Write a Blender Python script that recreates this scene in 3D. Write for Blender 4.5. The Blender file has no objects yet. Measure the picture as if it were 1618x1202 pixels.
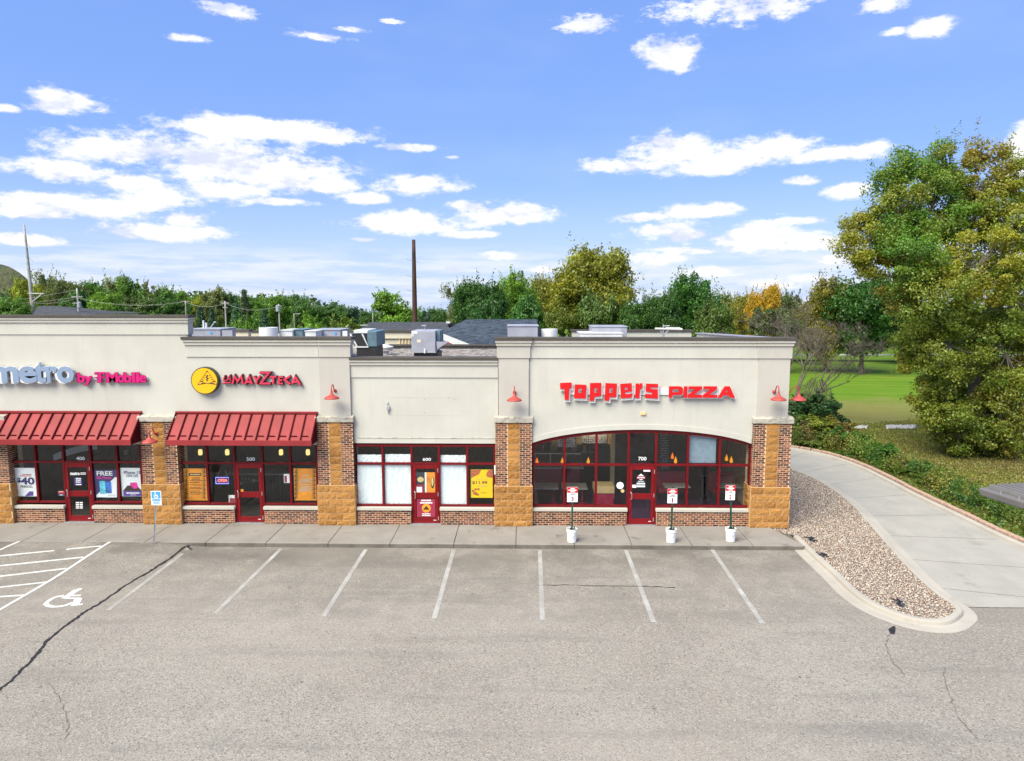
import bpy, math, random
import numpy as np
from mathutils import Vector, Matrix

R = math.radians
scene = bpy.context.scene
COL = scene.collection
rng = random.Random(7)
nrg = np.random.default_rng(11)

# ------------------------------------------------------------------ camera
FPX, CXP, CYP = 1085.0, 809.0, 601.0          # focal length and centre, in photograph pixels
HC, PITCH, YAW = 8.30, R(6.78), R(1.0)
cam_d = bpy.data.cameras.new('camera')
cam = bpy.data.objects.new('camera', cam_d)
COL.objects.link(cam)
cam.location = (0, 0, HC)
cam.rotation_euler = (R(90) - PITCH, 0, YAW)
cam_d.sensor_width = 36.0
cam_d.lens = 36.0 * FPX / 1618.0
cam_d.clip_start = 0.1
cam_d.clip_end = 6000
scene.camera = cam
scene.render.resolution_x, scene.render.resolution_y = 1024, 761

FW = Vector((-math.sin(YAW) * math.cos(PITCH), math.cos(YAW) * math.cos(PITCH), -math.sin(PITCH)))
RT = Vector((math.cos(YAW), math.sin(YAW), 0))
UP = RT.cross(FW)

def ray(px, py):
    return FW * FPX + RT * (px - CXP) - UP * (py - CYP)

def PY(px, py, Y):
    """world point seen at a pixel of the photograph, on the plane y = Y"""
    d = ray(px, py)
    t = Y / d.y
    return Vector((d.x * t, Y, HC + d.z * t))

def PZ(px, py, Z=0.0):
    d = ray(px, py)
    t = (Z - HC) / d.z
    return Vector((d.x * t, d.y * t, Z))

# ------------------------------------------------------------------ sky, sun, exposure
SUN_TO = Vector((-0.40, -0.50, 0.77)).normalized()
sun_el = math.asin(SUN_TO.z)
sun_d = bpy.data.lights.new('sun', 'SUN')
sun_d.energy = 4.2
sun_d.angle = R(48)
sun_d.color = (1.0, 0.935, 0.74)
sun = bpy.data.objects.new('sun', sun_d)
COL.objects.link(sun)
sun.rotation_euler = SUN_TO.to_track_quat('Z', 'Y').to_euler()
sun.location = (-30, -30, 60)
scene.view_settings.view_transform = 'Standard'
scene.view_settings.look = 'None'
scene.view_settings.gamma = 1
scene.view_settings.exposure = 0.84
scene.cycles.max_bounces = 6
scene.cycles.diffuse_bounces = 3
scene.cycles.glossy_bounces = 3
scene.cycles.transparent_max_bounces = 8
try:
    scene.cycles.use_denoising = True
except Exception:
    pass

world = bpy.data.worlds.new('World')
scene.world = world
world.use_nodes = True
wt = world.node_tree
for n in list(wt.nodes):
    wt.nodes.remove(n)

def wn(t, **k):
    n = wt.nodes.new(t)
    for a, b in k.items():
        setattr(n, a, b)
    return n

def wmath(op, a, b=None, c=None, clamp=False):
    n = wn('ShaderNodeMath', operation=op, use_clamp=clamp)
    for i, v in enumerate((a, b, c)):
        if v is None:
            continue
        if isinstance(v, (int, float)):
            n.inputs[i].default_value = v
        else:
            wt.links.new(v, n.inputs[i])
    return n.outputs[0]

def wrange(v, a, b, c=0.0, d=1.0, smooth=True):
    n = wn('ShaderNodeMapRange')
    n.interpolation_type = 'SMOOTHSTEP' if smooth else 'LINEAR'
    wt.links.new(v, n.inputs['Value'])
    for i, x in zip(('From Min', 'From Max', 'To Min', 'To Max'), (a, b, c, d)):
        n.inputs[i].default_value = x
    return n.outputs[0]

def build_world():
    sky = wn('ShaderNodeTexSky')
    sky.sky_type = 'NISHITA'
    sky.sun_disc = False
    sky.sun_elevation = sun_el
    sky.sun_rotation = math.atan2(SUN_TO.x, SUN_TO.y)
    sky.altitude = 200
    sky.air_density = 1.0
    sky.dust_density = 0.6
    sky.ozone_density = 1.6
    tc = wn('ShaderNodeTexCoord')
    sep = wn('ShaderNodeSeparateXYZ')
    wt.links.new(tc.outputs['Generated'], sep.inputs[0])
    x, y, z = sep.outputs
    az = wmath('ARCTAN2', x, y)
    el = wmath('ARCSINE', z)
    comb = wn('ShaderNodeCombineXYZ')
    wt.links.new(az, comb.inputs[0])
    wt.links.new(el, comb.inputs[1])
    ae = comb.outputs[0]
    # warp the sky coordinates so that the clouds get ragged edges
    def noise(scale, sx, sy, detail=6, rough=0.6, out='Fac', w=0.0, up=0.0):
        m = wn('ShaderNodeMapping')
        m.inputs['Scale'].default_value = (sx, sy, 1)
        m.inputs['Location'].default_value = (w, w * 0.7 + up * sy, w)
        wt.links.new(ae, m.inputs[0])
        n = wn('ShaderNodeTexNoise')
        n.inputs['Scale'].default_value = scale
        n.inputs['Detail'].default_value = detail
        n.inputs['Roughness'].default_value = rough
        wt.links.new(m.outputs[0], n.inputs['Vector'])
        return n.outputs[out]
    n_big = noise(9, 1, 2.2, 5, 0.62)
    n_fine = noise(30, 1, 2.1, 6, 0.70, w=3.1)
    nz = wmath('ADD', wmath('MULTIPLY', wmath('SUBTRACT', n_big, 0.5), 2.3),
               wmath('MULTIPLY', wmath('SUBTRACT', n_fine, 0.5), 1.8))
    # clouds: (pixel x, pixel y, half width, half height)
    clouds = [
        (105, 160, 66, 17), (80, 168, 40, 10), (5, 170, 24, 6),
        (200, 240, 110, 26), (330, 255, 170, 38), (430, 272, 140, 26), (360, 300, 70, 16), (250, 235, 90, 24), (480, 290, 90, 14),
        (420, 205, 150, 17), (500, 212, 88, 14), (345, 205, 60, 10),
        (110, 270, 90, 15), (210, 288, 60, 14), (130, 328, 150, 17), (250, 312, 60, 26), (60, 336, 80, 12),
        (235, 365, 105, 13), (285, 345, 40, 14), (30, 377, 72, 8), (430, 318, 60, 6),
        (655, 292, 72, 17), (580, 313, 46, 9), (640, 233, 46, 6), (716, 248, 14, 3),
        (640, 355, 108, 14), (655, 343, 50, 14), (740, 370, 50, 6), (800, 338, 76, 16), (740, 326, 40, 9),
        (785, 404, 30, 6), (570, 378, 26, 4),
        (360, 14, 50, 13), (300, 60, 34, 7), (510, 58, 46, 7), (560, 47, 26, 5), (617, 33, 16, 4),
        (930, 38, 54, 14), (1180, 8, 130, 24), (1200, 18, 60, 18), (1390, 6, 40, 10),
        (1060, 78, 44, 20), (1075, 95, 32, 16), (1475, 44, 38, 16), (1410, 50, 18, 6),
        (1060, 240, 72, 30), (1000, 262, 72, 12), (1110, 262, 80, 12), (1170, 250, 60, 14), (1050, 225, 34, 16),
        (1240, 230, 74, 20), (1320, 242, 86, 14), (1380, 235, 26, 10), (1270, 284, 32, 8), (1345, 298, 40, 12),
        (1105, 333, 62, 11), (1010, 343, 50, 8), (1060, 362, 60, 14), (1200, 380, 120, 18), (1210, 372, 60, 24), (1290, 385, 70, 12), (1250, 350, 70, 7),
        (1080, 372, 60, 14), (1040, 408, 50, 9), (1130, 428, 46, 8), (1230, 448, 60, 8), (1270, 440, 40, 7), (1100, 395, 70, 6),
        (1625, 240, 34, 40), (1640, 260, 60, 40), (715, 426, 30, 6), (860, 426, 28, 5), (1320, 410, 46, 7), (950, 425, 40, 5),
    ]
    cur = None
    for (cx, cy, hw, hh) in clouds:
        d = ray(cx, cy).normalized()
        a0, e0 = math.atan2(d.x, d.y), math.asin(d.z)
        d1 = ray(cx + hw, cy).normalized()
        d2 = ray(cx, cy - hh).normalized()
        wa = max(1e-3, abs(math.atan2(d1.x, d1.y) - a0)) * 1.09
        we = max(1e-3, abs(math.asin(d2.z) - e0)) * 1.20
        m = wn('ShaderNodeMapping')
        m.inputs['Scale'].default_value = (1 / wa, 1 / we, 1)
        m.inputs['Location'].default_value = (-a0 / wa, -e0 / we, 0)
        wt.links.new(ae, m.inputs[0])
        v = wn('ShaderNodeVectorMath', operation='LENGTH')
        wt.links.new(m.outputs[0], v.inputs[0])
        o = v.outputs['Value']
        cur = o if cur is None else wmath('MINIMUM', cur, o)
    # high clouds are thinner and more torn
    high = wrange(el, 0.30, 0.44)
    nz2 = wmath('MULTIPLY', wmath('SUBTRACT', noise(46, 1.0, 3.0, 5, 0.75, w=9.3), 0.46), wmath('MULTIPLY', high, 5.0))
    dens = wrange(wmath('ADD', wmath('ADD', cur, nz), nz2), 1.16, 0.46)
    dens = wmath('MULTIPLY', dens, wrange(high, 0.0, 1.0, 1.0, 0.82))
    # the sky goes on beyond the view with clouds of the same kind
    gm = wn('ShaderNodeMapping')
    wt.links.new(tc.outputs['Generated'], gm.inputs[0])
    gm.inputs['Scale'].default_value = (2.4, 2.4, 6.5)
    gn = wn('ShaderNodeTexNoise')
    gn.inputs['Scale'].default_value = 1.9
    gn.inputs['Detail'].default_value = 5
    gn.inputs['Roughness'].default_value = 0.58
    wt.links.new(gm.outputs[0], gn.inputs['Vector'])
    gen = wrange(gn.outputs[0], 0.55, 0.66)
    off = wrange(wmath('ABSOLUTE', wmath('ADD', az, YAW)), 0.66, 0.85)
    off2 = wrange(el, 0.46, 0.62)
    gen = wmath('MULTIPLY', gen, wmath('MAXIMUM', off, off2))
    gen = wmath('MULTIPLY', gen, wrange(el, 0.0, 0.1))
    dens = wmath('MAXIMUM', dens, gen)
    # thin streaky layer low over the horizon
    st = noise(7, 1.0, 9.0, 5, 0.62, w=1.7)
    st2 = noise(20, 1.0, 7.0, 3, 0.6, w=4.4)
    band = wmath('MULTIPLY', wrange(el, 0.085, 0.045), wrange(wmath('ADD', wmath('MULTIPLY', st, 0.75), wmath('MULTIPLY', st2, 0.3)), 0.40, 0.64))
    band = wmath('MULTIPLY', band, 0.8)
    # faint milky veil
    veil = wrange(noise(3.2, 1, 2.5, 3, 0.6, w=7.7), 0.45, 0.8, 0.0, 0.13)
    haze = wmath('MAXIMUM', wrange(el, 0.20, -0.02, 0.0, 0.55), veil)
    tint = wn('ShaderNodeMix', data_type='RGBA', blend_type='MULTIPLY')
    tint.inputs[0].default_value = 1.0
    wt.links.new(sky.outputs[0], tint.inputs[6])
    tint.inputs[7].default_value = SKY_TINT
    gm2 = wn('ShaderNodeMix', data_type='RGBA')
    gm2.inputs[0].default_value = 0.62
    wt.links.new(tint.outputs[2], gm2.inputs[6])
    gm2.inputs[7].default_value = SKY_BASE
    def mix(fac, a, colour):
        n = wn('ShaderNodeMix', data_type='RGBA')
        wt.links.new(fac, n.inputs[0])
        wt.links.new(a, n.inputs[6])
        if isinstance(colour, tuple):
            n.inputs[7].default_value = colour
        else:
            wt.links.new(colour, n.inputs[7])
        return n.outputs[2]
    c = mix(haze, gm2.outputs[2], SKY_HAZE)
    c = mix(band, c, SKY_STREAK)
    # cloud body: white, a little lavender where it is thick and low
    # compare the billows with those a little higher up: bases in their shade are greyer
    n_above = noise(9, 1, 2.2, 5, 0.62, up=0.030)
    relief = wmath('SUBTRACT', n_big, n_above)
    cshade = wrange(wmath('ADD', relief, wmath('MULTIPLY', wmath('SUBTRACT', n_fine, 0.5), 0.35)), 0.16, -0.04)
    cc = mix(cshade, mix(dens, c, CLOUD_LO), CLOUD_HI)
    c = mix(wmath('MULTIPLY', dens, 0.97), c, cc)
    bg = wn('ShaderNodeBackground')
    bg.inputs['Strength'].default_value = 0.096
    wt.links.new(c, bg.inputs[0])
    out = wn('ShaderNodeOutputWorld')
    wt.links.new(bg.outputs[0], out.inputs[0])

SKY_TINT = (1.0, 1.0, 1.0, 1)
SKY_BASE = (1.34, 2.55, 6.6, 1)
SKY_HAZE = (4.2, 5.0, 6.0, 1)
SKY_STREAK = (5.2, 5.5, 6.1, 1)
CLOUD_HI = (6.4, 6.4, 6.5, 1)
CLOUD_LO = (4.5, 4.8, 5.9, 1)
build_world()
world.cycles.sampling_method = 'NONE'
world.cycles.sample_map_resolution = 256

# ------------------------------------------------------------------ helpers: materials
def nodes(name):
    m = bpy.data.materials.new(name)
    m.use_nodes = True
    nt = m.node_tree
    b = nt.nodes['Principled BSDF']
    return m, nt, b

def N(nt, t, **k):
    n = nt.nodes.new(t)
    for a, b in k.items():
        setattr(n, a, b)
    return n

def MIX(nt, fac, a, b, blend='MIX'):
    n = N(nt, 'ShaderNodeMix', data_type='RGBA', blend_type=blend)
    for i, v in ((0, fac), (6, a), (7, b)):
        if isinstance(v, (int, float)):
            n.inputs[i].default_value = v
        elif isinstance(v, tuple):
            n.inputs[i].default_value = v if len(v) == 4 else v + (1,)
        else:
            nt.links.new(v, n.inputs[i])
    return n.outputs[2]

def MATH(nt, op, a, b=None, clamp=False):
    n = N(nt, 'ShaderNodeMath', operation=op, use_clamp=clamp)
    for i, v in enumerate((a, b)):
        if v is None:
            continue
        if isinstance(v, (int, float)):
            n.inputs[i].default_value = v
        else:
            nt.links.new(v, n.inputs[i])
    return n.outputs[0]

def RANGE(nt, v, a, b, c=0.0, d=1.0):
    n = N(nt, 'ShaderNodeMapRange')
    n.interpolation_type = 'SMOOTHSTEP'
    nt.links.new(v, n.inputs['Value'])
    for i, x in zip(('From Min', 'From Max', 'To Min', 'To Max'), (a, b, c, d)):
        n.inputs[i].default_value = x
    return n.outputs[0]

def POS(nt):
    return N(nt, 'ShaderNodeNewGeometry').outputs['Position']

def NOISE(nt, vec, scale, detail=4, rough=0.55, stretch=None, loc=None):
    if stretch or loc:
        m = N(nt, 'ShaderNodeMapping')
        if stretch:
            m.inputs['Scale'].default_value = stretch
        if loc:
            m.inputs['Location'].default_value = loc
        nt.links.new(vec, m.inputs[0])
        vec = m.outputs[0]
    n = N(nt, 'ShaderNodeTexNoise')
    n.inputs['Scale'].default_value = scale
    n.inputs['Detail'].default_value = detail
    n.inputs['Roughness'].default_value = rough
    nt.links.new(vec, n.inputs['Vector'])
    return n.outputs['Fac']

def BUMP(nt, b, h, strength=0.3, dist=0.01):
    n = N(nt, 'ShaderNodeBump')
    n.inputs['Strength'].default_value = strength
    n.inputs['Distance'].default_value = dist
    nt.links.new(h, n.inputs['Height'])
    nt.links.new(n.outputs[0], b.inputs['Normal'])

def pbr(name, col, rough=0.6, var=0.12, scale=3.0, bump=0.0, bscale=60.0, metal=0.0, coat=0.0, grime=0.0, spec=0.5, emit=None):
    """a plain painted / metal / stone surface with tonal variation, dirt and fine relief"""
    m, nt, b = nodes(name)
    p = POS(nt)
    n1 = NOISE(nt, p, scale, 5)
    dark = tuple(c * (1 - var) for c in col)
    lite = tuple(min(1, c * (1 + var)) for c in col)
    c = MIX(nt, RANGE(nt, n1, 0.3, 0.7), dark, lite)
    if grime:
        g = RANGE(nt, NOISE(nt, p, 2.2, 8, 0.7, stretch=(2.2, 2.2, 0.5)), 0.52, 0.8, 0, grime)
        c = MIX(nt, g, c, tuple(x * 0.35 for x in col))
    nt.links.new(c, b.inputs['Base Color'])
    b.inputs['Roughness'].default_value = rough
    b.inputs['Metallic'].default_value = metal
    b.inputs['Specular IOR Level'].default_value = spec
    b.inputs['Coat Weight'].default_value = coat
    if bump:
        BUMP(nt, b, NOISE(nt, p, bscale, 6, 0.6), bump, 0.01)
    if emit:
        b.inputs['Emission Color'].default_value = emit[0] + (1,)
        b.inputs['Emission Strength'].default_value = emit[1]
    return m

MATS = {}
def make_materials():
    M = MATS
    # old light grey asphalt with exposed aggregate
    m, nt, b = nodes('asphalt')
    p = POS(nt)
    big = NOISE(nt, p, 0.22, 5, 0.6)
    mid = NOISE(nt, p, 1.3, 6, 0.65, loc=(4, 7, 0))
    agg = N(nt, 'ShaderNodeTexVoronoi'); agg.inputs['Scale'].default_value = 34
    nt.links.new(p, agg.inputs['Vector'])
    fine = NOISE(nt, p, 48, 4, 0.75)
    c = MIX(nt, RANGE(nt, big, 0.3, 0.7), (0.250, 0.216, 0.177), (0.316, 0.281, 0.238))
    c = MIX(nt, RANGE(nt, mid, 0.42, 0.75, 0, 0.55), c, (0.206, 0.190, 0.168))
    sepc = N(nt, 'ShaderNodeSeparateColor'); nt.links.new(agg.outputs['Color'], sepc.inputs[0])
    c = MIX(nt, RANGE(nt, sepc.outputs[0], 0.62, 0.98, 0, 0.62), c, (0.44, 0.415, 0.36))
    c = MIX(nt, RANGE(nt, sepc.outputs[1], 0.68, 0.98, 0, 0.66), c, (0.085, 0.078, 0.072))
    c = MIX(nt, RANGE(nt, fine, 0.36, 0.66), MIX(nt, 0.30, c, (0.06, 0.056, 0.052)), MIX(nt, 0.22, c, (0.50, 0.48, 0.45)))
    oil = NOISE(nt, p, 0.75, 7, 0.72, loc=(11, 3, 0))
    c = MIX(nt, RANGE(nt, oil, 0.58, 0.74, 0, 0.40), c, (0.125, 0.115, 0.10))
    spot = NOISE(nt, p, 7.5, 2, 0.5, loc=(1, 9, 0))
    c = MIX(nt, RANGE(nt, spot, 0.705, 0.745, 0, 0.8), c, (0.07, 0.062, 0.055))
    # parked cars leave a browner, smoother strip in the stalls
    sp = N(nt, 'ShaderNodeSeparateXYZ'); nt.links.new(p, sp.inputs[0])
    strip = MATH(nt, 'MULTIPLY', RANGE(nt, sp.outputs[1], 16.6, 17.4), RANGE(nt, mid, 0.32, 0.62, 0.0, 0.5))
    c = MIX(nt, strip, c, (0.185, 0.170, 0.148))
    # drips and grime where bonnets stop, by the kerb, and a paler swept lane farther out
    wide = NOISE(nt, p, 0.33, 6, 0.68, stretch=(1.0, 1.0, 1), loc=(2, 8, 0))
    kerbside = MATH(nt, 'MULTIPLY', RANGE(nt, sp.outputs[1], 19.6, 21.6), RANGE(nt, wide, 0.38, 0.58, 0.0, 0.75))
    c = MIX(nt, kerbside, c, (0.115, 0.104, 0.090))
    tyre = NOISE(nt, p, 0.8, 5, 0.6, stretch=(0.16, 1.7, 1), loc=(6, 2, 0))
    c = MIX(nt, RANGE(nt, tyre, 0.52, 0.70, 0.0, 0.40), c, (0.155, 0.146, 0.132))
    drip = NOISE(nt, p, 1.9, 5, 0.7, stretch=(1, 0.55, 1), loc=(7, 1, 0))
    dr = MATH(nt, 'MULTIPLY', RANGE(nt, sp.outputs[1], 17.2, 18.4), RANGE(nt, drip, 0.60, 0.72, 0.0, 0.5))
    c = MIX(nt, dr, c, (0.10, 0.092, 0.082))
    lane = NOISE(nt, p, 0.14, 4, 0.6, stretch=(0.5, 1.3, 1), loc=(1, 5, 0))
    c = MIX(nt, RANGE(nt, lane, 0.45, 0.68, 0.0, 0.35), c, (0.335, 0.300, 0.258))
    nt.links.new(c, b.inputs['Base Color'])
    b.inputs['Roughness'].default_value = 0.9
    b.inputs['Specular IOR Level'].default_value = 0.25
    BUMP(nt, b, MATH(nt, 'ADD', fine, agg.outputs['Distance']), 0.5, 0.012)
    M['asphalt'] = m

    def concrete(name, c0, c1, stain, stain_amt, joints=None, mark=True):
        m, nt, b = nodes(name)
        p = POS(nt)
        c = MIX(nt, RANGE(nt, NOISE(nt, p, 0.9, 6, 0.6), 0.3, 0.7), c0, c1)
        f = NOISE(nt, p, 70, 4, 0.7)
        c = MIX(nt, RANGE(nt, f, 0.35, 0.7, 0, 0.22), c, tuple(x * 0.55 for x in c0))
        s = NOISE(nt, p, 1.15, 7, 0.7, loc=(3, 1, 5))
        c = MIX(nt, RANGE(nt, s, 0.56, 0.76, 0, stain_amt), c, stain)
        s2 = NOISE(nt, p, 6, 4, 0.6, loc=(9, 1, 5))
        c = MIX(nt, RANGE(nt, s2, 0.68, 0.74, 0, stain_amt * 0.8), c, stain)
        if joints:
            # long tyre sweeps along the driveway
            w = NOISE(nt, p, 1.0, 5, 0.6, stretch=joints)
            c = MIX(nt, RANGE(nt, w, 0.55, 0.75, 0, 0.3), c, tuple(x * 0.7 for x in c0))
        nt.links.new(c, b.inputs['Base Color'])
        b.inputs['Roughness'].default_value = 0.88
        b.inputs['Specular IOR Level'].default_value = 0.3
        BUMP(nt, b, f, 0.25, 0.006)
        M[name] = m
    concrete('sidewalk_concrete', (0.235, 0.215, 0.193), (0.285, 0.265, 0.238), (0.085, 0.077, 0.068), 0.85)
    concrete('shaded_kerb_concrete', (0.11, 0.098, 0.082), (0.20, 0.18, 0.155), (0.05, 0.045, 0.04), 0.85)  # stained concrete, darkened to paint in the shade on the kerb front
    concrete('kerb_concrete', (0.37, 0.34, 0.295), (0.43, 0.40, 0.35), (0.20, 0.18, 0.15), 0.5)
    concrete('drive_concrete', (0.325, 0.31, 0.278), (0.375, 0.355, 0.318), (0.20, 0.18, 0.15), 0.6, (2.6, 0.35, 1))

    # synthetic stucco of the walls
    def stucco(name, c0, c1):
        m, nt, b = nodes(name)
        p = POS(nt)
        c = MIX(nt, RANGE(nt, NOISE(nt, p, 0.8, 5, 0.6), 0.3, 0.7), c0, c1)
        stk = NOISE(nt, p, 1.0, 7, 0.68, stretch=(3.6, 3.6, 0.28))
        c = MIX(nt, RANGE(nt, stk, 0.50, 0.76, 0, 0.24), c, (0.40, 0.37, 0.31))
        st2 = NOISE(nt, p, 1.0, 6, 0.7, stretch=(9, 9, 0.35), loc=(5, 5, 2))
        c = MIX(nt, RANGE(nt, st2, 0.56, 0.76, 0, 0.22), c, (0.33, 0.30, 0.24))
        f = NOISE(nt, p, 90, 4, 0.7)
        c = MIX(nt, RANGE(nt, f, 0.3, 0.7, 0, 0.10), c, tuple(x * 0.6 for x in c0))
        nt.links.new(c, b.inputs['Base Color'])
        b.inputs['Roughness'].default_value = 0.92
        b.inputs['Specular IOR Level'].default_value = 0.2
        BUMP(nt, b, f, 0.35, 0.006)
        M[name] = m
    stucco('stucco', (0.492, 0.480, 0.430), (0.542, 0.530, 0.478))
    stucco('stucco_pilaster', (0.445, 0.42, 0.38), (0.485, 0.46, 0.42))
    stucco('trim_stucco', (0.475, 0.455, 0.395), (0.525, 0.50, 0.44))
    # limestone ledge with black algae
    m, nt, b = nodes('ledge_stone')
    p = POS(nt)
    c = MIX(nt, NOISE(nt, p, 3, 5), (0.40, 0.375, 0.315), (0.48, 0.45, 0.385))
    g = NOISE(nt, p, 5.0, 8, 0.75, stretch=(1, 1, 2.4))
    c = MIX(nt, RANGE(nt, g, 0.46, 0.66, 0, 0.8), c, (0.15, 0.14, 0.115))
    nt.links.new(c, b.inputs['Base Color'])
    b.inputs['Roughness'].default_value = 0.9
    BUMP(nt, b, g, 0.2, 0.01)
    M['ledge_stone'] = m
    M['coping'] = pbr('coping_metal', (0.070, 0.060, 0.048), 0.7, 0.15, 1.5, spec=0.4)
    # brick colours come from an attribute that each brick carries
    m, nt, b = nodes('brick')
    a = N(nt, 'ShaderNodeVertexColor'); a.layer_name = 'Col'
    p = POS(nt)
    f = NOISE(nt, p, 55, 4, 0.7)
    c = MIX(nt, RANGE(nt, f, 0.3, 0.75, 0, 0.45), a.outputs[0], (0.05, 0.022, 0.015))
    nt.links.new(c, b.inputs['Base Color'])
    b.inputs['Roughness'].default_value = 0.9
    b.inputs['Specular IOR Level'].default_value = 0.25
    BUMP(nt, b, f, 0.4, 0.006)
    M['brick'] = m
    M['mortar'] = pbr('mortar', (0.66, 0.49, 0.34), 0.95, 0.15, 8, 0.3, 80, grime=0.2, spec=0.2)
    # ochre split-faced block
    m, nt, b = nodes('split_block')
    p = POS(nt)
    oi = N(nt, 'ShaderNodeObjectInfo')
    c = MIX(nt, oi.outputs['Random'], (0.29, 0.128, 0.030), (0.47, 0.228, 0.066))
    h = NOISE(nt, p, 13, 6, 0.65)
    c = MIX(nt, RANGE(nt, h, 0.35, 0.7, 0, 0.5), c, (0.50, 0.27, 0.095))
    c = MIX(nt, RANGE(nt, NOISE(nt, p, 55, 4, 0.7), 0.5, 0.75, 0, 0.5), c, (0.15, 0.06, 0.016))
    nt.links.new(c, b.inputs['Base Color'])
    b.inputs['Roughness'].default_value = 0.93
    b.inputs['Specular IOR Level'].default_value = 0.2
    BUMP(nt, b, h, 0.9, 0.05)
    M['split_block'] = m
    M['block_mortar'] = pbr('block_mortar', (0.56, 0.38, 0.20), 0.95, 0.1, 8, 0.2)
    M['red_frame'] = pbr('red_frame_paint', (0.135, 0.004, 0.007), 0.45, 0.12, 2.0, spec=0.25)
    M['red_door'] = pbr('red_door_paint', (0.185, 0.004, 0.007), 0.42, 0.12, 2.0, spec=0.3)
    M['awning'] = pbr('awning_metal', (0.26, 0.026, 0.029), 0.55, 0.14, 1.3, spec=0.3, grime=0.35)
    M['awning_rib'] = pbr('awning_rib_metal', (0.075, 0.006, 0.008), 0.8, 0.08, 1.3, spec=0.1)
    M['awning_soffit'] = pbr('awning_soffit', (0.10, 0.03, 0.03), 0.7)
    M['lamp_red'] = pbr('lamp_enamel', (0.39, 0.055, 0.045), 0.55, 0.12, 6)
    M['steel'] = pbr('brushed_steel', (0.55, 0.55, 0.54), 0.35, 0.1, 10, metal=0.9)
    M['galv'] = pbr('galvanised_steel', (0.42, 0.44, 0.46), 0.5, 0.15, 6, metal=0.6)
    M['white_plastic'] = pbr('white_plastic', (0.78, 0.78, 0.76), 0.4, 0.05, 4, grime=0.1)
    M['white_print'] = pbr('white_print', (0.80, 0.80, 0.80), 0.5, 0.03)
    M['paper'] = pbr('window_paper', (0.82, 0.87, 0.90), 0.8, 0.05, 1.2, 0.5, 2.2)
    M['black'] = pbr('black_metal', (0.018, 0.018, 0.02), 0.5, 0.2, 3)
    M['green_post'] = pbr('green_post_paint', (0.012, 0.05, 0.032), 0.5, 0.2, 6)
    M['sign_red'] = pbr('sign_red_acrylic', (0.60, 0.004, 0.006), 0.35, 0.04, 3)
    M['sign_white'] = pbr('sign_white_return', (0.66, 0.66, 0.66), 0.45, 0.06, 3)
    M['metro_blue'] = pbr('letter_blue_grey', (0.205, 0.275, 0.40), 0.5, 0.08, 1.5)
    M['magenta'] = pbr('letter_magenta', (0.54, 0.002, 0.15), 0.4, 0.06, 3)
    M['magenta_dark'] = pbr('letter_magenta_return', (0.28, 0.004, 0.085), 0.5, 0.06, 3)
    M['maya_red'] = pbr('letter_pink_red', (0.58, 0.03, 0.075), 0.4, 0.06, 3)
    M['maya_dark'] = pbr('letter_dark_return', (0.05, 0.012, 0.015), 0.5)
    M['yellow'] = pbr('sign_yellow', (0.84, 0.43, 0.004), 0.4, 0.03, 3)
    M['dark_green'] = pbr('sign_dark_green', (0.03, 0.05, 0.018), 0.5)
    M['ink'] = pbr('dark_ink', (0.03, 0.022, 0.015), 0.6)
    M['navy'] = pbr('poster_navy', (0.035, 0.025, 0.14), 0.5)
    M['violet'] = pbr('poster_violet', (0.11, 0.05, 0.32), 0.5, 0.3, 5)
    M['poster_white'] = pbr('poster_white', (0.84, 0.85, 0.88), 0.45, 0.04, 3)
    M['cyan'] = pbr('poster_cyan', (0.12, 0.52, 0.70), 0.5, 0.35, 9)
    M['phone_blue'] = pbr('poster_blue', (0.04, 0.16, 0.55), 0.5, 0.35, 9)
    M['pink'] = pbr('poster_pink', (0.75, 0.03, 0.33), 0.5, 0.2, 9)
    M['orange'] = pbr('poster_orange', (0.82, 0.30, 0.018), 0.5, 0.18, 2.5)
    M['poster_yellow'] = pbr('poster_yellow', (0.88, 0.62, 0.0), 0.5, 0.04, 3)
    M['food_red'] = pbr('poster_food', (0.52, 0.13, 0.05), 0.6, 0.6, 26)
    M['crimson'] = pbr('crimson_laminate', (0.38, 0.012, 0.065), 0.4, 0.1, 3)
    M['maroon_print'] = pbr('maroon_print', (0.30, 0.025, 0.06), 0.5, 0.1, 5)
    M['tan'] = pbr('tan_laminate', (0.66, 0.48, 0.23), 0.55, 0.1, 4)
    M['grey_laminate'] = pbr('grey_laminate', (0.48, 0.45, 0.39), 0.5, 0.1, 4)
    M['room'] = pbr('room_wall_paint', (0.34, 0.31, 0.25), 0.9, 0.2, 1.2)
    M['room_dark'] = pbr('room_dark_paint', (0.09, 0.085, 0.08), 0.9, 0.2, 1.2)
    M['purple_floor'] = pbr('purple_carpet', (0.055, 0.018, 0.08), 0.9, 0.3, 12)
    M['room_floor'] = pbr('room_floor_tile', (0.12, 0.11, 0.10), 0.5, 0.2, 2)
    M['brick_room'] = pbr('tan_room_wall', (0.42, 0.31, 0.17), 0.9, 0.25, 6)
    M['board'] = pbr('chalk_board', (0.035, 0.045, 0.055), 0.6, 0.5, 8)
    M['menu'] = pbr('menu_board', (0.66, 0.67, 0.67), 0.5, 0.4, 14)
    M['blind'] = pbr('roller_blind', (0.24, 0.32, 0.40), 0.8, 0.12, 6)
    M['roof_gravel'] = None
    m, nt, b = nodes('roof_gravel')
    p = POS(nt)
    v = N(nt, 'ShaderNodeTexVoronoi'); v.inputs['Scale'].default_value = 7
    nt.links.new(p, v.inputs['Vector'])
    s = N(nt, 'ShaderNodeSeparateColor'); nt.links.new(v.outputs['Color'], s.inputs[0])
    c = MIX(nt, s.outputs[0], (0.045, 0.038, 0.034), (0.40, 0.35, 0.31))
    nt.links.new(c, b.inputs['Base Color'])
    b.inputs['Roughness'].default_value = 0.95
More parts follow.
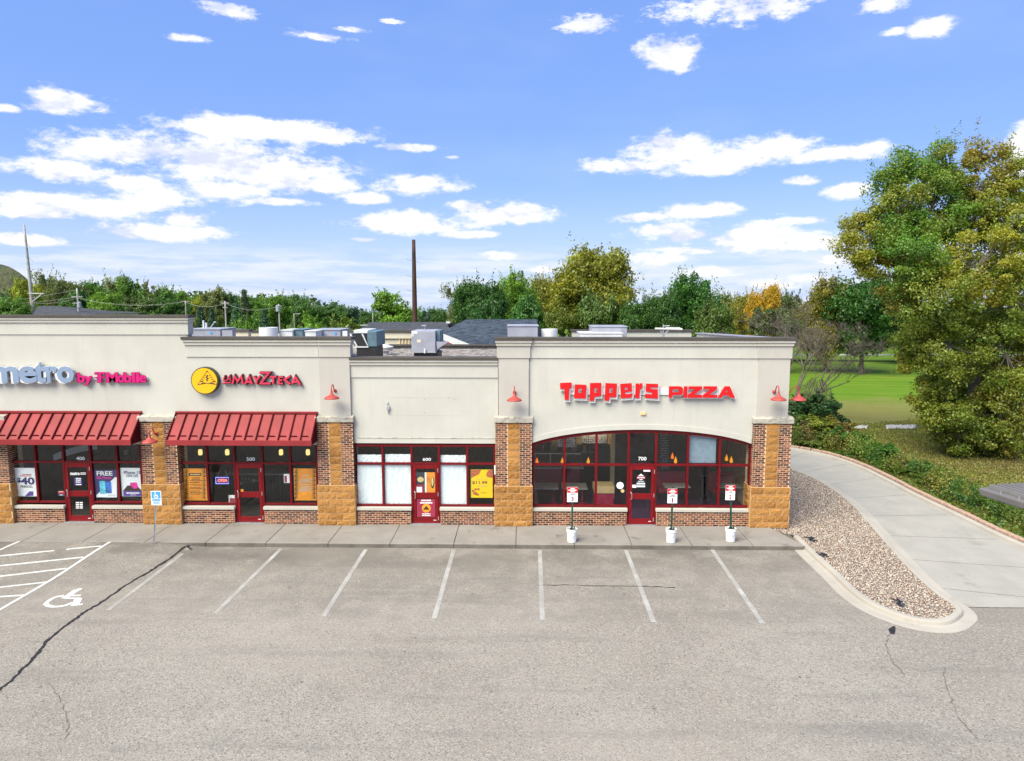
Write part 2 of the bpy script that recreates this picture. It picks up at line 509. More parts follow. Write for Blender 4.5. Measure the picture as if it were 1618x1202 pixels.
    BUMP(nt, b, v.outputs['Distance'], 0.8, 0.05)
    M['roof_gravel'] = m
    M['roof_membrane'] = pbr('roof_membrane', (0.045, 0.05, 0.055), 0.7, 0.3, 2)
    M['unit_grey'] = pbr('unit_grey_paint', (0.30, 0.31, 0.37), 0.55, 0.08, 2.5, grime=0.25)
    M['unit_teal'] = pbr('unit_teal_grey', (0.10, 0.17, 0.21), 0.5, 0.25, 2.5, grime=0.2)
    M['unit_white'] = pbr('unit_white', (0.62, 0.63, 0.63), 0.5, 0.08, 2.5, grime=0.25)
    M['cream'] = pbr('cream_wall', (0.62, 0.56, 0.42), 0.85, 0.06, 1.5)
    for nm, c0, c1 in (('shingle_blue', (0.008, 0.014, 0.022), (0.050, 0.070, 0.096)), ('shingle_grey', (0.028, 0.031, 0.036), (0.060, 0.063, 0.070))):
        m, nt, b = nodes(nm)
        p = POS(nt)
        v = N(nt, 'ShaderNodeTexVoronoi'); v.inputs['Scale'].default_value = 2.6
        nt.links.new(p, v.inputs['Vector'])
        s = N(nt, 'ShaderNodeSeparateColor'); nt.links.new(v.outputs['Color'], s.inputs[0])
        c = MIX(nt, s.outputs[0], c0, c1)
        nt.links.new(c, b.inputs['Base Color'])
        b.inputs['Roughness'].default_value = 0.9
        M[nm] = m
    M['rust_pole'] = pbr('weathering_steel', (0.052, 0.022, 0.015), 0.8, 0.3, 0.8)
    M['grey_pole'] = pbr('weathered_wood_grey', (0.34, 0.33, 0.32), 0.85, 0.2, 1.5)
    M['wood_pole'] = pbr('weathered_wood', (0.28, 0.25, 0.20), 0.9, 0.25, 1.5)
    M['paint_line'] = None
    m, nt, b = nodes('worn_road_paint')
    p = POS(nt)
    w = NOISE(nt, p, 1.1, 6, 0.7)
    w2 = NOISE(nt, p, 38, 4, 0.7)
    k = MATH(nt, 'ADD', MATH(nt, 'MULTIPLY', w, 0.75), MATH(nt, 'MULTIPLY', w2, 0.55))
    c = MIX(nt, RANGE(nt, k, 0.40, 0.74), (0.50, 0.505, 0.49), (0.28, 0.265, 0.245))
    nt.links.new(c, b.inputs['Base Color'])
    b.inputs['Roughness'].default_value = 0.85
    M['paint_line'] = m
    M['paint_white'] = pbr('road_paint', (0.54, 0.54, 0.52), 0.8, 0.12, 9, grime=0.2)
    M['tar'] = pbr('crack_sealant', (0.016, 0.015, 0.016), 0.65, 0.4, 8)
    M['hairline'] = pbr('hairline_crack', (0.15, 0.138, 0.118), 0.9, 0.4, 8)
    # stones: colour per stone
    m, nt, b = nodes('stone')
    a = N(nt, 'ShaderNodeVertexColor'); a.layer_name = 'Col'
    nt.links.new(a.outputs[0], b.inputs['Base Color'])
    b.inputs['Roughness'].default_value = 0.85
    M['stone'] = m
    M['gravel_bed'] = pbr('gravel_bed_soil', (0.20, 0.165, 0.14), 0.95, 0.5, 14, 0.6, 30)
    M['edging'] = pbr('edging_block', (0.40, 0.27, 0.20), 0.9, 0.2, 6, 0.4, 40)
    M['bark'] = pbr('bark', (0.085, 0.068, 0.052), 0.95, 0.4, 6, 0.8, 14)
    M['bark_grey'] = pbr('bark_grey', (0.165, 0.145, 0.12), 0.95, 0.3, 6, 0.6, 14)
    M['twig'] = pbr('dead_twig', (0.12, 0.10, 0.082), 0.95, 0.3, 2)
    # foliage: leaf colour attribute times the tree's own colour
    m, nt, b = nodes('leaf')
    a = N(nt, 'ShaderNodeVertexColor'); a.layer_name = 'Col'
    oi = N(nt, 'ShaderNodeObjectInfo')
    c = MIX(nt, 1.0, a.outputs[0], oi.outputs['Color'], 'MULTIPLY')
    c = MIX(nt, 1.0, c, (1.5, 1.5, 1.35), 'MULTIPLY')
    nt.nodes.remove(b)
    d = N(nt, 'ShaderNodeBsdfDiffuse'); nt.links.new(c, d.inputs[0])
    t = N(nt, 'ShaderNodeBsdfTranslucent'); nt.links.new(c, t.inputs[0])
    g = N(nt, 'ShaderNodeBsdfGlossy'); g.inputs['Roughness'].default_value = 0.45
    g.inputs[0].default_value = (0.8, 0.85, 0.8, 1)
    x1 = N(nt, 'ShaderNodeMixShader'); x1.inputs[0].default_value = 0.42
    nt.links.new(d.outputs[0], x1.inputs[1]); nt.links.new(t.outputs[0], x1.inputs[2])
    x2 = N(nt, 'ShaderNodeMixShader'); x2.inputs[0].default_value = 0.035
    nt.links.new(x1.outputs[0], x2.inputs[1]); nt.links.new(g.outputs[0], x2.inputs[2])
    nt.links.new(x2.outputs[0], nt.nodes['Material Output'].inputs[0])
    M['leaf'] = m
    # grass
    m, nt, b = nodes('grass')
    p = POS(nt)
    sp = N(nt, 'ShaderNodeSeparateXYZ'); nt.links.new(p, sp.inputs[0])
    n1 = NOISE(nt, p, 0.16, 6, 0.6)
    n2 = NOISE(nt, p, 0.9, 6, 0.65, stretch=(0.5, 1.6, 1))
    n3 = NOISE(nt, p, 9, 5, 0.7)
    c = MIX(nt, RANGE(nt, n2, 0.3, 0.7), (0.200, 0.195, 0.038), (0.245, 0.255, 0.048))
    c = MIX(nt, RANGE(nt, n1, 0.45, 0.65, 0, 0.5), c, (0.28, 0.235, 0.09))
    wob = MATH(nt, 'MULTIPLY', MATH(nt, 'SUBTRACT', n1, 0.5), 16)
    yy = MATH(nt, 'ADD', sp.outputs[1], wob)
    lush = RANGE(nt, yy, 44, 60)
    mow = NOISE(nt, p, 0.5, 5, 0.6, stretch=(0.12, 1.5, 1), loc=(3, 3, 0))
    lushc = MIX(nt, RANGE(nt, mow, 0.25, 0.75), (0.082, 0.180, 0.010), (0.145, 0.250, 0.018))
    lushc = MIX(nt, RANGE(nt, n1, 0.5, 0.7, 0, 0.5), lushc, (0.20, 0.24, 0.03))
    c = MIX(nt, lush, c, lushc)
    dry = MATH(nt, 'MULTIPLY', RANGE(nt, yy, 46, 50), RANGE(nt, yy, 59, 54))
    c = MIX(nt, MATH(nt, 'MULTIPLY', dry, RANGE(nt, n2, 0.25, 0.6, 0.15, 0.6)), c, (0.27, 0.225, 0.085))
    c = MIX(nt, RANGE(nt, yy, 80, 86, 0, 0.6), c, (0.09, 0.14, 0.02))
    c = MIX(nt, RANGE(nt, n3, 0.35, 0.75, 0, 0.5), c, MIX(nt, 0.6, c, (0.03, 0.03, 0.01)))
    nt.links.new(c, b.inputs['Base Color'])
    b.inputs['Roughness'].default_value = 0.95
    b.inputs['Specular IOR Level'].default_value = 0.1
    BUMP(nt, b, n3, 0.8, 0.08)
    M['grass'] = m
    m, nt, b = nodes('hill_woods')
    p = POS(nt)
    c = MIX(nt, RANGE(nt, NOISE(nt, p, 0.05, 8, 0.7), 0.35, 0.7), (0.055, 0.080, 0.030), (0.15, 0.145, 0.065))
    nt.links.new(c, b.inputs['Base Color'])
    b.inputs['Roughness'].default_value = 1
    BUMP(nt, b, NOISE(nt, p, 0.12, 6, 0.7), 1.0, 6.0)
    M['hill_woods'] = m
    M['far_haze_blue'] = pbr('far_hill', (0.17, 0.24, 0.28), 1.0, 0.2, 0.02)  # distance haze is painted into this bluish hill colour
    # window glass: clear sheet with its own mirror reflection
    m, nt, b = nodes('glass')
    nt.nodes.remove(b)
    tr = N(nt, 'ShaderNodeBsdfTransparent'); tr.inputs[0].default_value = (0.95, 0.965, 0.96, 1)
    gl = N(nt, 'ShaderNodeBsdfGlossy'); gl.inputs['Roughness'].default_value = 0.02
    ge = N(nt, 'ShaderNodeNewGeometry')
    dt = N(nt, 'ShaderNodeVectorMath', operation='DOT_PRODUCT')
    nt.links.new(ge.outputs['Normal'], dt.inputs[0]); nt.links.new(ge.outputs['Incoming'], dt.inputs[1])
    cs = MATH(nt, 'SUBTRACT', 1.0, MATH(nt, 'ABSOLUTE', dt.outputs['Value']), clamp=True)
    fx = MATH(nt, 'ADD', MATH(nt, 'MULTIPLY', MATH(nt, 'POWER', cs, 5.0), 0.92), 0.034, clamp=True)
    mx = N(nt, 'ShaderNodeMixShader')
    nt.links.new(fx, mx.inputs[0]); nt.links.new(tr.outputs[0], mx.inputs[1]); nt.links.new(gl.outputs[0], mx.inputs[2])
    nt.links.new(mx.outputs[0], nt.nodes['Material Output'].inputs[0])
    M['glass'] = m
    M['pendant_amber'] = pbr('amber_glass', (0.80, 0.30, 0.01), 0.3, 0.1, 8, emit=((1.0, 0.36, 0.01), 0.55))
    M['pendant_orange'] = pbr('orange_glass', (0.75, 0.20, 0.01), 0.3, 0.1, 8, emit=((1.0, 0.2, 0.01), 0.6))
    M['pendant_cream'] = pbr('cream_glass', (0.80, 0.60, 0.22), 0.3, 0.1, 8, emit=((1.0, 0.72, 0.25), 0.7))
    M['warm_tube'] = pbr('warm_lamp', (0.9, 0.8, 0.6), 0.3, 0.0, 8, emit=((1.0, 0.74, 0.45), 9.0))
    M['neon_blue'] = pbr('neon_blue', (0.2, 0.2, 0.9), 0.3, 0.0, 8, emit=((0.20, 0.20, 1.0), 1.3))
    M['neon_red'] = pbr('neon_red', (0.9, 0.2, 0.2), 0.3, 0.0, 8, emit=((1.0, 0.16, 0.18), 1.1))
    M['sign_blue'] = pbr('sign_blue', (0.06, 0.32, 0.66), 0.4, 0.05, 5)
    M['dish'] = pbr('dish_grey', (0.55, 0.56, 0.57), 0.5)
    M['lum_grey'] = pbr('luminaire_grey', (0.15, 0.14, 0.135), 0.5, 0.08, 4, grime=0.2)
    M['speck'] = pbr('leaf_litter', (0.20, 0.13, 0.06), 0.9, 0.5, 20)
    M['netting'] = pbr('black_plastic_scrap', (0.012, 0.014, 0.022), 0.5)
make_materials()

# ------------------------------------------------------------------ helpers: meshes and objects
def wloc(o):
    v = Vector((0, 0, 0))
    while o is not None:
        v += o.location
        o = o.parent
    return v

def tag(o, label=None, cat=None, group=None, kind=None):
    for k, v in (('label', label), ('category', cat), ('group', group), ('kind', kind)):
        if v:
            o[k] = v
    return o

def thing(name, loc, label, cat, group=None):
    o = bpy.data.objects.new(name, None)
    o.empty_display_size = 0.3
    COL.objects.link(o)
    o.location = loc
    return tag(o, label, cat, group)

class MB:
    def __init__(s):
        s.v, s.f, s.c = [], [], []
    def add(s, vs, fs, col=None):
        n = len(s.v)
        s.v += [tuple(p) for p in vs]
        s.f += [tuple(i + n for i in f) for f in fs]
        if col is not None:
            s.c += [col] * len(vs)
        return s
    def box(s, x0, x1, y0, y1, z0, z1, col=None):
        x0, x1 = min(x0, x1), max(x0, x1)
        y0, y1 = min(y0, y1), max(y0, y1)
        z0, z1 = min(z0, z1), max(z0, z1)
        vs = [(x0, y0, z0), (x1, y0, z0), (x1, y1, z0), (x0, y1, z0), (x0, y0, z1), (x1, y0, z1), (x1, y1, z1), (x0, y1, z1)]
        fs = [(0, 3, 2, 1), (4, 5, 6, 7), (0, 1, 5, 4), (1, 2, 6, 5), (2, 3, 7, 6), (3, 0, 4, 7)]
        return s.add(vs, fs, col)
    def hull8(s, bottom, top):
        fs = [(0, 3, 2, 1), (4, 5, 6, 7), (0, 1, 5, 4), (1, 2, 6, 5), (2, 3, 7, 6), (3, 0, 4, 7)]
        return s.add(list(bottom) + list(top), fs)
    def prism_xz(s, poly, y0, y1):
        """polygon in x,z swept from y0 to y1"""
        n = len(poly)
        vs = [(p[0], y0, p[1]) for p in poly] + [(p[0], y1, p[1]) for p in poly]
        fs = [tuple(range(n)), tuple(range(2 * n - 1, n - 1, -1))]
        fs += [(i, i + n, (i + 1) % n + n, (i + 1) % n) for i in range(n)]
        return s.add(vs, fs)
    def prism_z(s, poly, z0, z1):
        n = len(poly)
        vs = [(p[0], p[1], z0) for p in poly] + [(p[0], p[1], z1) for p in poly]
        fs = [tuple(range(n - 1, -1, -1)), tuple(range(n, 2 * n))]
        fs += [(i, (i + 1) % n, (i + 1) % n + n, i + n) for i in range(n)]
        return s.add(vs, fs)
    def tube(s, pts, rad, n=8, cap=True):
        pts = [Vector(p) for p in pts]
        if not isinstance(rad, (list, tuple)):
            rad = [rad] * len(pts)
        rings = []
        ref = Vector((0.31, 0.17, 0.93))
        for i, p in enumerate(pts):
            d = (pts[min(i + 1, len(pts) - 1)] - pts[max(i - 1, 0)])
            if d.length < 1e-9:
                d = Vector((0, 0, 1))
            d.normalize()
            a = ref - d * ref.dot(d)
            if a.length < 0.05:
                a = Vector((1, 0, 0)) - d * d.x
            a.normalize()
            b = d.cross(a)
            rings.append([p + (a * math.cos(2 * math.pi * k / n) + b * math.sin(2 * math.pi * k / n)) * rad[i] for k in range(n)])
        vs = [q for r in rings for q in r]
        fs = []
        for i in range(len(pts) - 1):
            for k in range(n):
                fs.append((i * n + k, i * n + (k + 1) % n, (i + 1) * n + (k + 1) % n, (i + 1) * n + k))
        if cap:
            fs.append(tuple(range(n - 1, -1, -1)))
            m = (len(pts) - 1) * n
            fs.append(tuple(range(m, m + n)))
        return s.add(vs, fs)
    def lathe(s, prof, c, n=20):
        """profile of (radius, z) turned about a vertical axis through c"""
        c = Vector(c)
        vs = []
        for r, z in prof:
            for k in range(n):
                a = 2 * math.pi * k / n
                vs.append((c.x + r * math.cos(a), c.y + r * math.sin(a), c.z + z))
        fs = []
        for i in range(len(prof) - 1):
            for k in range(n):
                fs.append((i * n + k, i * n + (k + 1) % n, (i + 1) * n + (k + 1) % n, (i + 1) * n + k))
        return s.add(vs, fs)
    def disc_y(s, c, r, y0, y1, n=32):
        poly = [(c[0] + r * math.cos(2 * math.pi * k / n), c[1] + r * math.sin(2 * math.pi * k / n)) for k in range(n)]
        return s.prism_xz(poly, y0, y1)
    def build(s, name, mat, parent=None, bevel=0.0, smooth=False, local=False):
        me = bpy.data.meshes.new(name)
        o = bpy.data.objects.new(name, me)
        COL.objects.link(o)
        if parent is not None:
            o.parent = parent
            org = Vector((0, 0, 0)) if local else wloc(parent)
        elif local:
            org = Vector((0, 0, 0))
        else:
            xs = [p[0] for p in s.v]; ys = [p[1] for p in s.v]; zs = [p[2] for p in s.v]
            org = Vector(((min(xs) + max(xs)) / 2, (min(ys) + max(ys)) / 2, min(zs)))
            o.location = org
        me.from_pydata([(p[0] - org.x, p[1] - org.y, p[2] - org.z) for p in s.v], [], s.f)
        if s.c:
            a = me.color_attributes.new('Col', 'FLOAT_COLOR', 'POINT')
            a.data.foreach_set('color', [x for c in s.c for x in (c + (1.0,))])
        me.materials.append(MATS[mat] if isinstance(mat, str) else mat)
        if smooth:
            me.polygons.foreach_set('use_smooth', [True] * len(me.polygons))
        if bevel:
            b = o.modifiers.new('bevel', 'BEVEL')
            b.width = bevel
            b.segments = 2
            b.limit_method = 'ANGLE'
            b.angle_limit = R(40)
        me.update()
        return o

def bx(name, mat, parent, x0, x1, y0, y1, z0, z1, bevel=0.0):
    return MB().box(x0, x1, y0, y1, z0, z1).build(name, mat, parent, bevel)

def array_mesh(name, verts, faces, cols=None):
    """mesh from numpy arrays; faces is (n,3) or (n,4)"""
    me = bpy.data.meshes.new(name)
    nv, nf, k = len(verts), len(faces), faces.shape[1]
    me.vertices.add(nv)
    me.vertices.foreach_set('co', np.ascontiguousarray(verts, dtype=np.float32).ravel())
    me.loops.add(nf * k)
    me.loops.foreach_set('vertex_index', np.ascontiguousarray(faces, dtype=np.int32).ravel())
    me.polygons.add(nf)
    me.polygons.foreach_set('loop_start', np.arange(0, nf * k, k, dtype=np.int32))
    me.update(calc_edges=True)
    if cols is not None:
        a = me.color_attributes.new('Col', 'FLOAT_COLOR', 'POINT')
        c4 = np.ones((nv, 4), dtype=np.float32)
        c4[:, :3] = cols
        a.data.foreach_set('color', c4.ravel())
    return me

def link_mesh(name, me, mat, parent=None, loc=(0, 0, 0)):
    o = bpy.data.objects.new(name, me)
    COL.objects.link(o)
    o.location = loc
    o.parent = parent
    if len(me.materials) == 0:
        me.materials.append(MATS[mat])
    return o

def text_polys(body, bold=0.0, extrude=0.5, shear=0.0, spacing=1.0):
    cu = bpy.data.curves.new('text', 'FONT')
    cu.body = body
    cu.size = 1
    cu.offset = bold
    cu.extrude = extrude
    cu.shear = shear
    cu.space_character = spacing
    cu.resolution_u = 3
    ob = bpy.data.objects.new('text', cu)
    COL.objects.link(ob)
    dg = bpy.context.evaluated_depsgraph_get()
    me = bpy.data.meshes.new_from_object(ob.evaluated_get(dg))
    vs = [tuple(v.co) for v in me.vertices]
    fs = [tuple(p.vertices) for p in me.polygons]
    bpy.data.objects.remove(ob)
    bpy.data.curves.remove(cu)
    bpy.data.meshes.remove(me)
    return vs, fs

TXT = {}
def text_into(mb, body, x0, x1, z0, z1, y0, y1, bold=0.0, shear=0.0, spacing=1.0, keep=False, col=None):
    """letters standing on a vertical plane, fitted to a box; y0 front, y1 back"""
    key = (body, bold, shear, spacing)
    if key not in TXT:
        TXT[key] = text_polys(body, bold, 0.5, shear, spacing)
    vs, fs = TXT[key]
    xs = [v[0] for v in vs]; ys = [v[1] for v in vs]
    ax, bx_, ay, by_ = min(xs), max(xs), min(ys), max(ys)
    sx = (x1 - x0) / (bx_ - ax); sz = (z1 - z0) / (by_ - ay)
    out = [(x0 + (v[0] - ax) * sx, (y0 + y1) / 2 - v[2] * (y1 - y0), z0 + (v[1] - ay) * sz) for v in vs]
    mb.add(out, fs)
    return mb

def text_px(mb, body, px0, px1, py0, py1, Y, depth=0.004, **k):
    a, b = PY(px0, py1, Y), PY(px1, py0, Y)
    return text_into(mb, body, a.x, b.x, a.z, b.z, Y - depth, Y, **k)

def poly_letter(mb, outer, holes, Y, depth):
    """a letter from pixel outlines, holes cut by bridging"""
    from mathutils.geometry import tessellate_polygon
    loops = [[PY(x, y, Y) for x, y in outer]] + [[PY(x, y, Y) for x, y in h] for h in holes]
    tri = tessellate_polygon([[Vector((p.x, p.z, 0)) for p in l] for l in loops])
    flat = [p for l in loops for p in l]
    n = len(flat)
    vs = [(p.x, Y - depth, p.z) for p in flat] + [(p.x, Y, p.z) for p in flat]
    fs = []
    for t in tri:
        fs.append(tuple(t)); fs.append(tuple(i + n for i in reversed(t)))
    k = 0
    for l in loops:
        m = len(l)
        for i in range(m):
            fs.append((k + i, k + (i + 1) % m, k + (i + 1) % m + n, k + i + n))
        k += m
    return mb.add(vs, fs)

def grow(outline, d):
    """push a pixel outline outwards by d pixels from its centre lines"""
    n = len(outline)
    area = sum(outline[i][0] * outline[(i + 1) % n][1] - outline[(i + 1) % n][0] * outline[i][1] for i in range(n))
    sg = 1 if area > 0 else -1
    out = []
    for i in range(n):
        p0, p1, p2 = outline[i - 1], outline[i], outline[(i + 1) % n]
        def nr(a, b):
            dx, dy = b[0] - a[0], b[1] - a[1]
            l = math.hypot(dx, dy) or 1
            return (dy / l * sg, -dx / l * sg)
        n1, n2 = nr(p0, p1), nr(p1, p2)
        bxv, byv = n1[0] + n2[0], n1[1] + n2[1]
        l2 = max(0.6, bxv * bxv + byv * byv)
        out.append((p1[0] + bxv * 2 * d / l2, p1[1] + byv * 2 * d / l2))
    return out

def stroke_xz(mb, pts, w, y0, y1):
    """thick polyline on a vertical plane, mitred; pts are (x, z)"""
    L, Rr = [], []
    n = len(pts)
    for i in range(n):
        def dr(a, b):
            dx, dz = b[0] - a[0], b[1] - a[1]
            l = math.hypot(dx, dz) or 1
            return dx / l, dz / l
        ds = []
        if i > 0: ds.append(dr(pts[i - 1], pts[i]))
        if i < n - 1: ds.append(dr(pts[i], pts[i + 1]))
        nx = sum(-d[1] for d in ds); nz = sum(d[0] for d in ds)
        l2 = nx * nx + nz * nz
        k = len(ds) / max(l2, 0.5) if len(ds) == 2 else 1.0
        k = k if len(ds) == 1 else 2.0 / max(l2, 0.8)
        L.append((pts[i][0] + nx * k * w / 2, pts[i][1] + nz * k * w / 2))
        Rr.append((pts[i][0] - nx * k * w / 2, pts[i][1] - nz * k * w / 2))
    poly = L + Rr[::-1]
    m = len(poly)
    vs = [(p[0], y0, p[1]) for p in poly] + [(p[0], y1, p[1]) for p in poly]
    fs = []
    for i in range(n - 1):
        q = (i, i + 1, m - 2 - i, m - 1 - i)
        fs.append(q); fs.append(tuple(a + m for a in reversed(q)))
    for i in range(m):
        fs.append((i, (i + 1) % m, (i + 1) % m + m, i + m))
    return mb.add(vs, fs)

def ground_strip(mb, pts, w, z=0.004, zf=None):
    """flat ribbon on the ground along world points; w may be a list"""
    n = len(pts)
    vs = []
    for i in range(n):
        a, b = pts[max(i - 1, 0)], pts[min(i + 1, n - 1)]
        d = Vector((b.x - a.x, b.y - a.y, 0)).normalized()
        nn = Vector((-d.y, d.x, 0))
        ww = w[i] if isinstance(w, list) else w
        for s in (1, -1):
            q = pts[i] + nn * ww / 2 * s
            vs.append((q.x, q.y, (zf(q.x, q.y) if zf else 0) + z))
    fs = [(2 * i, 2 * i + 1, 2 * i + 3, 2 * i + 2) for i in range(n - 1)]
    return mb.add(vs, fs)

def subdiv(a, b, n):
    return [a.lerp(b, i / n) for i in range(n + 1)]

def spline(pts, k=6):
    """Catmull-Rom through world points"""
    P = [pts[0] * 2 - pts[1]] + list(pts) + [pts[-1] * 2 - pts[-2]]
    out = []
    for i in range(1, len(P) - 2):
        for j in range(k):
            t = j / k
            a, b, c, d = P[i - 1], P[i], P[i + 1], P[i + 2]
            out.append(0.5 * ((2 * b) + (c - a) * t + (2 * a - 5 * b + 4 * c - d) * t * t + (3 * b - a - 3 * c + d) * t ** 3))
    out.append(P[-2])
    return out

# ------------------------------------------------------------------ ground and paving
ZS = 0.15                    # level of the sidewalk
YF = 24.0                    # front faces of the brick piers
RAMP_X = PZ(318, 862).x
YK = PZ(700, 866, 0.0).y     # kerb line

def ss(a, b, x):
    t = min(1, max(0, (x - a) / (b - a)))
    return t * t * (3 - 2 * t)

def lot_z(x, y):
    """the lot rises to the sidewalk in front of the accessible bay"""
    return 0.135 * ss(RAMP_X + 0.2, RAMP_X - 1.4, x) * ss(YK - 3.2, YK, y)

def grid_sheet(name, x0, x1, y0, y1, nx, ny, zf, mat):
    mb = MB()
    vs = [(x0 + (x1 - x0) * i / nx, y0 + (y1 - y0) * j / ny) for j in range(ny + 1) for i in range(nx + 1)]
    vs = [(x, y, zf(x, y)) for x, y in vs]
    fs = [(j * (nx + 1) + i, j * (nx + 1) + i + 1, (j + 1) * (nx + 1) + i + 1, (j + 1) * (nx + 1) + i) for j in range(ny) for i in range(nx)]
    mb.add(vs, fs)
    o = mb.build(name, mat, local=True, smooth=True)
    tag(o, kind='structure')
    return o

JOINT = PZ(1537, 960)
LOT_XE = JOINT.x - 0.6
lot = grid_sheet('parking_lot', -70, LOT_XE, -60, YF + 1.2, 120, 140, lot_z, 'asphalt')
lot_e = grid_sheet('parking_lot_east', LOT_XE, 70, -60, JOINT.y, 10, 10, lambda x, y: 0.0, 'asphalt')

def terrain_z(x, y):
    z = -0.06
    d = max(0.0, y - 34)
    z -= 0.02 * max(0.0, y - 115) * (1 if y < 1500 else 1)
    z += 0.25 * math.sin(x * 0.07 + 1) * ss(0, 40, d) + 0.3 * math.sin(y * 0.05) * ss(10, 60, d)
    return z
def terrain():
    mb = MB()
    xs = [-3000, -1500, -800, -400, -200] + [x for x in range(-120, 121, 6)] + [200, 400, 800, 1500, 3000]
    ys = [-1500, -400, -120, -60] + [y for y in range(-40, 161, 5)] + [200, 300, 500, 900, 1600, 3500]
    vs = [(x, y, terrain_z(x, y)) for y in ys for x in xs]
    n = len(xs)
    fs = [(j * n + i, j * n + i + 1, (j + 1) * n + i + 1, (j + 1) * n + i) for j in range(len(ys) - 1) for i in range(n - 1)]
    mb.add(vs, fs)
    tag(mb.build('ground', 'grass', local=True, smooth=True), kind='structure')
terrain()

# driveway round the east side
DR = [(1618, 868), (1569, 846), (1508, 816), (1446, 786), (1397, 760), (1354, 739), (1305, 722), (1249, 711), (1180, 704), (1100, 700)]
dr_out = spline([PZ(*p) for p in DR], 5)
first = PZ(1618, 868)
dr_out = [first + (first - PZ(1569, 846)) * t for t in (4.0, 2.0, 1.0)] + dr_out
EAST = [(1537, 960), (1500, 925), (1434, 868), (1397, 835), (1360, 797), (1332, 772), (1292, 748), (1249, 731), (1180, 720), (1100, 714)]
dr_in = spline([PZ(*p) for p in EAST], 5)
def driveway():
    mb = MB()
    right = Vector((dr_out[0].x, JOINT.y, 0))
    # resample both edges to the same count and skin them
    def res(pts, n):
        L = [0]
        for i in range(1, len(pts)):
            L.append(L[-1] + (pts[i] - pts[i - 1]).length)
        out = []
        for k in range(n):
            t = L[-1] * k / (n - 1)
            i = max(j for j in range(len(L)) if L[j] <= t + 1e-9)
            i = min(i, len(pts) - 2)
            out.append(pts[i].lerp(pts[i + 1], (t - L[i]) / max(1e-6, L[i + 1] - L[i])))
        return out
    o = res([right] + dr_out, 60)
    i = res(dr_in, 60)
    i = [p + Vector((-0.75, -0.1, 0)) for p in i]
    i[0].y = JOINT.y
    vs = []
    for k in range(60):
        vs += [(i[k].x, max(JOINT.y, i[k].y), 0.005), (o[k].x, max(JOINT.y, o[k].y), 0.005)]
    fs = [(2 * k, 2 * k + 1, 2 * k + 3, 2 * k + 2) for k in range(59)]
    mb.add(vs, fs)
    d = mb.build('driveway', 'drive_concrete', local=True)
    tag(d, kind='structure')
    # joints between the poured bays
    js = MB()
    for k in range(4, 58, 6):
        a, b = Vector((i[k].x, i[k].y, 0)), Vector((o[k].x, o[k].y, 0))
        ground_strip(js, [a.lerp(b, 0.04), a.lerp(b, 0.5) + Vector((0, rng.uniform(-.03, .03), 0)), a.lerp(b, 0.96)], 0.018, 0.009)
    a, b = Vector((JOINT.x - .2, JOINT.y + .01, 0)), Vector((30, JOINT.y + .01, 0))
    ground_strip(js, [a, b], 0.03, 0.010)
    js.build('joint', 'hairline', d, local=True)
    # pale kerb and edging blocks along the outer edge
    kb = MB()
    prof = [(0.0, 0.004), (0.02, 0.10), (0.10, 0.12), (0.20, 0.12), (0.22, 0.0)]
    pts = dr_out
    vs, fs = [], []
    for k, p in enumerate(pts):
        a, c = pts[max(k - 1, 0)], pts[min(k + 1, len(pts) - 1)]
        t = (c - a).normalized()
        nn = Vector((t.y, -t.x, 0))
        for q, z in prof:
            w = p + nn * q
            vs.append((w.x, w.y, z))
    m = len(prof)
    for k in range(len(pts) - 1):
        for j in range(m - 1):
            fs.append((k * m + j, k * m + j + 1, (k + 1) * m + j + 1, (k + 1) * m + j))
    kb.add(vs, fs)
    kerb = tag(kb.build('driveway_kerb', 'kerb_concrete', local=True), kind='structure')
    # edging course: low blocks laid end to end
    eb = MB().box(-0.29, 0.29, -0.10, 0.10, 0.0, 0.22)
    proto = eb.build('edging_block', 'edging', kerb, bevel=0.02, local=True)
    L = 0.0
    spots = []
    nxt = 0.0
    for k in range(len(pts) - 1):
        seg = (pts[k + 1] - pts[k]).length
        while nxt <= L + seg:
            f = (nxt - L) / seg
            t = (pts[k + 1] - pts[k]).normalized()
            nn = Vector((t.y, -t.x, 0))
            spots.append((pts[k].lerp(pts[k + 1], f) + nn * 0.36, math.atan2(t.y, t.x)))
            nxt += 0.60
        L += seg
    for q, (p, a) in enumerate(spots[:110]):
        b = proto if q == 0 else proto.copy()
        if q:
            COL.objects.link(b)
            b.parent = kerb
        b.location = (p.x, p.y, -0.02 + rng.uniform(-.012, .012))
        b.rotation_euler = (0, 0, a + rng.uniform(-.02, .02))
driveway()

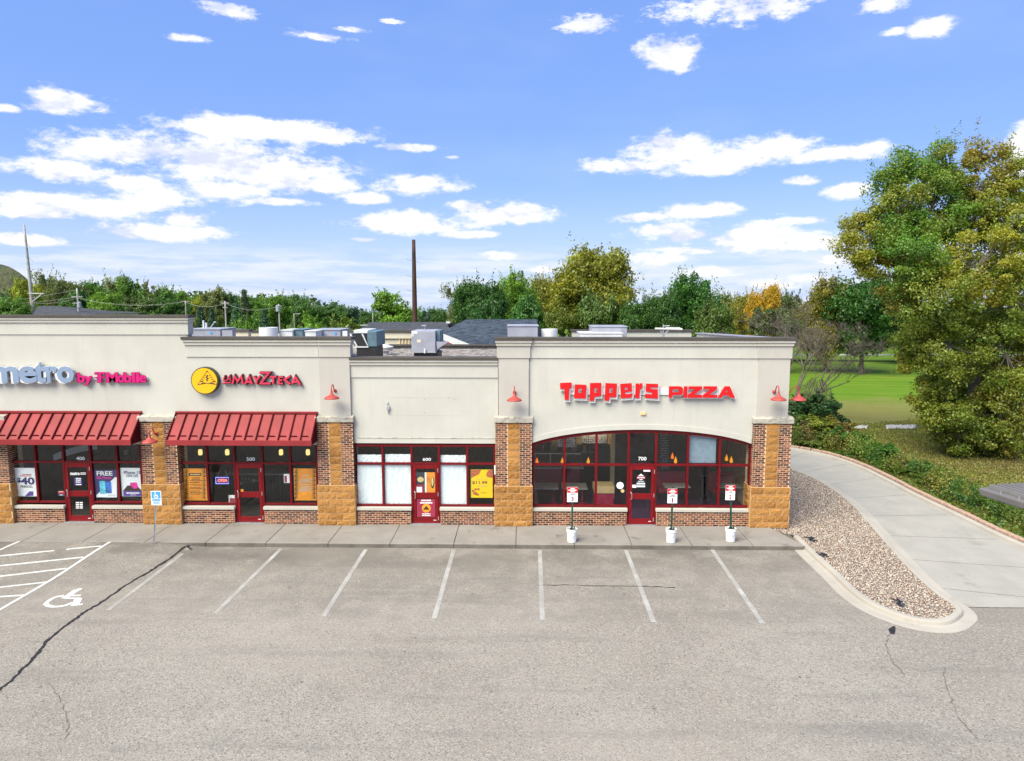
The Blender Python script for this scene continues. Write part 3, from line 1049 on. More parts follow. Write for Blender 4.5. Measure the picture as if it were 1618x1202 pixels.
# sidewalk: separate poured slabs with a kerb front
X_END = PZ(1269, 859, ZS).x
def sidewalk():
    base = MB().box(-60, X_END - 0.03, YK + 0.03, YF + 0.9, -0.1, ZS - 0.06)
    sw = tag(base.build('sidewalk', 'shaded_kerb_concrete', local=True), kind='structure')
    xs = [PZ(x, 862, ZS).x for x in (20, 118, 219, 318, 415, 515, 614, 716, 815, 908, 999, 1094, 1190)]
    step = xs[1] - xs[0]
    xs = [xs[0] - step * k for k in range(4, 0, -1)] + xs + [X_END]
    for i in range(len(xs) - 1):
        a, b = xs[i] + 0.012, xs[i + 1] - 0.012
        mb = MB()
        # each slab is slightly out of level with its neighbours, with a rounded nosing
        dz = rng.uniform(-0.004, 0.004)
        z = ZS + dz
        pr = [(YK, -0.05), (YK, z - 0.03), (YK + 0.008, z - 0.01), (YK + 0.03, z), (YF + 0.85, z + 0.01), (YF + 0.85, -0.05)]
        n = len(pr)
        tap = -0.75 if i == len(xs) - 2 else 0.0
        vs = [(a, y, zz) for y, zz in pr] + [(b + (tap * (y - YK) / 2.6), y, zz) for y, zz in pr]
        fs = [tuple(range(n - 1, -1, -1)), tuple(range(n, 2 * n))] + [(k, (k + 1) % n, (k + 1) % n + n, k + n) for k in range(n)]
        mb.add(vs, fs)
        o = mb.build('slab', 'sidewalk_concrete', sw, local=True)
        o.data.materials.append(MATS['shaded_kerb_concrete'])
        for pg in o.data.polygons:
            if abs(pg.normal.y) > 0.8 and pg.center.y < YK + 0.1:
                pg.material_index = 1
sidewalk()

# painted stall lines, hatching, wheelchair symbol, sealed crack
def px8(x, y):
    return x * 0.12361, 850 + y * 0.12361
def paint():
    stalls = [(306, 862, 171, 964), (444, 867, 340, 969), (578, 868, 511, 974), (717, 868, 686, 977), (853, 869, 857, 980), (989, 869, 1033, 983), (1125, 868, 1205, 985)]
    for a, b, c, d in stalls:
        pts = subdiv(PZ(a, b), PZ(c, d), 10)
        mb = MB(); ground_strip(mb, pts, 0.13, 0.005, lot_z)
        mb.build('stall_line', 'paint_line', lot, local=True)
    hatch = [((280, 80), (-500, 405)), ((1300, 150), (850, 190)), ((700, 205), (-500, 308)), ((1070, 280), (-500, 420)), ((850, 405), (-500, 548)), ((590, 565), (-500, 685)), ((310, 730), (-500, 785)), ((1455, 75), (-420, 1160))]
    for k, (a, b) in enumerate(hatch):
        mb = MB()
        z = 0.005 if k < 7 else 0.008
        ground_strip(mb, subdiv(PZ(*px8(*a)), PZ(*px8(*b)), 12), 0.105, z, lot_z)
        mb.build('hatch_line', 'paint_white', lot, local=True)
    mb = MB()
    def st(pp, w, z):
        ground_strip(mb, spline([PZ(*px8(*p)) for p in pp], 4) if len(pp) > 3 else [PZ(*px8(*p)) for p in pp], w, z, lot_z)
    st([(815, 737), (700, 760), (610, 815), (588, 848), (640, 873), (730, 878), (850, 858), (930, 822)], 0.12, 0.005)
    st([(1045, 655), (975, 662)], 0.17, 0.0055)
    st([(985, 660), (880, 735), (812, 775)], 0.19, 0.006)
    st([(890, 738), (1035, 735)], 0.10, 0.0065)
    st([(835, 772), (1022, 772)], 0.10, 0.007)
    st([(1005, 772), (955, 868)], 0.20, 0.0075)
    st([(950, 862), (1060, 848)], 0.11, 0.008)
    mb.build('wheelchair_symbol', 'paint_white', lot, local=True)
    # crack sealed with tar
    cr = [(760, 82), (735, 95), (690, 130), (640, 160), (600, 185), (550, 212), (510, 235), (470, 262), (430, 290), (385, 320), (340, 345), (300, 375), (270, 395), (225, 432), (190, 460), (168, 490), (150, 510), (120, 545), (90, 575), (40, 625), (0, 655), (-60, 720), (-120, 770)]
    pts = spline([PZ(x * 0.3956, 830 + y * 0.3956) for x, y in cr], 5)
    pts = [p + Vector((rng.uniform(-.02, .02), rng.uniform(-.02, .02), 0)) for p in pts]
    w = [0.075 * rng.uniform(0.65, 1.35) for _ in pts]
    mb = MB(); ground_strip(mb, pts, w, 0.011, lot_z)
    ground_strip(mb, [PZ(301, 862), PZ(297, 866), PZ(303, 869)], 0.07, 0.0125, lot_z)
    mb.build('sealed_crack', 'tar', lot, local=True)
    def crack(pp, w, mat):
        q = spline([PZ(*p) for p in pp], 6)
        q = [p + Vector((rng.uniform(-.03, .03), rng.uniform(-.03, .03), 0)) for p in q]
        m2 = MB(); ground_strip(m2, q, [w * rng.uniform(.3, 1.3) for _ in q], 0.010, lot_z)
        m2.build('hairline_crack', mat, lot, local=True)
    crack([(850, 925), (900, 924.5), (960, 926), (1030, 927), (1066, 929)], 0.035, 'tar')
    crack([(1409, 1000), (1400, 1015), (1411, 1045), (1428, 1066)], 0.03, 'hairline')
    crack([(1495, 1055), (1493, 1070), (1503, 1105), (1520, 1140), (1548, 1170)], 0.02, 'hairline')
    crack([(75, 1080), (95, 1105), (106, 1135), (105, 1165)], 0.02, 'hairline')
    m3 = MB()
    ground_strip(m3, [PZ(1413, 990), PZ(1409, 996), PZ(1410, 1002)], [0.05, 0.16, 0.09], 0.013)
    m3.build('tar_patch', 'tar', lot, local=True)
paint()

# gravel island with its kerb
ISL = [(1262, 846), (1295, 877), (1323, 902), (1354, 931), (1385, 952), (1428, 969), (1462, 976), (1488, 976), (1504, 968), (1507, 957), (1471, 931), (1434, 896), (1397, 855), (1360, 812), (1332, 785), (1292, 759), (1249, 740), (1195, 722)]
isl = spline([PZ(x, y, 0.14) for x, y in ISL], 5)
def sweep_kerb(path, prof, name, mat, sgn=1):
    vs, fs = [], []
    m = len(prof)
    for k, p in enumerate(path):
        a, c = path[max(k - 1, 0)], path[min(k + 1, len(path) - 1)]
        t = (c - a); t.z = 0; t.normalize()
        nn = Vector((t.y, -t.x, 0)) * sgn
        for q, z in prof:
            w = p + nn * q
            vs.append((w.x, w.y, z))
    for k in range(len(path) - 1):
        for j in range(m - 1):
            fs.append((k * m + j, (k + 1) * m + j, (k + 1) * m + j + 1, k * m + j + 1))
    return MB().add(vs, fs).build(name, mat, local=True, smooth=False)
k = sweep_kerb(isl, [(0.0, 0.05), (0.0, 0.135), (0.015, 0.15), (0.12, 0.15), (0.15, 0.14), (0.17, 0.11), (0.19, 0.035), (0.25, 0.022), (0.50, 0.016), (0.505, 0.0)], 'island_kerb', 'kerb_concrete')
tag(k, kind='structure')
gcentre = sum(isl, Vector()) / len(isl)
def island():
    poly = [(p.x, p.y) for p in isl] + [(X_END - 3.0, isl[-1].y), (X_END - 3.0, YF + 0.3), (X_END - 0.9, YF + 0.1)]
    from mathutils.geometry import tessellate_polygon
    tri = tessellate_polygon([[Vector((p[0], p[1], 0)) for p in poly]])
    mb = MB().add([(p[0], p[1], 0.10) for p in poly], [tuple(t) for t in tri])
    tag(mb.build('gravel_bed', 'gravel_bed', local=True), kind='structure')
    # stones: little lumpy rocks, thousands of them
    P = np.array(poly)
    lo, hi = P.min(0), P.max(0)
    def inside(q):
        x, y = q[:, 0], q[:, 1]
        r = np.zeros(len(q), bool)
        j = len(P) - 1
        for i in range(len(P)):
            c = ((P[i, 1] > y) != (P[j, 1] > y)) & (x < (P[j, 0] - P[i, 0]) * (y - P[i, 1]) / (P[j, 1] - P[i, 1] + 1e-12) + P[i, 0])
            r ^= c
            j = i
        return r
    q = nrg.uniform(lo, hi, (int(620 * np.prod(hi - lo)), 2))
    q = q[inside(q)]
    q = q[q[:, 0] > X_END - 2.2]
    n = len(q)
    base = np.array([(1, 0, 0), (-1, 0, 0), (0, 1, 0), (0, -1, 0), (0, 0, 1), (0, 0, -1)], float)
    tris = np.array([(0, 2, 4), (2, 1, 4), (1, 3, 4), (3, 0, 4), (2, 0, 5), (1, 2, 5), (3, 1, 5), (0, 3, 5)])
    sc = nrg.uniform(0.6, 1.35, (n, 1, 1)) * 0.027 * nrg.uniform(0.6, 1.3, (n, 6, 1))
    ang = nrg.uniform(0, 6.283, n)
    c, s = np.cos(ang), np.sin(ang)
    B = base[None] * np.array([1.25, 0.9, 0.7]) * sc
    x = B[..., 0] * c[:, None] - B[..., 1] * s[:, None]
    y = B[..., 0] * s[:, None] + B[..., 1] * c[:, None]
    V = np.stack([x + q[:, 0:1], y + q[:, 1:2], B[..., 2] + nrg.uniform(0.10, 0.135, (n, 1))], -1).reshape(-1, 3)
    F = (tris[None] + (np.arange(n) * 6)[:, None, None]).reshape(-1, 3)
    pal = np.array([(0.50, 0.42, 0.35), (0.42, 0.33, 0.27), (0.34, 0.25, 0.19), (0.55, 0.49, 0.43), (0.25, 0.205, 0.17), (0.44, 0.37, 0.31), (0.36, 0.24, 0.17), (0.56, 0.49, 0.41)])
    cc = pal[nrg.integers(0, len(pal), n)] * nrg.uniform(0.7, 1.1, (n, 1))
    me = array_mesh('gravel', V, F, np.repeat(cc, 6, 0))
    o = link_mesh('gravel', me, 'stone')
    tag(o, 'brown and cream river gravel filling the island beside the driveway', 'gravel', kind='stuff')
    # scraps of black landscape fabric sticking out
    labs = ['scrap of black fabric in gravel at the rounded tip of the island', 'scrap of black fabric in gravel beside the end of the sidewalk', 'scrap of black fabric in gravel along the parking side kerb']
    for (px, py), lb in zip([(1420, 952), (1283, 852), (1300, 877)], labs):
        p = PZ(px, py, 0.15)
        mb = MB()
        vs = []
        nx = 7
        for j in range(nx):
            for i in range(nx):
                u, v = i / (nx - 1) - .5, j / (nx - 1) - .5
                rr = 1 + 0.5 * math.sin(7 * u + px) * math.cos(5 * v)
                vs.append((p.x + u * 0.22 * rr + 0.05 * math.sin(9 * v), p.y + v * 0.42 * rr, p.z - 0.01 + 0.05 * rng.random()))
        fs = [(j * nx + i, j * nx + i + 1, (j + 1) * nx + i + 1, (j + 1) * nx + i) for j in range(nx - 1) for i in range(nx - 1) if rng.random() < 0.7]
        mb.add(vs, fs)
        tag(mb.build('fabric_scrap', 'netting'), lb, 'fabric scrap', 'fabric scraps in the gravel')
island()

# ------------------------------------------------------------------ the shop building
def zy(py, Y=YF, px=809):
    return PY(px, py, Y).z
def xx(px, py=765, Y=YF):
    return PY(px, py, Y).x

BLD = thing('strip_mall_building', (0, YF + 6, ZS), 'long cream stucco shop building with brick piers and red storefronts', 'building')
Z_BASE = zy(767.5)
Z_LB, Z_LT = zy(667.5), zy(657.5)
PIERS = [(-42, 16), (226, 283), (503, 559.5), (783, 840), (1187.5, 1247)]
PX = [(xx(a), xx(b)) for a, b in PIERS]
YW4, YW5, YW6, YW7 = YF + 0.16, YF + 0.11, YF + 0.16, YF + 0.13
YG = YF + 0.25                        # glass plane
Y_BACK = 36.0

BRICKS = [(0.30, 0.115, 0.058), (0.22, 0.078, 0.042), (0.13, 0.047, 0.030), (0.37, 0.16, 0.083), (0.26, 0.094, 0.053), (0.085, 0.036, 0.027)]
def bricks(mb, u0, u1, z0, z1, put):
    """running bond; put(u_a, u_b, z_a, z_b, proud, colour) adds one brick"""
    H, W, J = 0.0762, 0.203, 0.021
    nrow = max(1, round((z1 - z0) / H))
    h = (z1 - z0) / nrow
    for r in range(nrow):
        u = u0 - (W / 2 if r % 2 else 0)
        while u < u1 - 0.01:
            a, b = max(u, u0) + J / 2, min(u + W, u1) - J / 2
            if b - a > 0.02:
                c = rng.choice(BRICKS)
                k = rng.uniform(0.65, 1.1)
                put(a, b, z0 + r * h + J / 2, z0 + (r + 1) * h - J / 2, rng.uniform(0.006, 0.011), tuple(x * k for x in c))
            u += W
def brick_front(mb, x0, x1, z0, z1, Y):
    bricks(mb, x0, x1, z0, z1, lambda a, b, c, d, p, col: mb.box(a, b, Y - p, Y + 0.02, c, d, col))
def brick_side(mb, X, sgn, y0, y1, z0, z1):
    bricks(mb, y0, y1, z0, z1, lambda a, b, c, d, p, col: mb.box(X + sgn * p, X - sgn * 0.02, a, b, c, d, col))

# a few rough block meshes, shared by all split-faced blocks (unit size, front towards -y)
def rough_block(seed):
    r = random.Random(seed)
    mb = MB()
    nx, nz = 5, 3
    vs = []
    for j in range(nz + 1):
        for i in range(nx + 1):
            e = (i in (0, nx)) or (j in (0, nz))
            vs.append((i / nx - 0.5, -r.uniform(0.0, 0.35) if e else -r.uniform(0.25, 1.0), j / nz - 0.5))
    fs = [(j * (nx + 1) + i, j * (nx + 1) + i + 1, (j + 1) * (nx + 1) + i + 1, (j + 1) * (nx + 1) + i) for j in range(nz) for i in range(nx)]
    n = len(vs)
    vs += [(-0.5, 1.5, -0.5), (0.5, 1.5, -0.5), (0.5, 1.5, 0.5), (-0.5, 1.5, 0.5)]
    bl, br, tl, tr = 0, nx, nz * (nx + 1), nz * (nx + 1) + nx
    fs += [(bl, n, n + 1, br), (br, n + 1, n + 2, tr), (tr, n + 2, n + 3, tl), (tl, n + 3, n, bl)]
    me = bpy.data.meshes.new('block')
    me.from_pydata(vs, [], fs)
    me.materials.append(MATS['split_block'])
    return me
BLOCKS = [rough_block(s) for s in range(6)]
def block(parent, x0, x1, z0, z1, Y, proud=0.03, rot=0.0):
    """one split-faced block on a front (rot 0) or side face"""
    o = bpy.data.objects.new('block', rng.choice(BLOCKS))
    COL.objects.link(o)
    o.parent = parent
    J = 0.010
    org = wloc(parent)
    o.location = Vector(((x0 + x1) / 2, Y, (z0 + z1) / 2)) - org
    o.scale = (max(0.02, x1 - x0 - 2 * J), proud, z1 - z0 - 2 * J)
    o.rotation_euler = (0, 0, rot)
    return o

def pier(k):
    x0, x1 = PX[k]
    yb = YF + 0.74
    core = MB().box(x0 + 0.005, x1 - 0.005, YF + 0.006, yb, ZS, Z_LB).build('pier', 'mortar', BLD)
    w = x1 - x0
    ca, cb = x0 + w * 0.335, x0 + w * 0.665
    mb = MB()
    brick_front(mb, x0, ca, Z_BASE, Z_LB, YF + 0.006)
    brick_front(mb, cb, x1, Z_BASE, Z_LB, YF + 0.006)
    brick_side(mb, x0 + 0.005, -1, YF, yb - 0.2, Z_BASE, Z_LB)
    brick_side(mb, x1 - 0.005, 1, YF, yb - 0.2 if k < 4 else yb, Z_BASE, Z_LB)
    o = mb.build('brickwork', 'brick', core)
    o['kind'] = 'stuff'
    # centre column of blocks
    MB().box(ca, cb, YF - 0.004, YF + 0.02, Z_BASE, Z_LB - 0.002).build('block_bed', 'block_mortar', core)
    n = 9
    for i in range(n):
        h = (Z_LB - Z_BASE) / n
        block(core, ca, cb, Z_BASE + i * h, Z_BASE + (i + 1) * h, YF - 0.006, 0.024)
    # wider base of blocks
    yb0 = YF - 0.05
    MB().box(x0 - 0.035, x1 + 0.035, yb0, yb - 0.01, ZS, Z_BASE - 0.003).build('block_bed', 'block_mortar', core)
    zc = ZS + 0.21
    rows = 5
    hh = (Z_BASE - zc) / rows
    for r in range(-1, rows):
        z0, z1 = (ZS + 0.005, zc) if r < 0 else (zc + r * hh, zc + (r + 1) * hh)
        L = 0.46
        u = x0 - 0.035 - (L / 2 if r % 2 else 0)
        while u < x1 + 0.03:
            a, b = max(u, x0 - 0.035), min(u + L, x1 + 0.035)
            if b - a > 0.05:
                block(core, a, b, z0, z1, yb0 - 0.002, 0.026)
            u += L
        for X, rot in ((x0 - 0.037, -math.pi / 2), (x1 + 0.037, math.pi / 2)):
            if (rot > 0 and k == 3) or (rot < 0 and k < 3):
                continue
            o = block(core, -0.33, 0.33, z0, z1, YF, 0.03, rot)
            o.location = Vector((X, (yb0 + yb) / 2 - 0.01, (z0 + z1) / 2)) - wloc(core)
    # ledge stone: slab with a sloped top
    o = MB()
    a, b = x0 - 0.045, x1 + 0.045
    prof = [(YF - 0.07, Z_LB), (YF - 0.07, Z_LT - 0.05), (YF + 0.10, Z_LT), (yb, Z_LT), (yb, Z_LB)]
    o.add([(a, y, z) for y, z in prof] + [(b, y, z) for y, z in prof],
          [(0, 1, 2, 3, 4), (9, 8, 7, 6, 5)] + [(i, i + 5, (i + 1) % 5 + 5, (i + 1) % 5) for i in range(5)])
    o.build('ledge', 'ledge_stone', BLD, bevel=0.012)
for k in range(5):
    pier(k)

def cornice(pa, pb, Y, caps, left_ret=True, right_ret=True, mat='trim_stucco', body='stucco', back=0.34, y_floor=702.0, arch=None, dx0=0, dx1=0):
    """one stretch of wall: body, frieze, two-step cornice and dark metal coping; pa, pb pixels, caps = four pixel heights"""
    t, c0, c1, f = [zy(v, Y) for v in caps]
    x0, x1 = xx(pa, 600, Y) + dx0, xx(pb, 600, Y) + dx1
    zb = zy(y_floor, Y)
    el = 0.05 if left_ret else 0.0
    er = 0.05 if right_ret else 0.0
    if arch is None:
        MB().box(x0, x1, Y, Y + back, zb, t - 0.03).build('wall', body, BLD)
    else:
        poly = [(x0, t - 0.03), (x0, arch[0][1])] + arch + [(x1, arch[-1][1]), (x1, t - 0.03)]
        MB().prism_xz(poly, Y, Y + back).build('wall', body, BLD)
    MB().box(x0 - el, x1 + er, Y - 0.035, Y + back + 0.02, f, c1).build('frieze', body, BLD, bevel=0.006)
    m = MB()
    m.box(x0 - el * 1.6, x1 + er * 1.6, Y - 0.085, Y + back + 0.04, c1, c1 + (c0 - c1) * 0.55)
    m.box(x0 - el * 2.2, x1 + er * 2.2, Y - 0.125, Y + back + 0.05, c1 + (c0 - c1) * 0.55 + 0.001, c0)
    m.build('cornice', mat, BLD, bevel=0.01)
    MB().box(x0 - el * 2.7, x1 + er * 2.7, Y - 0.16, Y + back + 0.09, c0 + 0.001, t).build('coping', 'coping', BLD, bevel=0.008)
    return x0, x1, zb

W4 = cornice(-420, 300, YW4, (497.6, 501.6, 510.0, 529.0), y_floor=704)
W5 = cornice(298, 505, YW5, (532.4, 536.6, 545.6, 564.4), right_ret=False, y_floor=704)
P3 = cornice(505, 552.8, YF + 0.06, (532.2, 536.6, 545.6, 564.4), left_ret=False, body='stucco_pilaster', y_floor=662, dx0=0.002)
W6 = cornice(553.4, 787, YW6, (564.3, 568.2, 577.0, 596.6), False, False, y_floor=700.6, dx0=0.003, dx1=-0.003)
P4 = cornice(787.6, 835.6, YF + 0.05, (532.6, 537.2, 546.2, 565.6), body='stucco_pilaster', y_floor=662)
# arched wall over the corner unit
ARC = [(841 + (1187 - 841) * i / 30) for i in range(31)]
def arc_y(px, top=677.5, end=699.0):
    u = (px - 1014) / 173.0
    return top + (end - top) * (1 - math.sqrt(max(0, 1 - (u * 0.86) ** 2))) / (1 - math.sqrt(1 - 0.86 ** 2))
arc_pts = [(xx(p, 690, YW7), zy(arc_y(p), YW7)) for p in ARC]
W7 = cornice(836, 1197, YW7, (532.8, 537.0, 546.2, 565.6), False, False, arch=arc_pts, dx0=0.003)
P5 = cornice(1197.6, 1247.5, YF + 0.09, (532.6, 537.0, 546.2, 565.6), left_ret=True, body='stucco_pilaster', y_floor=662)
# arch trim band
def arch_trim():
    up = [(xx(p, 690, YW7), zy(arc_y(p, 670.0, 691.0), YW7)) for p in ARC]
    m = MB()
    for i in range(30):
        a, b, c, d = arc_pts[i], arc_pts[i + 1], up[i + 1], up[i]
        z = 0.006
        q = [(a[0], a[1] - z), (b[0], b[1] - z), c, d]
        m.prism_xz(q, YW7 - 0.035, YW7 + 0.05)
    m.build('arch_trim', 'stucco', BLD)
arch_trim()
# square drip band at the foot of the low wall
bx('drip_band', 'ledge_stone', BLD, W6[0] + 0.2, W6[1] - 0.1, YW6 - 0.03, YW6 + 0.1, zy(693.2, YW6), zy(691.6, YW6), 0.004)
bx('lintel', 'stucco', BLD, W6[0] + 0.15, W6[1] - 0.05, YW6 - 0.022, YW6 + 0.1, zy(700.8, YW6), zy(693.3, YW6), 0.006)

# side and rear walls, roof deck
XR = P5[1]
def shell():
    zr = 5.75
    bx('roof_deck', 'roof_gravel', BLD, -45, XR - 0.3, YF + 0.65, Y_BACK - 0.3, zr - 0.15, zr)
    m = MB()
    zt0, zt1 = zy(534, YF), PY(1117, 527, Y_BACK).z
    m.hull8([(XR - 0.32, YF + 0.44, ZS), (XR, YF + 0.44, ZS), (XR, Y_BACK, ZS), (XR - 0.32, Y_BACK, ZS)],
            [(XR - 0.32, YF + 0.44, zt0 - 0.06), (XR, YF + 0.44, zt0 - 0.06), (XR, Y_BACK, zt1), (XR - 0.32, Y_BACK, zt1)])
    m.build('side_wall', 'stucco', BLD)
    c = MB()
    c.hull8([(XR - 0.40, YF + 0.53, zt0 - 0.055), (XR + 0.05, YF + 0.53, zt0 - 0.055), (XR + 0.05, Y_BACK + 0.05, zt1 + 0.002), (XR - 0.40, Y_BACK + 0.05, zt1 + 0.002)],
            [(XR - 0.40, YF + 0.53, zt0 - 0.01), (XR + 0.05, YF + 0.53, zt0 - 0.01), (XR + 0.05, Y_BACK + 0.05, zt1 + 0.05), (XR - 0.40, Y_BACK + 0.05, zt1 + 0.05)])
    c.build('side_coping', 'unit_grey', BLD)
    bx('rear_wall', 'stucco', BLD, -45, XR - 0.33, Y_BACK - 0.3, Y_BACK, ZS, zr + 0.0)
    # low dark flashing across the rear of the roof
    a, b = PY(585, 546, 35.6), PY(790, 546, 35.6)
    bx('rear_flashing', 'roof_membrane', BLD, a.x, b.x, 35.25, 35.6, zr + 0.002, PY(650, 546, 35.6).z)
    bx('rear_coping', 'coping', BLD, a.x - 0.05, b.x + 0.05, 35.2, 35.66, PY(650, 546, 35.6).z + 0.002, PY(650, 543.6, 35.6).z)
shell()

# ------------------------------------------------------------------ storefronts
def storefront(num, pxs, door_span, head, tran, sill, knee_bot=829.0, arch=False):
    """red mullioned shop window; pxs = mullion pixel positions, door_span = index of the bay with the door"""
    X = [xx(p, 765, YG) for p in pxs]
    zt, zs = zy(tran, YG), zy(sill, YG)
    def zh(px):
        return zy(arc_y(px) + 1.5, YG) if arch else zy(head, YG)
    fr = MB()
    mw = 0.040
    y0, y1 = YG - 0.07, YG + 0.06
    for i, p in enumerate(pxs):
        lo = ZS + 0.01 if i in (door_span, door_span + 1) else zs
        fr.box(X[i] - mw, X[i] + mw, y0, y1, lo, zh(p) - (0.0 if arch else 0.002))
    # transom bar, head and sill rails between the mullions
    rails = []
    class _R:
        def box(s, *a):
            rails.append(MB().box(*a))
        def prism_xz(s, *a):
            cur_arc.prism_xz(*a)
    fr2 = _R()
    for i in range(len(pxs) - 1):
        a, b = X[i] + mw, X[i + 1] - mw
        fr2.box(a, b, y0 + 0.006, y1, zt - 0.04, zt + 0.035)
        if i != door_span:
            fr2.box(a, b, y0 + 0.006, y1, zs - 0.002, zs + 0.075)
        if arch:
            n = 8
            cur_arc = MB()
            rails.append(cur_arc)
            for j in range(n):
                pa = pxs[i] + (pxs[i + 1] - pxs[i]) * j / n
                pb = pxs[i] + (pxs[i + 1] - pxs[i]) * (j + 1) / n
                xa, xb = max(a, xx(pa, 765, YG)), min(b, xx(pb, 765, YG))
                if xb > xa:
                    fr2.prism_xz([(xa, zh(pa) - 0.08), (xb, zh(pb) - 0.08), (xb, zh(pb) + 0.03), (xa, zh(pa) + 0.03)], y0 + 0.006, y1)
        else:
            fr2.box(a, b, y0 + 0.006, y1, zh(0) - 0.075, zh(0))
    f = fr.build('window_frame', 'red_frame', BLD, bevel=0.006)
    for q in rails:
        q.build('rail', 'red_frame', f, bevel=0.006 if len(q.v) == 8 else 0)
    # panes
    for i in range(len(pxs) - 1):
        a, b = X[i] + mw - 0.004, X[i + 1] - mw + 0.004
        za, zb = zt + 0.03, min(zh(pxs[i]), zh(pxs[i + 1])) - 0.06
        if arch:
            n = 8
            up = []
            for j in range(n + 1):
                pp = pxs[i] + (pxs[i + 1] - pxs[i]) * j / n
                up.append((min(max(xx(pp, 765, YG), a), b), zh(pp) - 0.06))
            MB().prism_xz([(a, za), (b, za)] + up[::-1], YG - 0.004, YG + 0.004).build('pane', 'glass', f)
        else:
            MB().box(a, b, YG - 0.004, YG + 0.004, za, zb).build('pane', 'glass', f)
        if i != door_span:
            MB().box(a, b, YG - 0.004, YG + 0.004, zs + 0.07, zt - 0.035).build('pane', 'glass', f)
    # door leaf
    i = door_span
    a, b = X[i] + mw + 0.006, X[i + 1] - mw - 0.006
    zb = ZS + 0.035
    ztop = zt - 0.045
    dy0, dy1 = YG - 0.065, YG - 0.015
    d = MB()
    st = 0.10
    r0, r1 = zy(817.5, YG), zy(787, YG)
    r2, r3 = zy(778, YG), zy(740.5, YG)
    d.box(a, a + st, dy0, dy1, zb, ztop)
    d.box(b - st, b, dy0, dy1, zb, ztop)
    for z0, z1 in ((zb, r0), (r1, r2), (r3, ztop)):
        d.box(a + st, b - st, dy0 + 0.003, dy1, z0, z1)
    door = d.build('door', 'red_door', BLD, bevel=0.006)
    for z0, z1 in ((r0, r1), (r2, r3)):
        MB().box(a + st - 0.005, b - st + 0.005, YG - 0.045, YG - 0.037, z0 - 0.005, z1 + 0.005).build('pane', 'glass', door)
    hz = zy(781, YG)
    hx = a + 0.05
    hd = MB()
    hd.tube([(hx, dy0, hz + 0.13), (hx, dy0 - 0.07, hz + 0.13), (hx + 0.03, dy0 - 0.09, hz + 0.11), (hx + 0.03, dy0 - 0.09, hz - 0.11), (hx, dy0 - 0.07, hz - 0.13), (hx, dy0, hz - 0.13)], 0.017, 8)
    hd.build('handle', 'steel', door, smooth=True)
    hg = MB()
    for z in (zb + 0.18, (zb + ztop) / 2, ztop - 0.2):
        hg.box(b - 0.012, b + 0.012, dy0 - 0.016, dy0 - 0.001, z - 0.07, z + 0.07)
    hg.build('hinge', 'galv', door)
    MB().box(b - 0.18, b - 0.08, dy0 - 0.012, dy0, zb + 0.1, zb + 0.12).build('stop', 'white_plastic', door)
    MB().box(X[i] - 0.06, X[i + 1] + 0.06, YG - 0.2, YG + 0.1, ZS + 0.002, ZS + 0.03).build('threshold', 'galv', BLD)
    # knee walls under the glass
    kz0, kz1 = ZS, zy(807.0, YF + 0.1)
    YKN = YF + 0.10
    spans = [(PX_LEFT(num), X[i] - 0.05), (X[i + 1] + 0.05, PX_RIGHT(num))]
    for (a, b) in spans:
        core = MB().box(a, b, YKN + 0.006, YG + 0.12, kz0, kz1).build('knee_wall', 'mortar', BLD)
        mb = MB()
        brick_front(mb, a, b, kz0, kz1, YKN + 0.006)
        sgn = 1 if b < (X[i] + X[i + 1]) / 2 else -1
        brick_side(mb, b if sgn > 0 else a, sgn, YKN, YG - 0.02, kz0, kz1)
        o = mb.build('brickwork', 'brick', core)
        o['kind'] = 'stuff'
        MB().box(a - (0 if sgn > 0 else 0.03), b + (0.03 if sgn > 0 else 0), YKN - 0.055, YG - 0.03, kz1 + 0.001, kz1 + 0.115).build('sill', 'trim_stucco', BLD, bevel=0.012)
    # suite number on the transom
    n = MB()
    c = (pxs[i] + pxs[i + 1]) / 2 + 1.5
    top = {'400': 721.3, '500': 722.3, '600': 723.2, '700': 721.6}[num]
    bot = {'400': 726.8, '500': 727.8, '600': 727.8, '700': 727.4}[num]
    text_px(n, num, c - 6.5, c + 6.5, top, bot, YG - 0.006, 0.004, bold=0.018)
    n.build('suite_number', 'white_print', BLD)
    return X, zt, zs

def PX_LEFT(n):
    return {'400': PX[0][1], '500': PX[1][1], '600': PX[2][1], '700': PX[3][1]}[n] + 0.006
def PX_RIGHT(n):
    return {'400': PX[1][0], '500': PX[2][0], '600': PX[3][0], '700': PX[4][0]}[n] - 0.006

SF = {}
SF['400'] = storefront('400', [19, 60.5, 104.5, 147, 188.5, 226], 2, 700.5, 732, 797.5)
SF['500'] = storefront('500', [286, 329.5, 373, 416.5, 460.5, 502], 2, 701, 732.8, 799)
SF['600'] = storefront('600', [561.5, 606, 651.5, 694.5, 739, 782], 2, 702.2, 732.4, 800)
SF['700'] = storefront('700', [842, 891.5, 941.5, 992, 1035, 1085, 1135, 1184], 3, 690, 733, 799.5, arch=True)

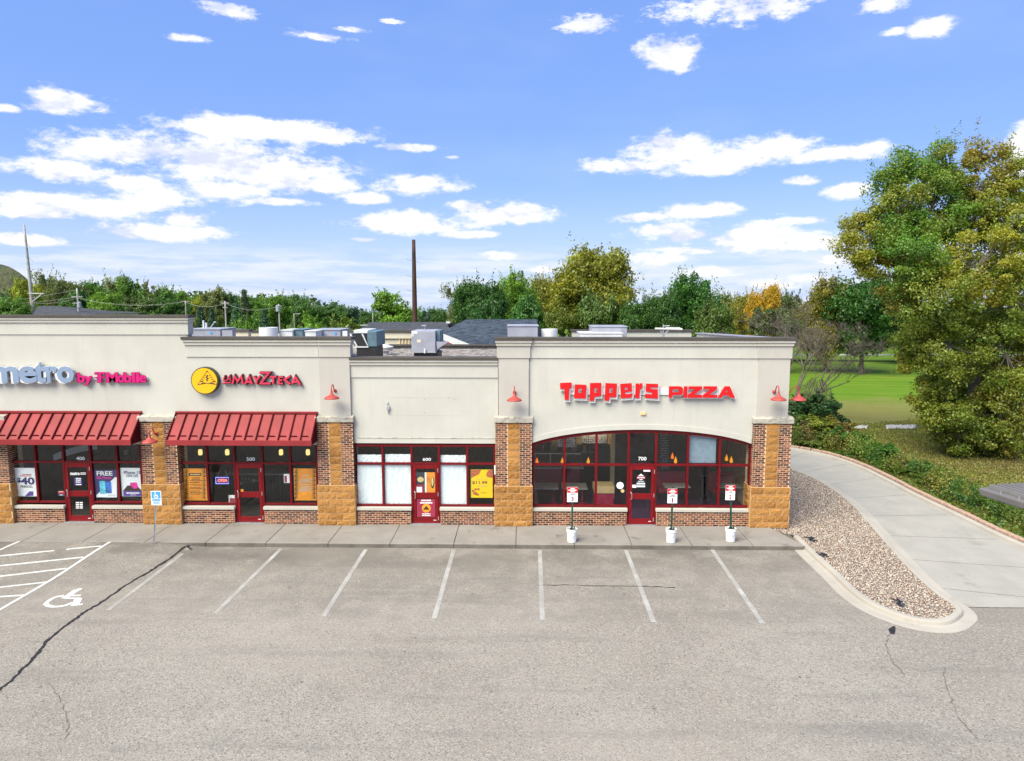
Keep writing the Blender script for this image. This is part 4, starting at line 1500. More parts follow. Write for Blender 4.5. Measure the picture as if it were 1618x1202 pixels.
# ------------------------------------------------------------------ rooms behind the glass
ZC = 4.35
def rooms():
    mids = [(a + b) / 2 for a, b in PX]
    ys = YG + 0.13
    for i in range(4):
        x0, x1 = mids[i] + 0.08, mids[i + 1] - 0.08
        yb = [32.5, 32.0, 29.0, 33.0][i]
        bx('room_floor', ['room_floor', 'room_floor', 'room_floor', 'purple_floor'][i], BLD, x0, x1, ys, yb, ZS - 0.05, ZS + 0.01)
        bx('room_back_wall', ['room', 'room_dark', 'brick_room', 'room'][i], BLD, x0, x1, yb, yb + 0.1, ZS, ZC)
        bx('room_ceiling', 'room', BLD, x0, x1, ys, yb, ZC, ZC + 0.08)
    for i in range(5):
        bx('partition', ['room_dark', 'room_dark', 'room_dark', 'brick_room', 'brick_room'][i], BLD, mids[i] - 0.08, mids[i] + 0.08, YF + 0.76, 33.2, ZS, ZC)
rooms()

# ------------------------------------------------------------------ awnings
def awning(px0, px1, Yw, label):
    Yf = Yw - 0.78
    xa, xb = xx(px0, 653, Yw), xx(px1, 653, Yw)
    zt = zy(653.5, Yw)
    zf, zl = zy(697.3, Yf), zy(705.2, Yf)
    a = thing('awning', ((xa + xb) / 2, Yw, zl), label, 'awning', 'red metal awnings over the shop windows')
    n = max(3, round((xb - xa) / 0.405))
    w = (xb - xa) / n
    dy, dz = Yf - Yw, zf - zt
    nrm = Vector((0, dz, -dy)).normalized()      # points up and outwards
    if nrm.z < 0:
        nrm = -nrm
    th = 0.022
    def slab(m, x0, x1, s0, s1, h0, h1):
        def q(x, s, h):
            return (x, Yw + dy * s + nrm.y * h, zt + dz * s + nrm.z * h)
        m.hull8([q(x0, s0, h0), q(x1, s0, h0), q(x1, s1, h0), q(x0, s1, h0)], [q(x0, s0, h1), q(x1, s0, h1), q(x1, s1, h1), q(x0, s1, h1)])
    for i in range(n):
        m = MB()
        slab(m, xa + i * w + 0.002, xa + (i + 1) * w - 0.002, 0.0, 1.0, -th, rng.uniform(-0.002, 0.002))
        m.build('panel', 'awning', a)
        cl = MB()
        slab(cl, xa + i * w + 0.04, xa + (i + 1) * w - 0.14, 0.845, 0.862, 0.003, 0.045)
        cl.build('snow_guard', 'awning_rib', a)
    for i in range(n + 1):
        m = MB()
        x = xa + i * w
        slab(m, x - 0.017, x + 0.017, 0.02, 0.992, 0.002, 0.052)
        m.build('rib', 'awning_rib', a)
    bx('fascia', 'awning', a, xa - 0.01, xb + 0.01, Yf - 0.05, Yf - 0.012, zl, zf + 0.012, 0.005)
    m = MB()
    m.box(xa - 0.02, xb + 0.02, Yw - 0.07, Yw + 0.0, zt - 0.01, zt + 0.06)
    m.build('flashing', 'awning', a, bevel=0.008)
    for x in (xa + 0.012, xb - 0.012):
        m = MB()
        prof = [(Yw, zt - 0.03), (Yf, zf - 0.03), (Yf, zl + 0.01), (Yw, zl + 0.01)]
        m.add([(x - 0.008, y, z) for y, z in prof] + [(x + 0.008, y, z) for y, z in prof],
              [(0, 1, 2, 3), (7, 6, 5, 4), (0, 4, 5, 1), (1, 5, 6, 2), (2, 6, 7, 3), (3, 7, 4, 0)])
        m.build('end_panel', 'awning_rib', a)
    bx('soffit', 'awning_soffit', a, xa + 0.025, xb - 0.025, Yf, Yw - 0.01, zl + 0.012, zl + 0.025)
awning(-18, 224, YW4, 'red standing-seam metal awning over the phone shop window at the left edge')
awning(279, 501.5, YW5, 'red standing-seam metal awning under the yellow round sign')

# ------------------------------------------------------------------ gooseneck lamps
def lamp(p, rotz, label):
    t = thing('gooseneck_lamp', p, label, 'wall lamp', 'red gooseneck wall lamps')
    t.rotation_euler = (0, 0, rotz)
    m = MB()
    # rises from the plate, bends over and drops into the shade
    pts = [(0, -0.02, 0.0), (0, -0.07, 0.005), (0, -0.12, 0.04), (0, -0.16, 0.11), (0, -0.20, 0.19), (0, -0.26, 0.24), (0, -0.33, 0.255), (0, -0.40, 0.235), (0, -0.44, 0.18), (0, -0.455, 0.10), (0, -0.455, 0.0)]
    m.tube(pts, 0.019, 8)
    m.build('arm', 'lamp_red', t, smooth=True, local=True)
    pl = MB()
    # round wall plate with a ball joint
    n = 16
    poly = [(0.065 * math.cos(2 * math.pi * k / n), 0.065 * math.sin(2 * math.pi * k / n)) for k in range(n)]
    pl.prism_xz(poly, -0.025, 0.002)
    pl.lathe([(0.001, -0.05), (0.035, -0.035), (0.05, 0.0), (0.035, 0.035), (0.001, 0.05)], (0, -0.05, 0), 12)
    pl.build('wall_plate', 'lamp_red', t, local=True)
    sh = MB()
    sh.lathe([(0.030, 0.06), (0.036, 0.01), (0.050, -0.03), (0.075, -0.075), (0.12, -0.11), (0.19, -0.145), (0.245, -0.18), (0.262, -0.21), (0.262, -0.228), (0.248, -0.225), (0.23, -0.19), (0.16, -0.145), (0.05, -0.09), (0.001, -0.08)], (0, -0.455, 0.0), 28)
    sh.build('lamp_shade', 'lamp_red', t, smooth=True, local=True)
    return t
lamp(PY(247, 685, YF - 0.02), 0, 'red gooseneck lamp on brick pier between the two awnings')
lamp(PY(529.5, 617, YF + 0.07), 0, 'red gooseneck lamp on stucco pilaster right of the pink letters')
lamp(PY(813, 620, YF + 0.05), 0, 'red gooseneck lamp left of the big red letters')
lamp(PY(1223, 619, YF + 0.09), 0, 'red gooseneck lamp on the front of the right corner pilaster')
q = PY(1247.5, 622, YF + 0.32)
lamp((XR + 0.002, YF + 0.34, PY(1250, 622, YF + 0.34).z), math.pi / 2, 'red gooseneck lamp jutting from the side wall past the corner')

# ------------------------------------------------------------------ wall signs
def sign_toppers():
    Y = YW7
    c = PY(1020, 640, Y)
    t = thing('wall_sign', c, 'big red block letters on white backing reading Toppers Pizza', 'shop sign')
    def z(pts):
        return [(875 + x * 0.18541, 590 + y * 0.18541) for x, y in pts]
    L = [
        ([(52, 80), (152, 75), (150, 122), (131, 125), (128, 222), (92, 222), (90, 128), (55, 130)], []),
        ([(180, 92), (278, 95), (272, 212), (172, 208)], [[(212, 125), (240, 126), (237, 165), (208, 164)]]),
        ([(308, 80), (404, 78), (402, 192), (345, 195), (343, 230), (305, 232)], [[(345, 122), (370, 122), (368, 163), (344, 164)]]),
        ([(440, 80), (538, 85), (530, 200), (474, 198), (470, 232), (432, 228)], [[(474, 122), (500, 123), (497, 165), (472, 163)]]),
        ([(565, 88), (662, 80), (665, 150), (605, 156), (605, 174), (628, 176), (668, 168), (664, 203), (572, 210)], [[(602, 118), (630, 117), (630, 138), (602, 140)]]),
        ([(697, 85), (724, 83), (728, 96), (736, 82), (755, 82), (752, 128), (733, 128), (728, 208), (692, 208)], []),
        ([(786, 85), (888, 88), (885, 118), (820, 116), (820, 130), (884, 134), (886, 212), (776, 206), (778, 172), (835, 178), (836, 160), (782, 152)], []),
        ([(980, 108), (1078, 108), (1098, 120), (1098, 162), (1080, 182), (1010, 182), (1008, 205), (978, 205)], [[(1012, 132), (1064, 132), (1064, 158), (1010, 158)]]),
        ([(1108, 108), (1138, 108), (1134, 205), (1102, 205)], []),
        ([(1148, 108), (1262, 108), (1258, 132), (1190, 180), (1262, 180), (1262, 205), (1140, 205), (1142, 180), (1212, 132), (1146, 132)], []),
        ([(1276, 108), (1390, 108), (1386, 132), (1318, 180), (1390, 180), (1390, 205), (1268, 205), (1270, 180), (1340, 132), (1274, 132)], []),
        ([(1455, 108), (1498, 108), (1542, 205), (1500, 205), (1490, 185), (1440, 185), (1428, 205), (1395, 205)], [[(1474, 134), (1484, 160), (1456, 160)]]),
    ]
    for i, (o, h) in enumerate(L):
        big = i < 7
        m = MB()
        sh = 8 if big else 3
        ob = [(x + sh * 0.6, y + sh * 1.5) for x, y in grow(o, 5 if big else 3)]
        poly_letter(m, z(ob), [], Y - 0.06, 0.085) if not h else poly_letter(m, z(ob), [z([(x + sh * .6, y + sh * 1.5) for x, y in grow(hh, -3)]) for hh in h], Y - 0.06, 0.085)
        lt = MB()
        poly_letter(lt, z(o), [z(x) for x in h], Y - 0.146, 0.05)
        lo = lt.build('letter', 'sign_red', t)
        m.build('letter_return', 'sign_white', lo)
    a, b = PY(*z([(120, 178)])[0], Y), PY(*z([(1420, 128)])[0], Y)
    bx('raceway', 'sign_white', t, a.x, b.x, Y - 0.058, Y, a.z, b.z)
sign_toppers()

def sign_metro():
    Y = YW4
    def zx(x, y):
        return x * 0.14833, 560 + y * 0.14833
    t = thing('wall_sign', PY(60, 606, Y), 'blue-grey and magenta letters reading metro by T Mobile', 'shop sign')
    for ch, x0, x1, y0, y1 in (('m', -95, 196, 125, 298), ('e', 210, 392, 123, 302), ('t', 375, 490, 82, 300), ('r', 500, 612, 123, 298), ('o', 617, 786, 124, 302)):
        a, b = zx(x0, y1), zx(x1, y0)
        m = MB()
        text_px(m, ch, a[0], b[0], b[1], a[1], Y - 0.20, 0.03, bold=0.03)
        lo = m.build('letter', 'metro_blue', t)
        r = MB()
        text_px(r, ch, a[0] + 0.3, b[0] + 1.7, b[1] - 0.5, a[1] + 0.8, Y - 0.05, 0.148, bold=0.035)
        r.build('letter_return', 'sign_white', lo)
    T = [(1018, 185), (1115, 185), (1115, 212), (1102, 212), (1100, 200), (1084, 200), (1084, 236), (1118, 236), (1118, 246), (1084, 246), (1084, 284), (1094, 297), (1040, 297), (1050, 284), (1050, 246), (1018, 246), (1018, 236), (1050, 236), (1050, 200), (1034, 200), (1032, 212), (1018, 212)]
    for ch, x0, x1, y0, y1 in (('b', 832, 905, 190, 297), ('y', 905, 985, 226, 326), ('T', 0, 0, 0, 0), ('M', 1142, 1258, 187, 297), ('o', 1262, 1325, 216, 298), ('b', 1329, 1402, 186, 298), ('i', 1410, 1443, 186, 297), ('l', 1454, 1486, 186, 297), ('e', 1492, 1558, 216, 298)):
        m, r = MB(), MB()
        if ch == 'T':
            poly_letter(m, [zx(*p) for p in T], [], Y - 0.13, 0.03)
            poly_letter(r, [(zx(*p)[0] + .2, zx(*p)[1] + .2) for p in grow(T, 0.5)], [], Y - 0.05, 0.079)
        else:
            a, b = zx(x0, y1), zx(x1, y0)
            text_px(m, ch, a[0], b[0], b[1], a[1], Y - 0.13, 0.03, bold=0.03)
            text_px(r, ch, a[0], b[0] + 0.6, b[1], a[1] + 0.3, Y - 0.05, 0.079, bold=0.03)
            # slab serifs at the feet and tops of the stems
            if ch in 'bil':
                for (sx0, sx1, sy0, sy1) in {'b': [(x0 - 6, x0 + 18, y0, y0 + 12)], 'M': [(x0 - 8, x0 + 28, y1 - 10, y1), (x1 - 26, x1 + 6, y1 - 10, y1), (x0 - 8, x0 + 16, y0, y0 + 10), (x1 - 16, x1 + 6, y0, y0 + 10)], 'i': [(x0 - 4, x1 + 4, y1 - 10, y1)], 'l': [(x0 - 4, x1 + 4, y1 - 10, y1), (x0 - 6, x0 + 10, y0, y0 + 10)]}[ch]:
                    p, q = PY(*zx(sx0, sy1), Y - 0.13), PY(*zx(sx1, sy0), Y - 0.13)
                    m.box(p.x, q.x, Y - 0.164, Y - 0.13, p.z, q.z)
        lo = m.build('letter', 'magenta', t)
        r.build('letter_return', 'magenta_dark', lo)
    a, b = PY(*zx(-60, 268), Y), PY(*zx(790, 235), Y)
    bx('raceway', 'sign_white', t, a.x, b.x, Y - 0.05, Y, a.z, b.z)
    a, b = PY(*zx(800, 266), Y), PY(*zx(1580, 240), Y)
    bx('raceway', 'sign_white', t, a.x, b.x, Y - 0.048, Y, a.z, b.z)
sign_metro()

def sign_maya():
    Y = YW5
    def zx(x, y):
        return 300 + x * 0.11743, 570 + y * 0.11743
    t = thing('wall_sign', PY(415, 610, Y), 'pink-red slanting letters reading La Mayzteca', 'shop sign')
    L = [('L', [[(470, 190), (455, 262), (495, 262)]], 15), ('A', [[(503, 264), (540, 190), (550, 264)], [(516, 243), (546, 243)]], 15), ('underline', [[(443, 298), (550, 290)]], 18),
         ('M', [[(575, 310), (605, 205), (645, 275), (695, 205), (715, 308)]], 30), ('A', [[(745, 312), (798, 208), (838, 312)], [(770, 280), (822, 280)]], 30),
         ('Y', [[(860, 205), (902, 258), (945, 205)], [(902, 255), (896, 308)]], 30), ('Z', [[(938, 158), (1068, 158), (955, 303), (1088, 303)]], 32),
         ('T', [[(1080, 214), (1168, 212)], [(1126, 214), (1124, 308)]], 28), ('E', [[(1255, 217), (1205, 217), (1200, 304), (1256, 304)], [(1203, 260), (1246, 260)]], 26),
         ('C', [[(1350, 203), (1275, 250), (1352, 312)]], 30), ('A', [[(1380, 306), (1418, 215), (1488, 325)], [(1400, 280), (1452, 280)]], 30)]
    for ch, st, w in L:
        f, bk = MB(), MB()
        for j, s in enumerate(st):
            p = [PY(*zx(*q), Y - 0.13) for q in s]
            s2 = [(v.x, v.z) for v in p]
            ww = w * 0.11743 * 24 / FPX
            stroke_xz(f, s2, ww * 0.86, Y - 0.16 - 0.002 * j, Y - 0.13)
            stroke_xz(bk, [(x + 0.012, z_ - 0.012) for x, z_ in s2], ww * 1.30, Y - 0.128 - 0.002 * j, Y - 0.02 - 0.002 * j)
        lo = f.build('letter', 'maya_red', t)
        bk.build('letter_return', 'maya_dark', lo)
    a, b = PY(*zx(430, 300), Y), PY(*zx(1420, 215), Y)
    bx('raceway', 'stucco', t, a.x, b.x, Y - 0.03, Y, a.z, b.z)
    # round sign with stepped pyramid emblem
    c = PY(327.3, 600.4, Y)
    rr = 21.2 * (YW5 / FPX) * 1.03
    d = thing('round_sign', (c.x, Y, c.z - rr), 'round yellow sign with a black line-drawn pyramid and dark green rim', 'shop sign')
    MB().disc_y((c.x, c.z), rr, Y - 0.20, Y - 0.0, 48).build('rim', 'dark_green', d)
    MB().disc_y((c.x, c.z), rr * 0.93, Y - 0.215, Y - 0.201, 48).build('face', 'yellow', d)
    e = MB()
    yf, yb = Y - 0.219, Y - 0.2155
    def ep(x, y):
        p = PY(*zx(x, y), Y - 0.215)
        return (p.x, p.z)
    k = 0
    for pts, w in [([(105, 320), (232, 300), (375, 320)], 9), ([(105, 318), (228, 140)], 5), ([(372, 318), (236, 140)], 5), ([(150, 300), (215, 300)], 7), ([(255, 300), (335, 300)], 7),
                   ([(140, 275), (180, 272)], 12), ([(300, 272), (345, 275)], 12), ([(160, 250), (190, 250)], 5), ([(280, 250), (310, 250)], 5), ([(165, 285), (200, 288)], 4), ([(275, 288), (320, 286)], 4),
                   ([(180, 225), (205, 222)], 5), ([(265, 222), (292, 226)], 5), ([(195, 200), (212, 196)], 4), ([(258, 196), (275, 200)], 4), ([(225, 190), (240, 200), (220, 220), (246, 236), (224, 252), (240, 272)], 13), ([(222, 142), (242, 142)], 14)]:
        k += 1
        stroke_xz(e, [ep(*q) for q in pts], w * 0.0026, yf - 0.0003 * k, yb)
    e.build('pyramid_emblem', 'ink', d)
sign_maya()

# bare patch and conduit on the wall of the empty unit
def empty_unit():
    m = MB()
    Y = YW6
    c = PY(613.5, 644, Y)
    t = thing('junction_box', (c.x, Y, c.z), 'small grey conduit stub left on the blank wall', 'junction box')
    MB().tube([(c.x, Y, c.z + 0.2), (c.x - 0.02, Y - 0.06, c.z + 0.16), (c.x, Y - 0.07, c.z), (c.x + 0.01, Y - 0.06, c.z - 0.17), (c.x, Y, c.z - 0.2)], 0.016, 8).build('conduit', 'galv', t)
    bx('box', 'galv', t, c.x - 0.05, c.x + 0.06, Y - 0.08, Y, c.z - 0.07, c.z + 0.05, 0.008)
    # scars of the removed sign: anchor holes and a faint outline
    a, b = PY(615, 656, Y), PY(728, 628, Y)
    s = MB()
    for x0, x1, z0, z1 in ((a.x, b.x, b.z - 0.006, b.z), (a.x, b.x, a.z, a.z + 0.004), (a.x, a.x + 0.005, a.z, b.z)):
        s.box(x0, x1, Y - 0.003, Y, z0, z1)
    s.build('sign_scar', 'trim_stucco', BLD)
    h = MB()
    for px, py in ((648, 629), (671, 631), (671, 652), (709, 629), (718, 631)):
        p = PY(px, py, Y)
        h.disc_y((p.x, p.z), 0.012, Y - 0.004, Y, 8)
    h.build('anchor_hole', 'ink', BLD)
    p = PY(1016, 653, YW7)
    tag(MB().box(p.x - 0.09, p.x + 0.09, YW7 - 0.06, YW7, p.z - 0.055, p.z + 0.055).build('light_sensor', 'tan', None, bevel=0.012), 'small tan box on wall under the red letters', 'sensor box')
empty_unit()

# ------------------------------------------------------------------ posters and window paper
YP = YG + 0.018
def sheet(name, px0, px1, py0, py1, mat, label, cat, Y=YP, group=None, curl=0.0):
    a, b = PY(px0, py1, Y), PY(px1, py0, Y)
    t = thing(name, ((a.x + b.x) / 2, Y, a.z), label, cat, group)
    m = MB()
    if curl:
        n = 8
        vs = [(a.x + (b.x - a.x) * i / n, Y + curl * math.sin(i * 2.3 + j * 1.1) * 0.5 + curl * 0.5, a.z + (b.z - a.z) * j / n) for j in range(n + 1) for i in range(n + 1)]
        m.add(vs, [(j * (n + 1) + i, j * (n + 1) + i + 1, (j + 1) * (n + 1) + i + 1, (j + 1) * (n + 1) + i) for j in range(n) for i in range(n)])
    else:
        m.box(a.x, b.x, Y, Y + 0.003, a.z, b.z)
    m.build('sheet', mat, t)
    return t
def prect(t, name, px0, px1, py0, py1, mat, lift=0.002, Y=YP):
    a, b = PY(px0, py1, Y), PY(px1, py0, Y)
    return bx(name, mat, t, a.x, b.x, Y - lift, Y - lift + 0.0012, a.z, b.z)
def ppoly(t, name, pts, mat, lift=0.002, Y=YP):
    q = [PY(x, y, Y) for x, y in pts]
    return MB().prism_xz([(p.x, p.z) for p in q], Y - lift, Y - lift + 0.0012).build(name, mat, t)
def ptext(t, body, px0, px1, py0, py1, mat, bold=0.03, lift=0.005, Y=YP):
    m = MB()
    text_px(m, body, px0, px1, py0, py1, Y - lift + 0.0015, 0.0015, bold=bold)
    return m.build('lettering', mat, t)
def plines(t, px0, px1, rows, mat, h=0.9, lift=0.003, Y=YP, jag=0.2):
    """lines of small print too fine to read"""
    m = MB()
    for y in rows:
        a0 = px0 + (px1 - px0) * rng.uniform(0, jag)
        b0 = px1 - (px1 - px0) * rng.uniform(0, jag)
        x = a0
        while x < b0:
            w = rng.uniform(1.4, 4.0)
            a, b = PY(x, y + h, Y), PY(min(x + w, b0), y, Y)
            m.box(a.x, b.x, Y - lift, Y - lift + 0.001, a.z, b.z)
            x += w + 0.6
    m.build('small_print', mat, t)

def posters():
    z4 = lambda x, y: (15 + x * 0.13597, 700 + y * 0.13597)
    def R4(x0, x1, y0, y1):
        a, b = z4(x0, y0), z4(x1, y1)
        return a[0], b[0], a[1], b[1]
    t = sheet('window_poster', *R4(66, 305, 288, 617), 'poster_white', 'white window poster reading $40 PERIOD in purple', 'poster')
    plines(t, z4(120, 0)[0], z4(260, 0)[0], [z4(0, 358)[1]], 'maroon_print', 1.3)
    plines(t, z4(115, 0)[0], z4(265, 0)[0], [z4(0, 375)[1]], 'sign_red', 1.6)
    ptext(t, '$', *R4(88, 128, 400, 462), 'navy', 0.04)
    ptext(t, '40', *R4(132, 288, 396, 482), 'navy', 0.035)
    ptext(t, 'PERIOD.', *R4(130, 272, 492, 518), 'ink', 0.02)
    ppoly(t, 'print', [z4(*p) for p in ((180, 615), (232, 560), (278, 560), (278, 612))], 'violet')
    t = sheet('window_poster', *R4(1000, 1248, 310, 632), 'navy', 'navy and white window poster reading FREE 5G Phone', 'poster')
    ppoly(t, 'print', [z4(*p) for p in ((1012, 628), (1010, 605), (1225, 395), (1247, 395), (1247, 630))], 'poster_white')
    ptext(t, 'FREE', *R4(1014, 1195, 326, 376), 'white_print', 0.025)
    ptext(t, '5G Phone', *R4(1014, 1182, 386, 416), 'pink', 0.03)
    prect(t, 'print', *R4(1055, 1118, 440, 590), 'cyan', 0.004)
    prect(t, 'print', *R4(1122, 1182, 448, 582), 'phone_blue', 0.004)
    plines(t, z4(1140, 0)[0], z4(1240, 0)[0], [z4(0, 600)[1], z4(0, 612)[1]], 'ink', 0.5)
    t = sheet('window_poster', *R4(1308, 1540, 288, 617), 'poster_white', 'white window poster reading iPhone 13 ON US', 'poster')
    ptext(t, 'iPhone 13', *R4(1328, 1518, 322, 358), 'navy', 0.02)
    ptext(t, 'ON US', *R4(1358, 1492, 362, 394), 'navy', 0.02)
    ppoly(t, 'print', [z4(*p) for p in ((1318, 556), (1370, 492), (1480, 490), (1540, 556))], 'ink')
    ppoly(t, 'print', [z4(*p) for p in ((1400, 492), (1404, 458), (1478, 456), (1500, 520), (1450, 530))], 'pink', 0.004)
    prect(t, 'print', *R4(1325, 1538, 556, 614), 'violet', 0.003)
    plines(t, z4(1360, 0)[0], z4(1510, 0)[0], [z4(0, 572)[1]], 'white_print', 2.0, 0.005, jag=0.02)
    plines(t, z4(1400, 0)[0], z4(1470, 0)[0], [z4(0, 598)[1]], 'white_print', 0.7, 0.005)
    t = sheet('door_sticker', *R4(752, 842, 398, 490), 'navy', 'dark purple sticker with white print on the phone shop door', 'sticker', YG - 0.047)
    plines(t, z4(765, 0)[0], z4(835, 0)[0], [z4(0, 405)[1], z4(0, 424)[1], z4(0, 446)[1], z4(0, 474)[1]], 'white_print', 1.7, 0.003, YG - 0.047)
    t = sheet('window_decal', *R4(565, 640, 553, 612), 'navy', 'small navy and red hours decal left of the phone shop door', 'sticker')
    prect(t, 'print', *R4(568, 640, 555, 586), 'sign_red', 0.003)
    plines(t, z4(572, 0)[0], z4(636, 0)[0], [z4(0, 560)[1], z4(0, 597)[1]], 'white_print', 1.2, 0.005)
    m = MB()
    text_px(m, 'metro', *R4(708, 815, 335, 372), YG - 0.047, 0.002, bold=0.05)
    for r in (342, 356):
        a = R4(824, 888, r, r + 8)
        p, q = PY(a[0], a[3], YG - 0.047), PY(a[1], a[2], YG - 0.047)
        m.box(p.x, q.x, YG - 0.049, YG - 0.047, p.z, q.z)
    tag(m.build('door_lettering', 'white_print'), 'white metro lettering on glass of the phone shop door', 'sticker')
    m = MB()
    for r in range(4):
        for (a0, b0) in ((772, 808), (816, 852)):
            a = R4(a0, b0, 684 + r * 21, 696 + r * 21)
            p, q = PY(a[0], a[3], YG - 0.047), PY(a[1], a[2], YG - 0.047)
            m.box(p.x, q.x, YG - 0.049, YG - 0.047, p.z, q.z)
    tag(m.build('door_lettering', 'white_print'), 'white rows of opening hours low on the phone shop door', 'sticker')

    # --- restaurant with pyramid sign
    z5 = lambda x, y: (280 + x * 0.14215, 700 + y * 0.14215)
    def R5(x0, x1, y0, y1):
        a, b = z5(x0, y0), z5(x1, y1)
        return a[0], b[0], a[1], b[1]
    for (x0, x1, lab, hdr) in ((86, 318, 'orange plant-bordered poster with dark heading left of the OPEN neon', True), (1305, 1540, 'orange plant-bordered poster with grey print right of the restaurant door', False)):
        t = sheet('window_poster', *R5(x0, x1, 282, 636), 'orange', lab, 'poster')
        if hdr:
            prect(t, 'print', *R5(130, 268, 332, 364), 'ink')
            plines(t, z5(140, 0)[0], z5(258, 0)[0], [z5(0, 341)[1]], 'tan', 2.0, 0.004, jag=0.02)
            plines(t, z5(138, 0)[0], z5(275, 0)[0], [z5(0, y)[1] for y in (382, 398, 414, 432, 460, 486, 502, 528, 546, 562)], 'ink', 1.0)
        else:
            plines(t, z5(1385, 0)[0], z5(1460, 0)[0], [z5(0, 352)[1]], 'grey_laminate', 2.0)
            plines(t, z5(1345, 0)[0], z5(1508, 0)[0], [z5(0, y)[1] for y in (394, 410, 426, 455, 480, 496, 515, 528)], 'grey_laminate', 1.3)
        lv = MB()
        for side in (0, 1):
            for j in range(7):
                y = 330 + j * 48
                bxp = x0 + 4 if side == 0 else x1 - 4
                s = 1 if side == 0 else -1
                for dx, dy in ((34, -40), (22, -55), (40, -14)):
                    p = [PY(*z5(bxp, y), YP), PY(*z5(bxp + s * dx * 0.6, y + dy * 0.7), YP), PY(*z5(bxp + s * dx, y + dy), YP)]
                    stroke_xz(lv, [(v.x, v.z) for v in p], 0.022, YP - 0.0025 - 0.0002 * dx * 0.1, YP - 0.0012)
        lv.build('leaf_print', 'dark_green', t)
    # neon OPEN sign
    a = R5(433, 572, 380, 448)
    c = PY((a[0] + a[1]) / 2, a[3], YP)
    t = thing('open_sign', c, 'glowing blue and red neon OPEN sign in the restaurant window', 'neon sign')
    p0, p1 = PY(a[0], a[3], YP + 0.03), PY(a[1], a[2], YP + 0.03)
    bx('back_board', 'black', t, p0.x, p1.x, YP + 0.025, YP + 0.04, p0.z, p1.z)
    m = MB()
    r = 0.013
    m.tube([(p0.x, YP + .01, p0.z), (p1.x, YP + .01, p0.z), (p1.x, YP + .01, p1.z), (p0.x, YP + .01, p1.z), (p0.x, YP + .01, p0.z)], r, 6)
    m.build('border_tube', 'neon_blue', t)
    m = MB()
    b = R5(452, 554, 398, 432)
    text_px(m, 'OPEN', *b, YP + 0.012, 0.008, bold=0.012)
    m.build('letter_tube', 'neon_red', t)
    m = MB()
    for xa, xb in ((445, 475), (560, 535)):
        q0, q1 = PY(*z5(xa, 380), YP + .02), PY(*z5(xb, 300), YP + .02)
        m.tube([q0, q1], 0.004, 5)
    m.build('chain', 'galv', t)
    t = sheet('window_flyer', *R5(576, 648, 578, 694), 'menu', 'small grey flyer in lower corner left of the restaurant door', 'flyer')
    prect(t, 'print', *R5(584, 640, 612, 655), 'maroon_print')
    t = sheet('menu_card', *R5(1188, 1258, 342, 442), 'poster_white', 'red and white menu card in window right of the restaurant door', 'flyer')
    prect(t, 'print', *R5(1194, 1218, 362, 436), 'maroon_print')
    m = MB()
    p = PY(*z5(722, 530), YG - 0.05)
    m.box(p.x - .05, p.x + .05, YG - .053, YG - .05, p.z - 0.07, p.z + 0.06)
    tag(m.build('door_sticker', 'orange'), 'small orange sticker on the restaurant door glass', 'sticker')

    # --- papered empty unit
    z6 = lambda x, y: (555 + x * 0.14524, 695 + y * 0.14524)
    def R6(x0, x1, y0, y1):
        a, b = z6(x0, y0), z6(x1, y1)
        return a[0], b[0], a[1], b[1]
    for (x0, x1, y0, y1, lab) in ((76, 340, 272, 718, 'white paper covering the lower left pane of the vacant shop'), (372, 645, 272, 718, 'white paper covering the lower pane left of the vacant shop door'),
                                 (972, 1250, 272, 722, 'white paper covering the lower pane right of the vacant shop door'), (68, 342, 160, 245, 'white paper strip in the upper left pane of the vacant shop'),
                                 (370, 642, 155, 245, 'white paper strip in the upper pane left of number 600'), (972, 1245, 165, 252, 'white paper strip in the upper pane right of number 600')):
        sheet('window_paper', *R6(x0, x1, y0, y1), 'paper', lab, 'window paper', YG + 0.02, 'papered panes of the vacant shop', curl=0.018)
    Yd = YG - 0.034
    t = sheet('door_poster', *R6(708, 796, 352, 575), 'board', 'dark food photo poster on upper glass of vacant shop door', 'poster', Yd)
    q = [z6(754 + 36 * math.cos(k * math.pi / 8), 430 + 30 * math.sin(k * math.pi / 8)) for k in range(16)]
    ppoly(t, 'print', q, 'tan', 0.002, Yd)
    prect(t, 'print', *R6(708, 796, 485, 575), 'maroon_print', 0.0015, Yd)
    prect(t, 'print', *R6(709, 770, 510, 575), 'white_print', 0.004, Yd)
    t = sheet('door_poster', *R6(802, 910, 352, 570), 'orange', 'orange corn poster on upper glass of vacant shop door', 'poster', Yd)
    prect(t, 'print', *R6(802, 817, 352, 570), 'white_print', 0.002, Yd)
    q = [z6(885 + 20 * math.cos(k * math.pi / 8), 465 + 62 * math.sin(k * math.pi / 8)) for k in range(16)]
    ppoly(t, 'print', q, 'dark_green', 0.002, Yd)
    q = [z6(883 + 11 * math.cos(k * math.pi / 8), 455 + 48 * math.sin(k * math.pi / 8)) for k in range(16)]
    ppoly(t, 'print', q, 'tan', 0.004, Yd)
    plines(t, z6(822, 0)[0], z6(862, 0)[0], [z6(0, y)[1] for y in (400, 415, 430, 445)], 'maroon_print', 0.6, 0.003, Yd)
    Yq = YG - 0.05
    t = sheet('door_poster', *R6(716, 912, 642, 836), 'maroon_print', 'maroon poster with round orange emblem low on vacant shop door', 'poster', Yq)
    q = [z6(816 + 48 * math.cos(k * math.pi / 10), 742 + 48 * math.sin(k * math.pi / 10)) for k in range(20)]
    ppoly(t, 'print', q, 'orange', 0.002, Yq)
    ppoly(t, 'print', [z6(*p) for p in ((780, 758), (816, 715), (852, 758))], 'ink', 0.004, Yq)
    plines(t, z6(762, 0)[0], z6(868, 0)[0], [z6(0, 650)[1]], 'white_print', 2.2, 0.003, Yq, 0.02)
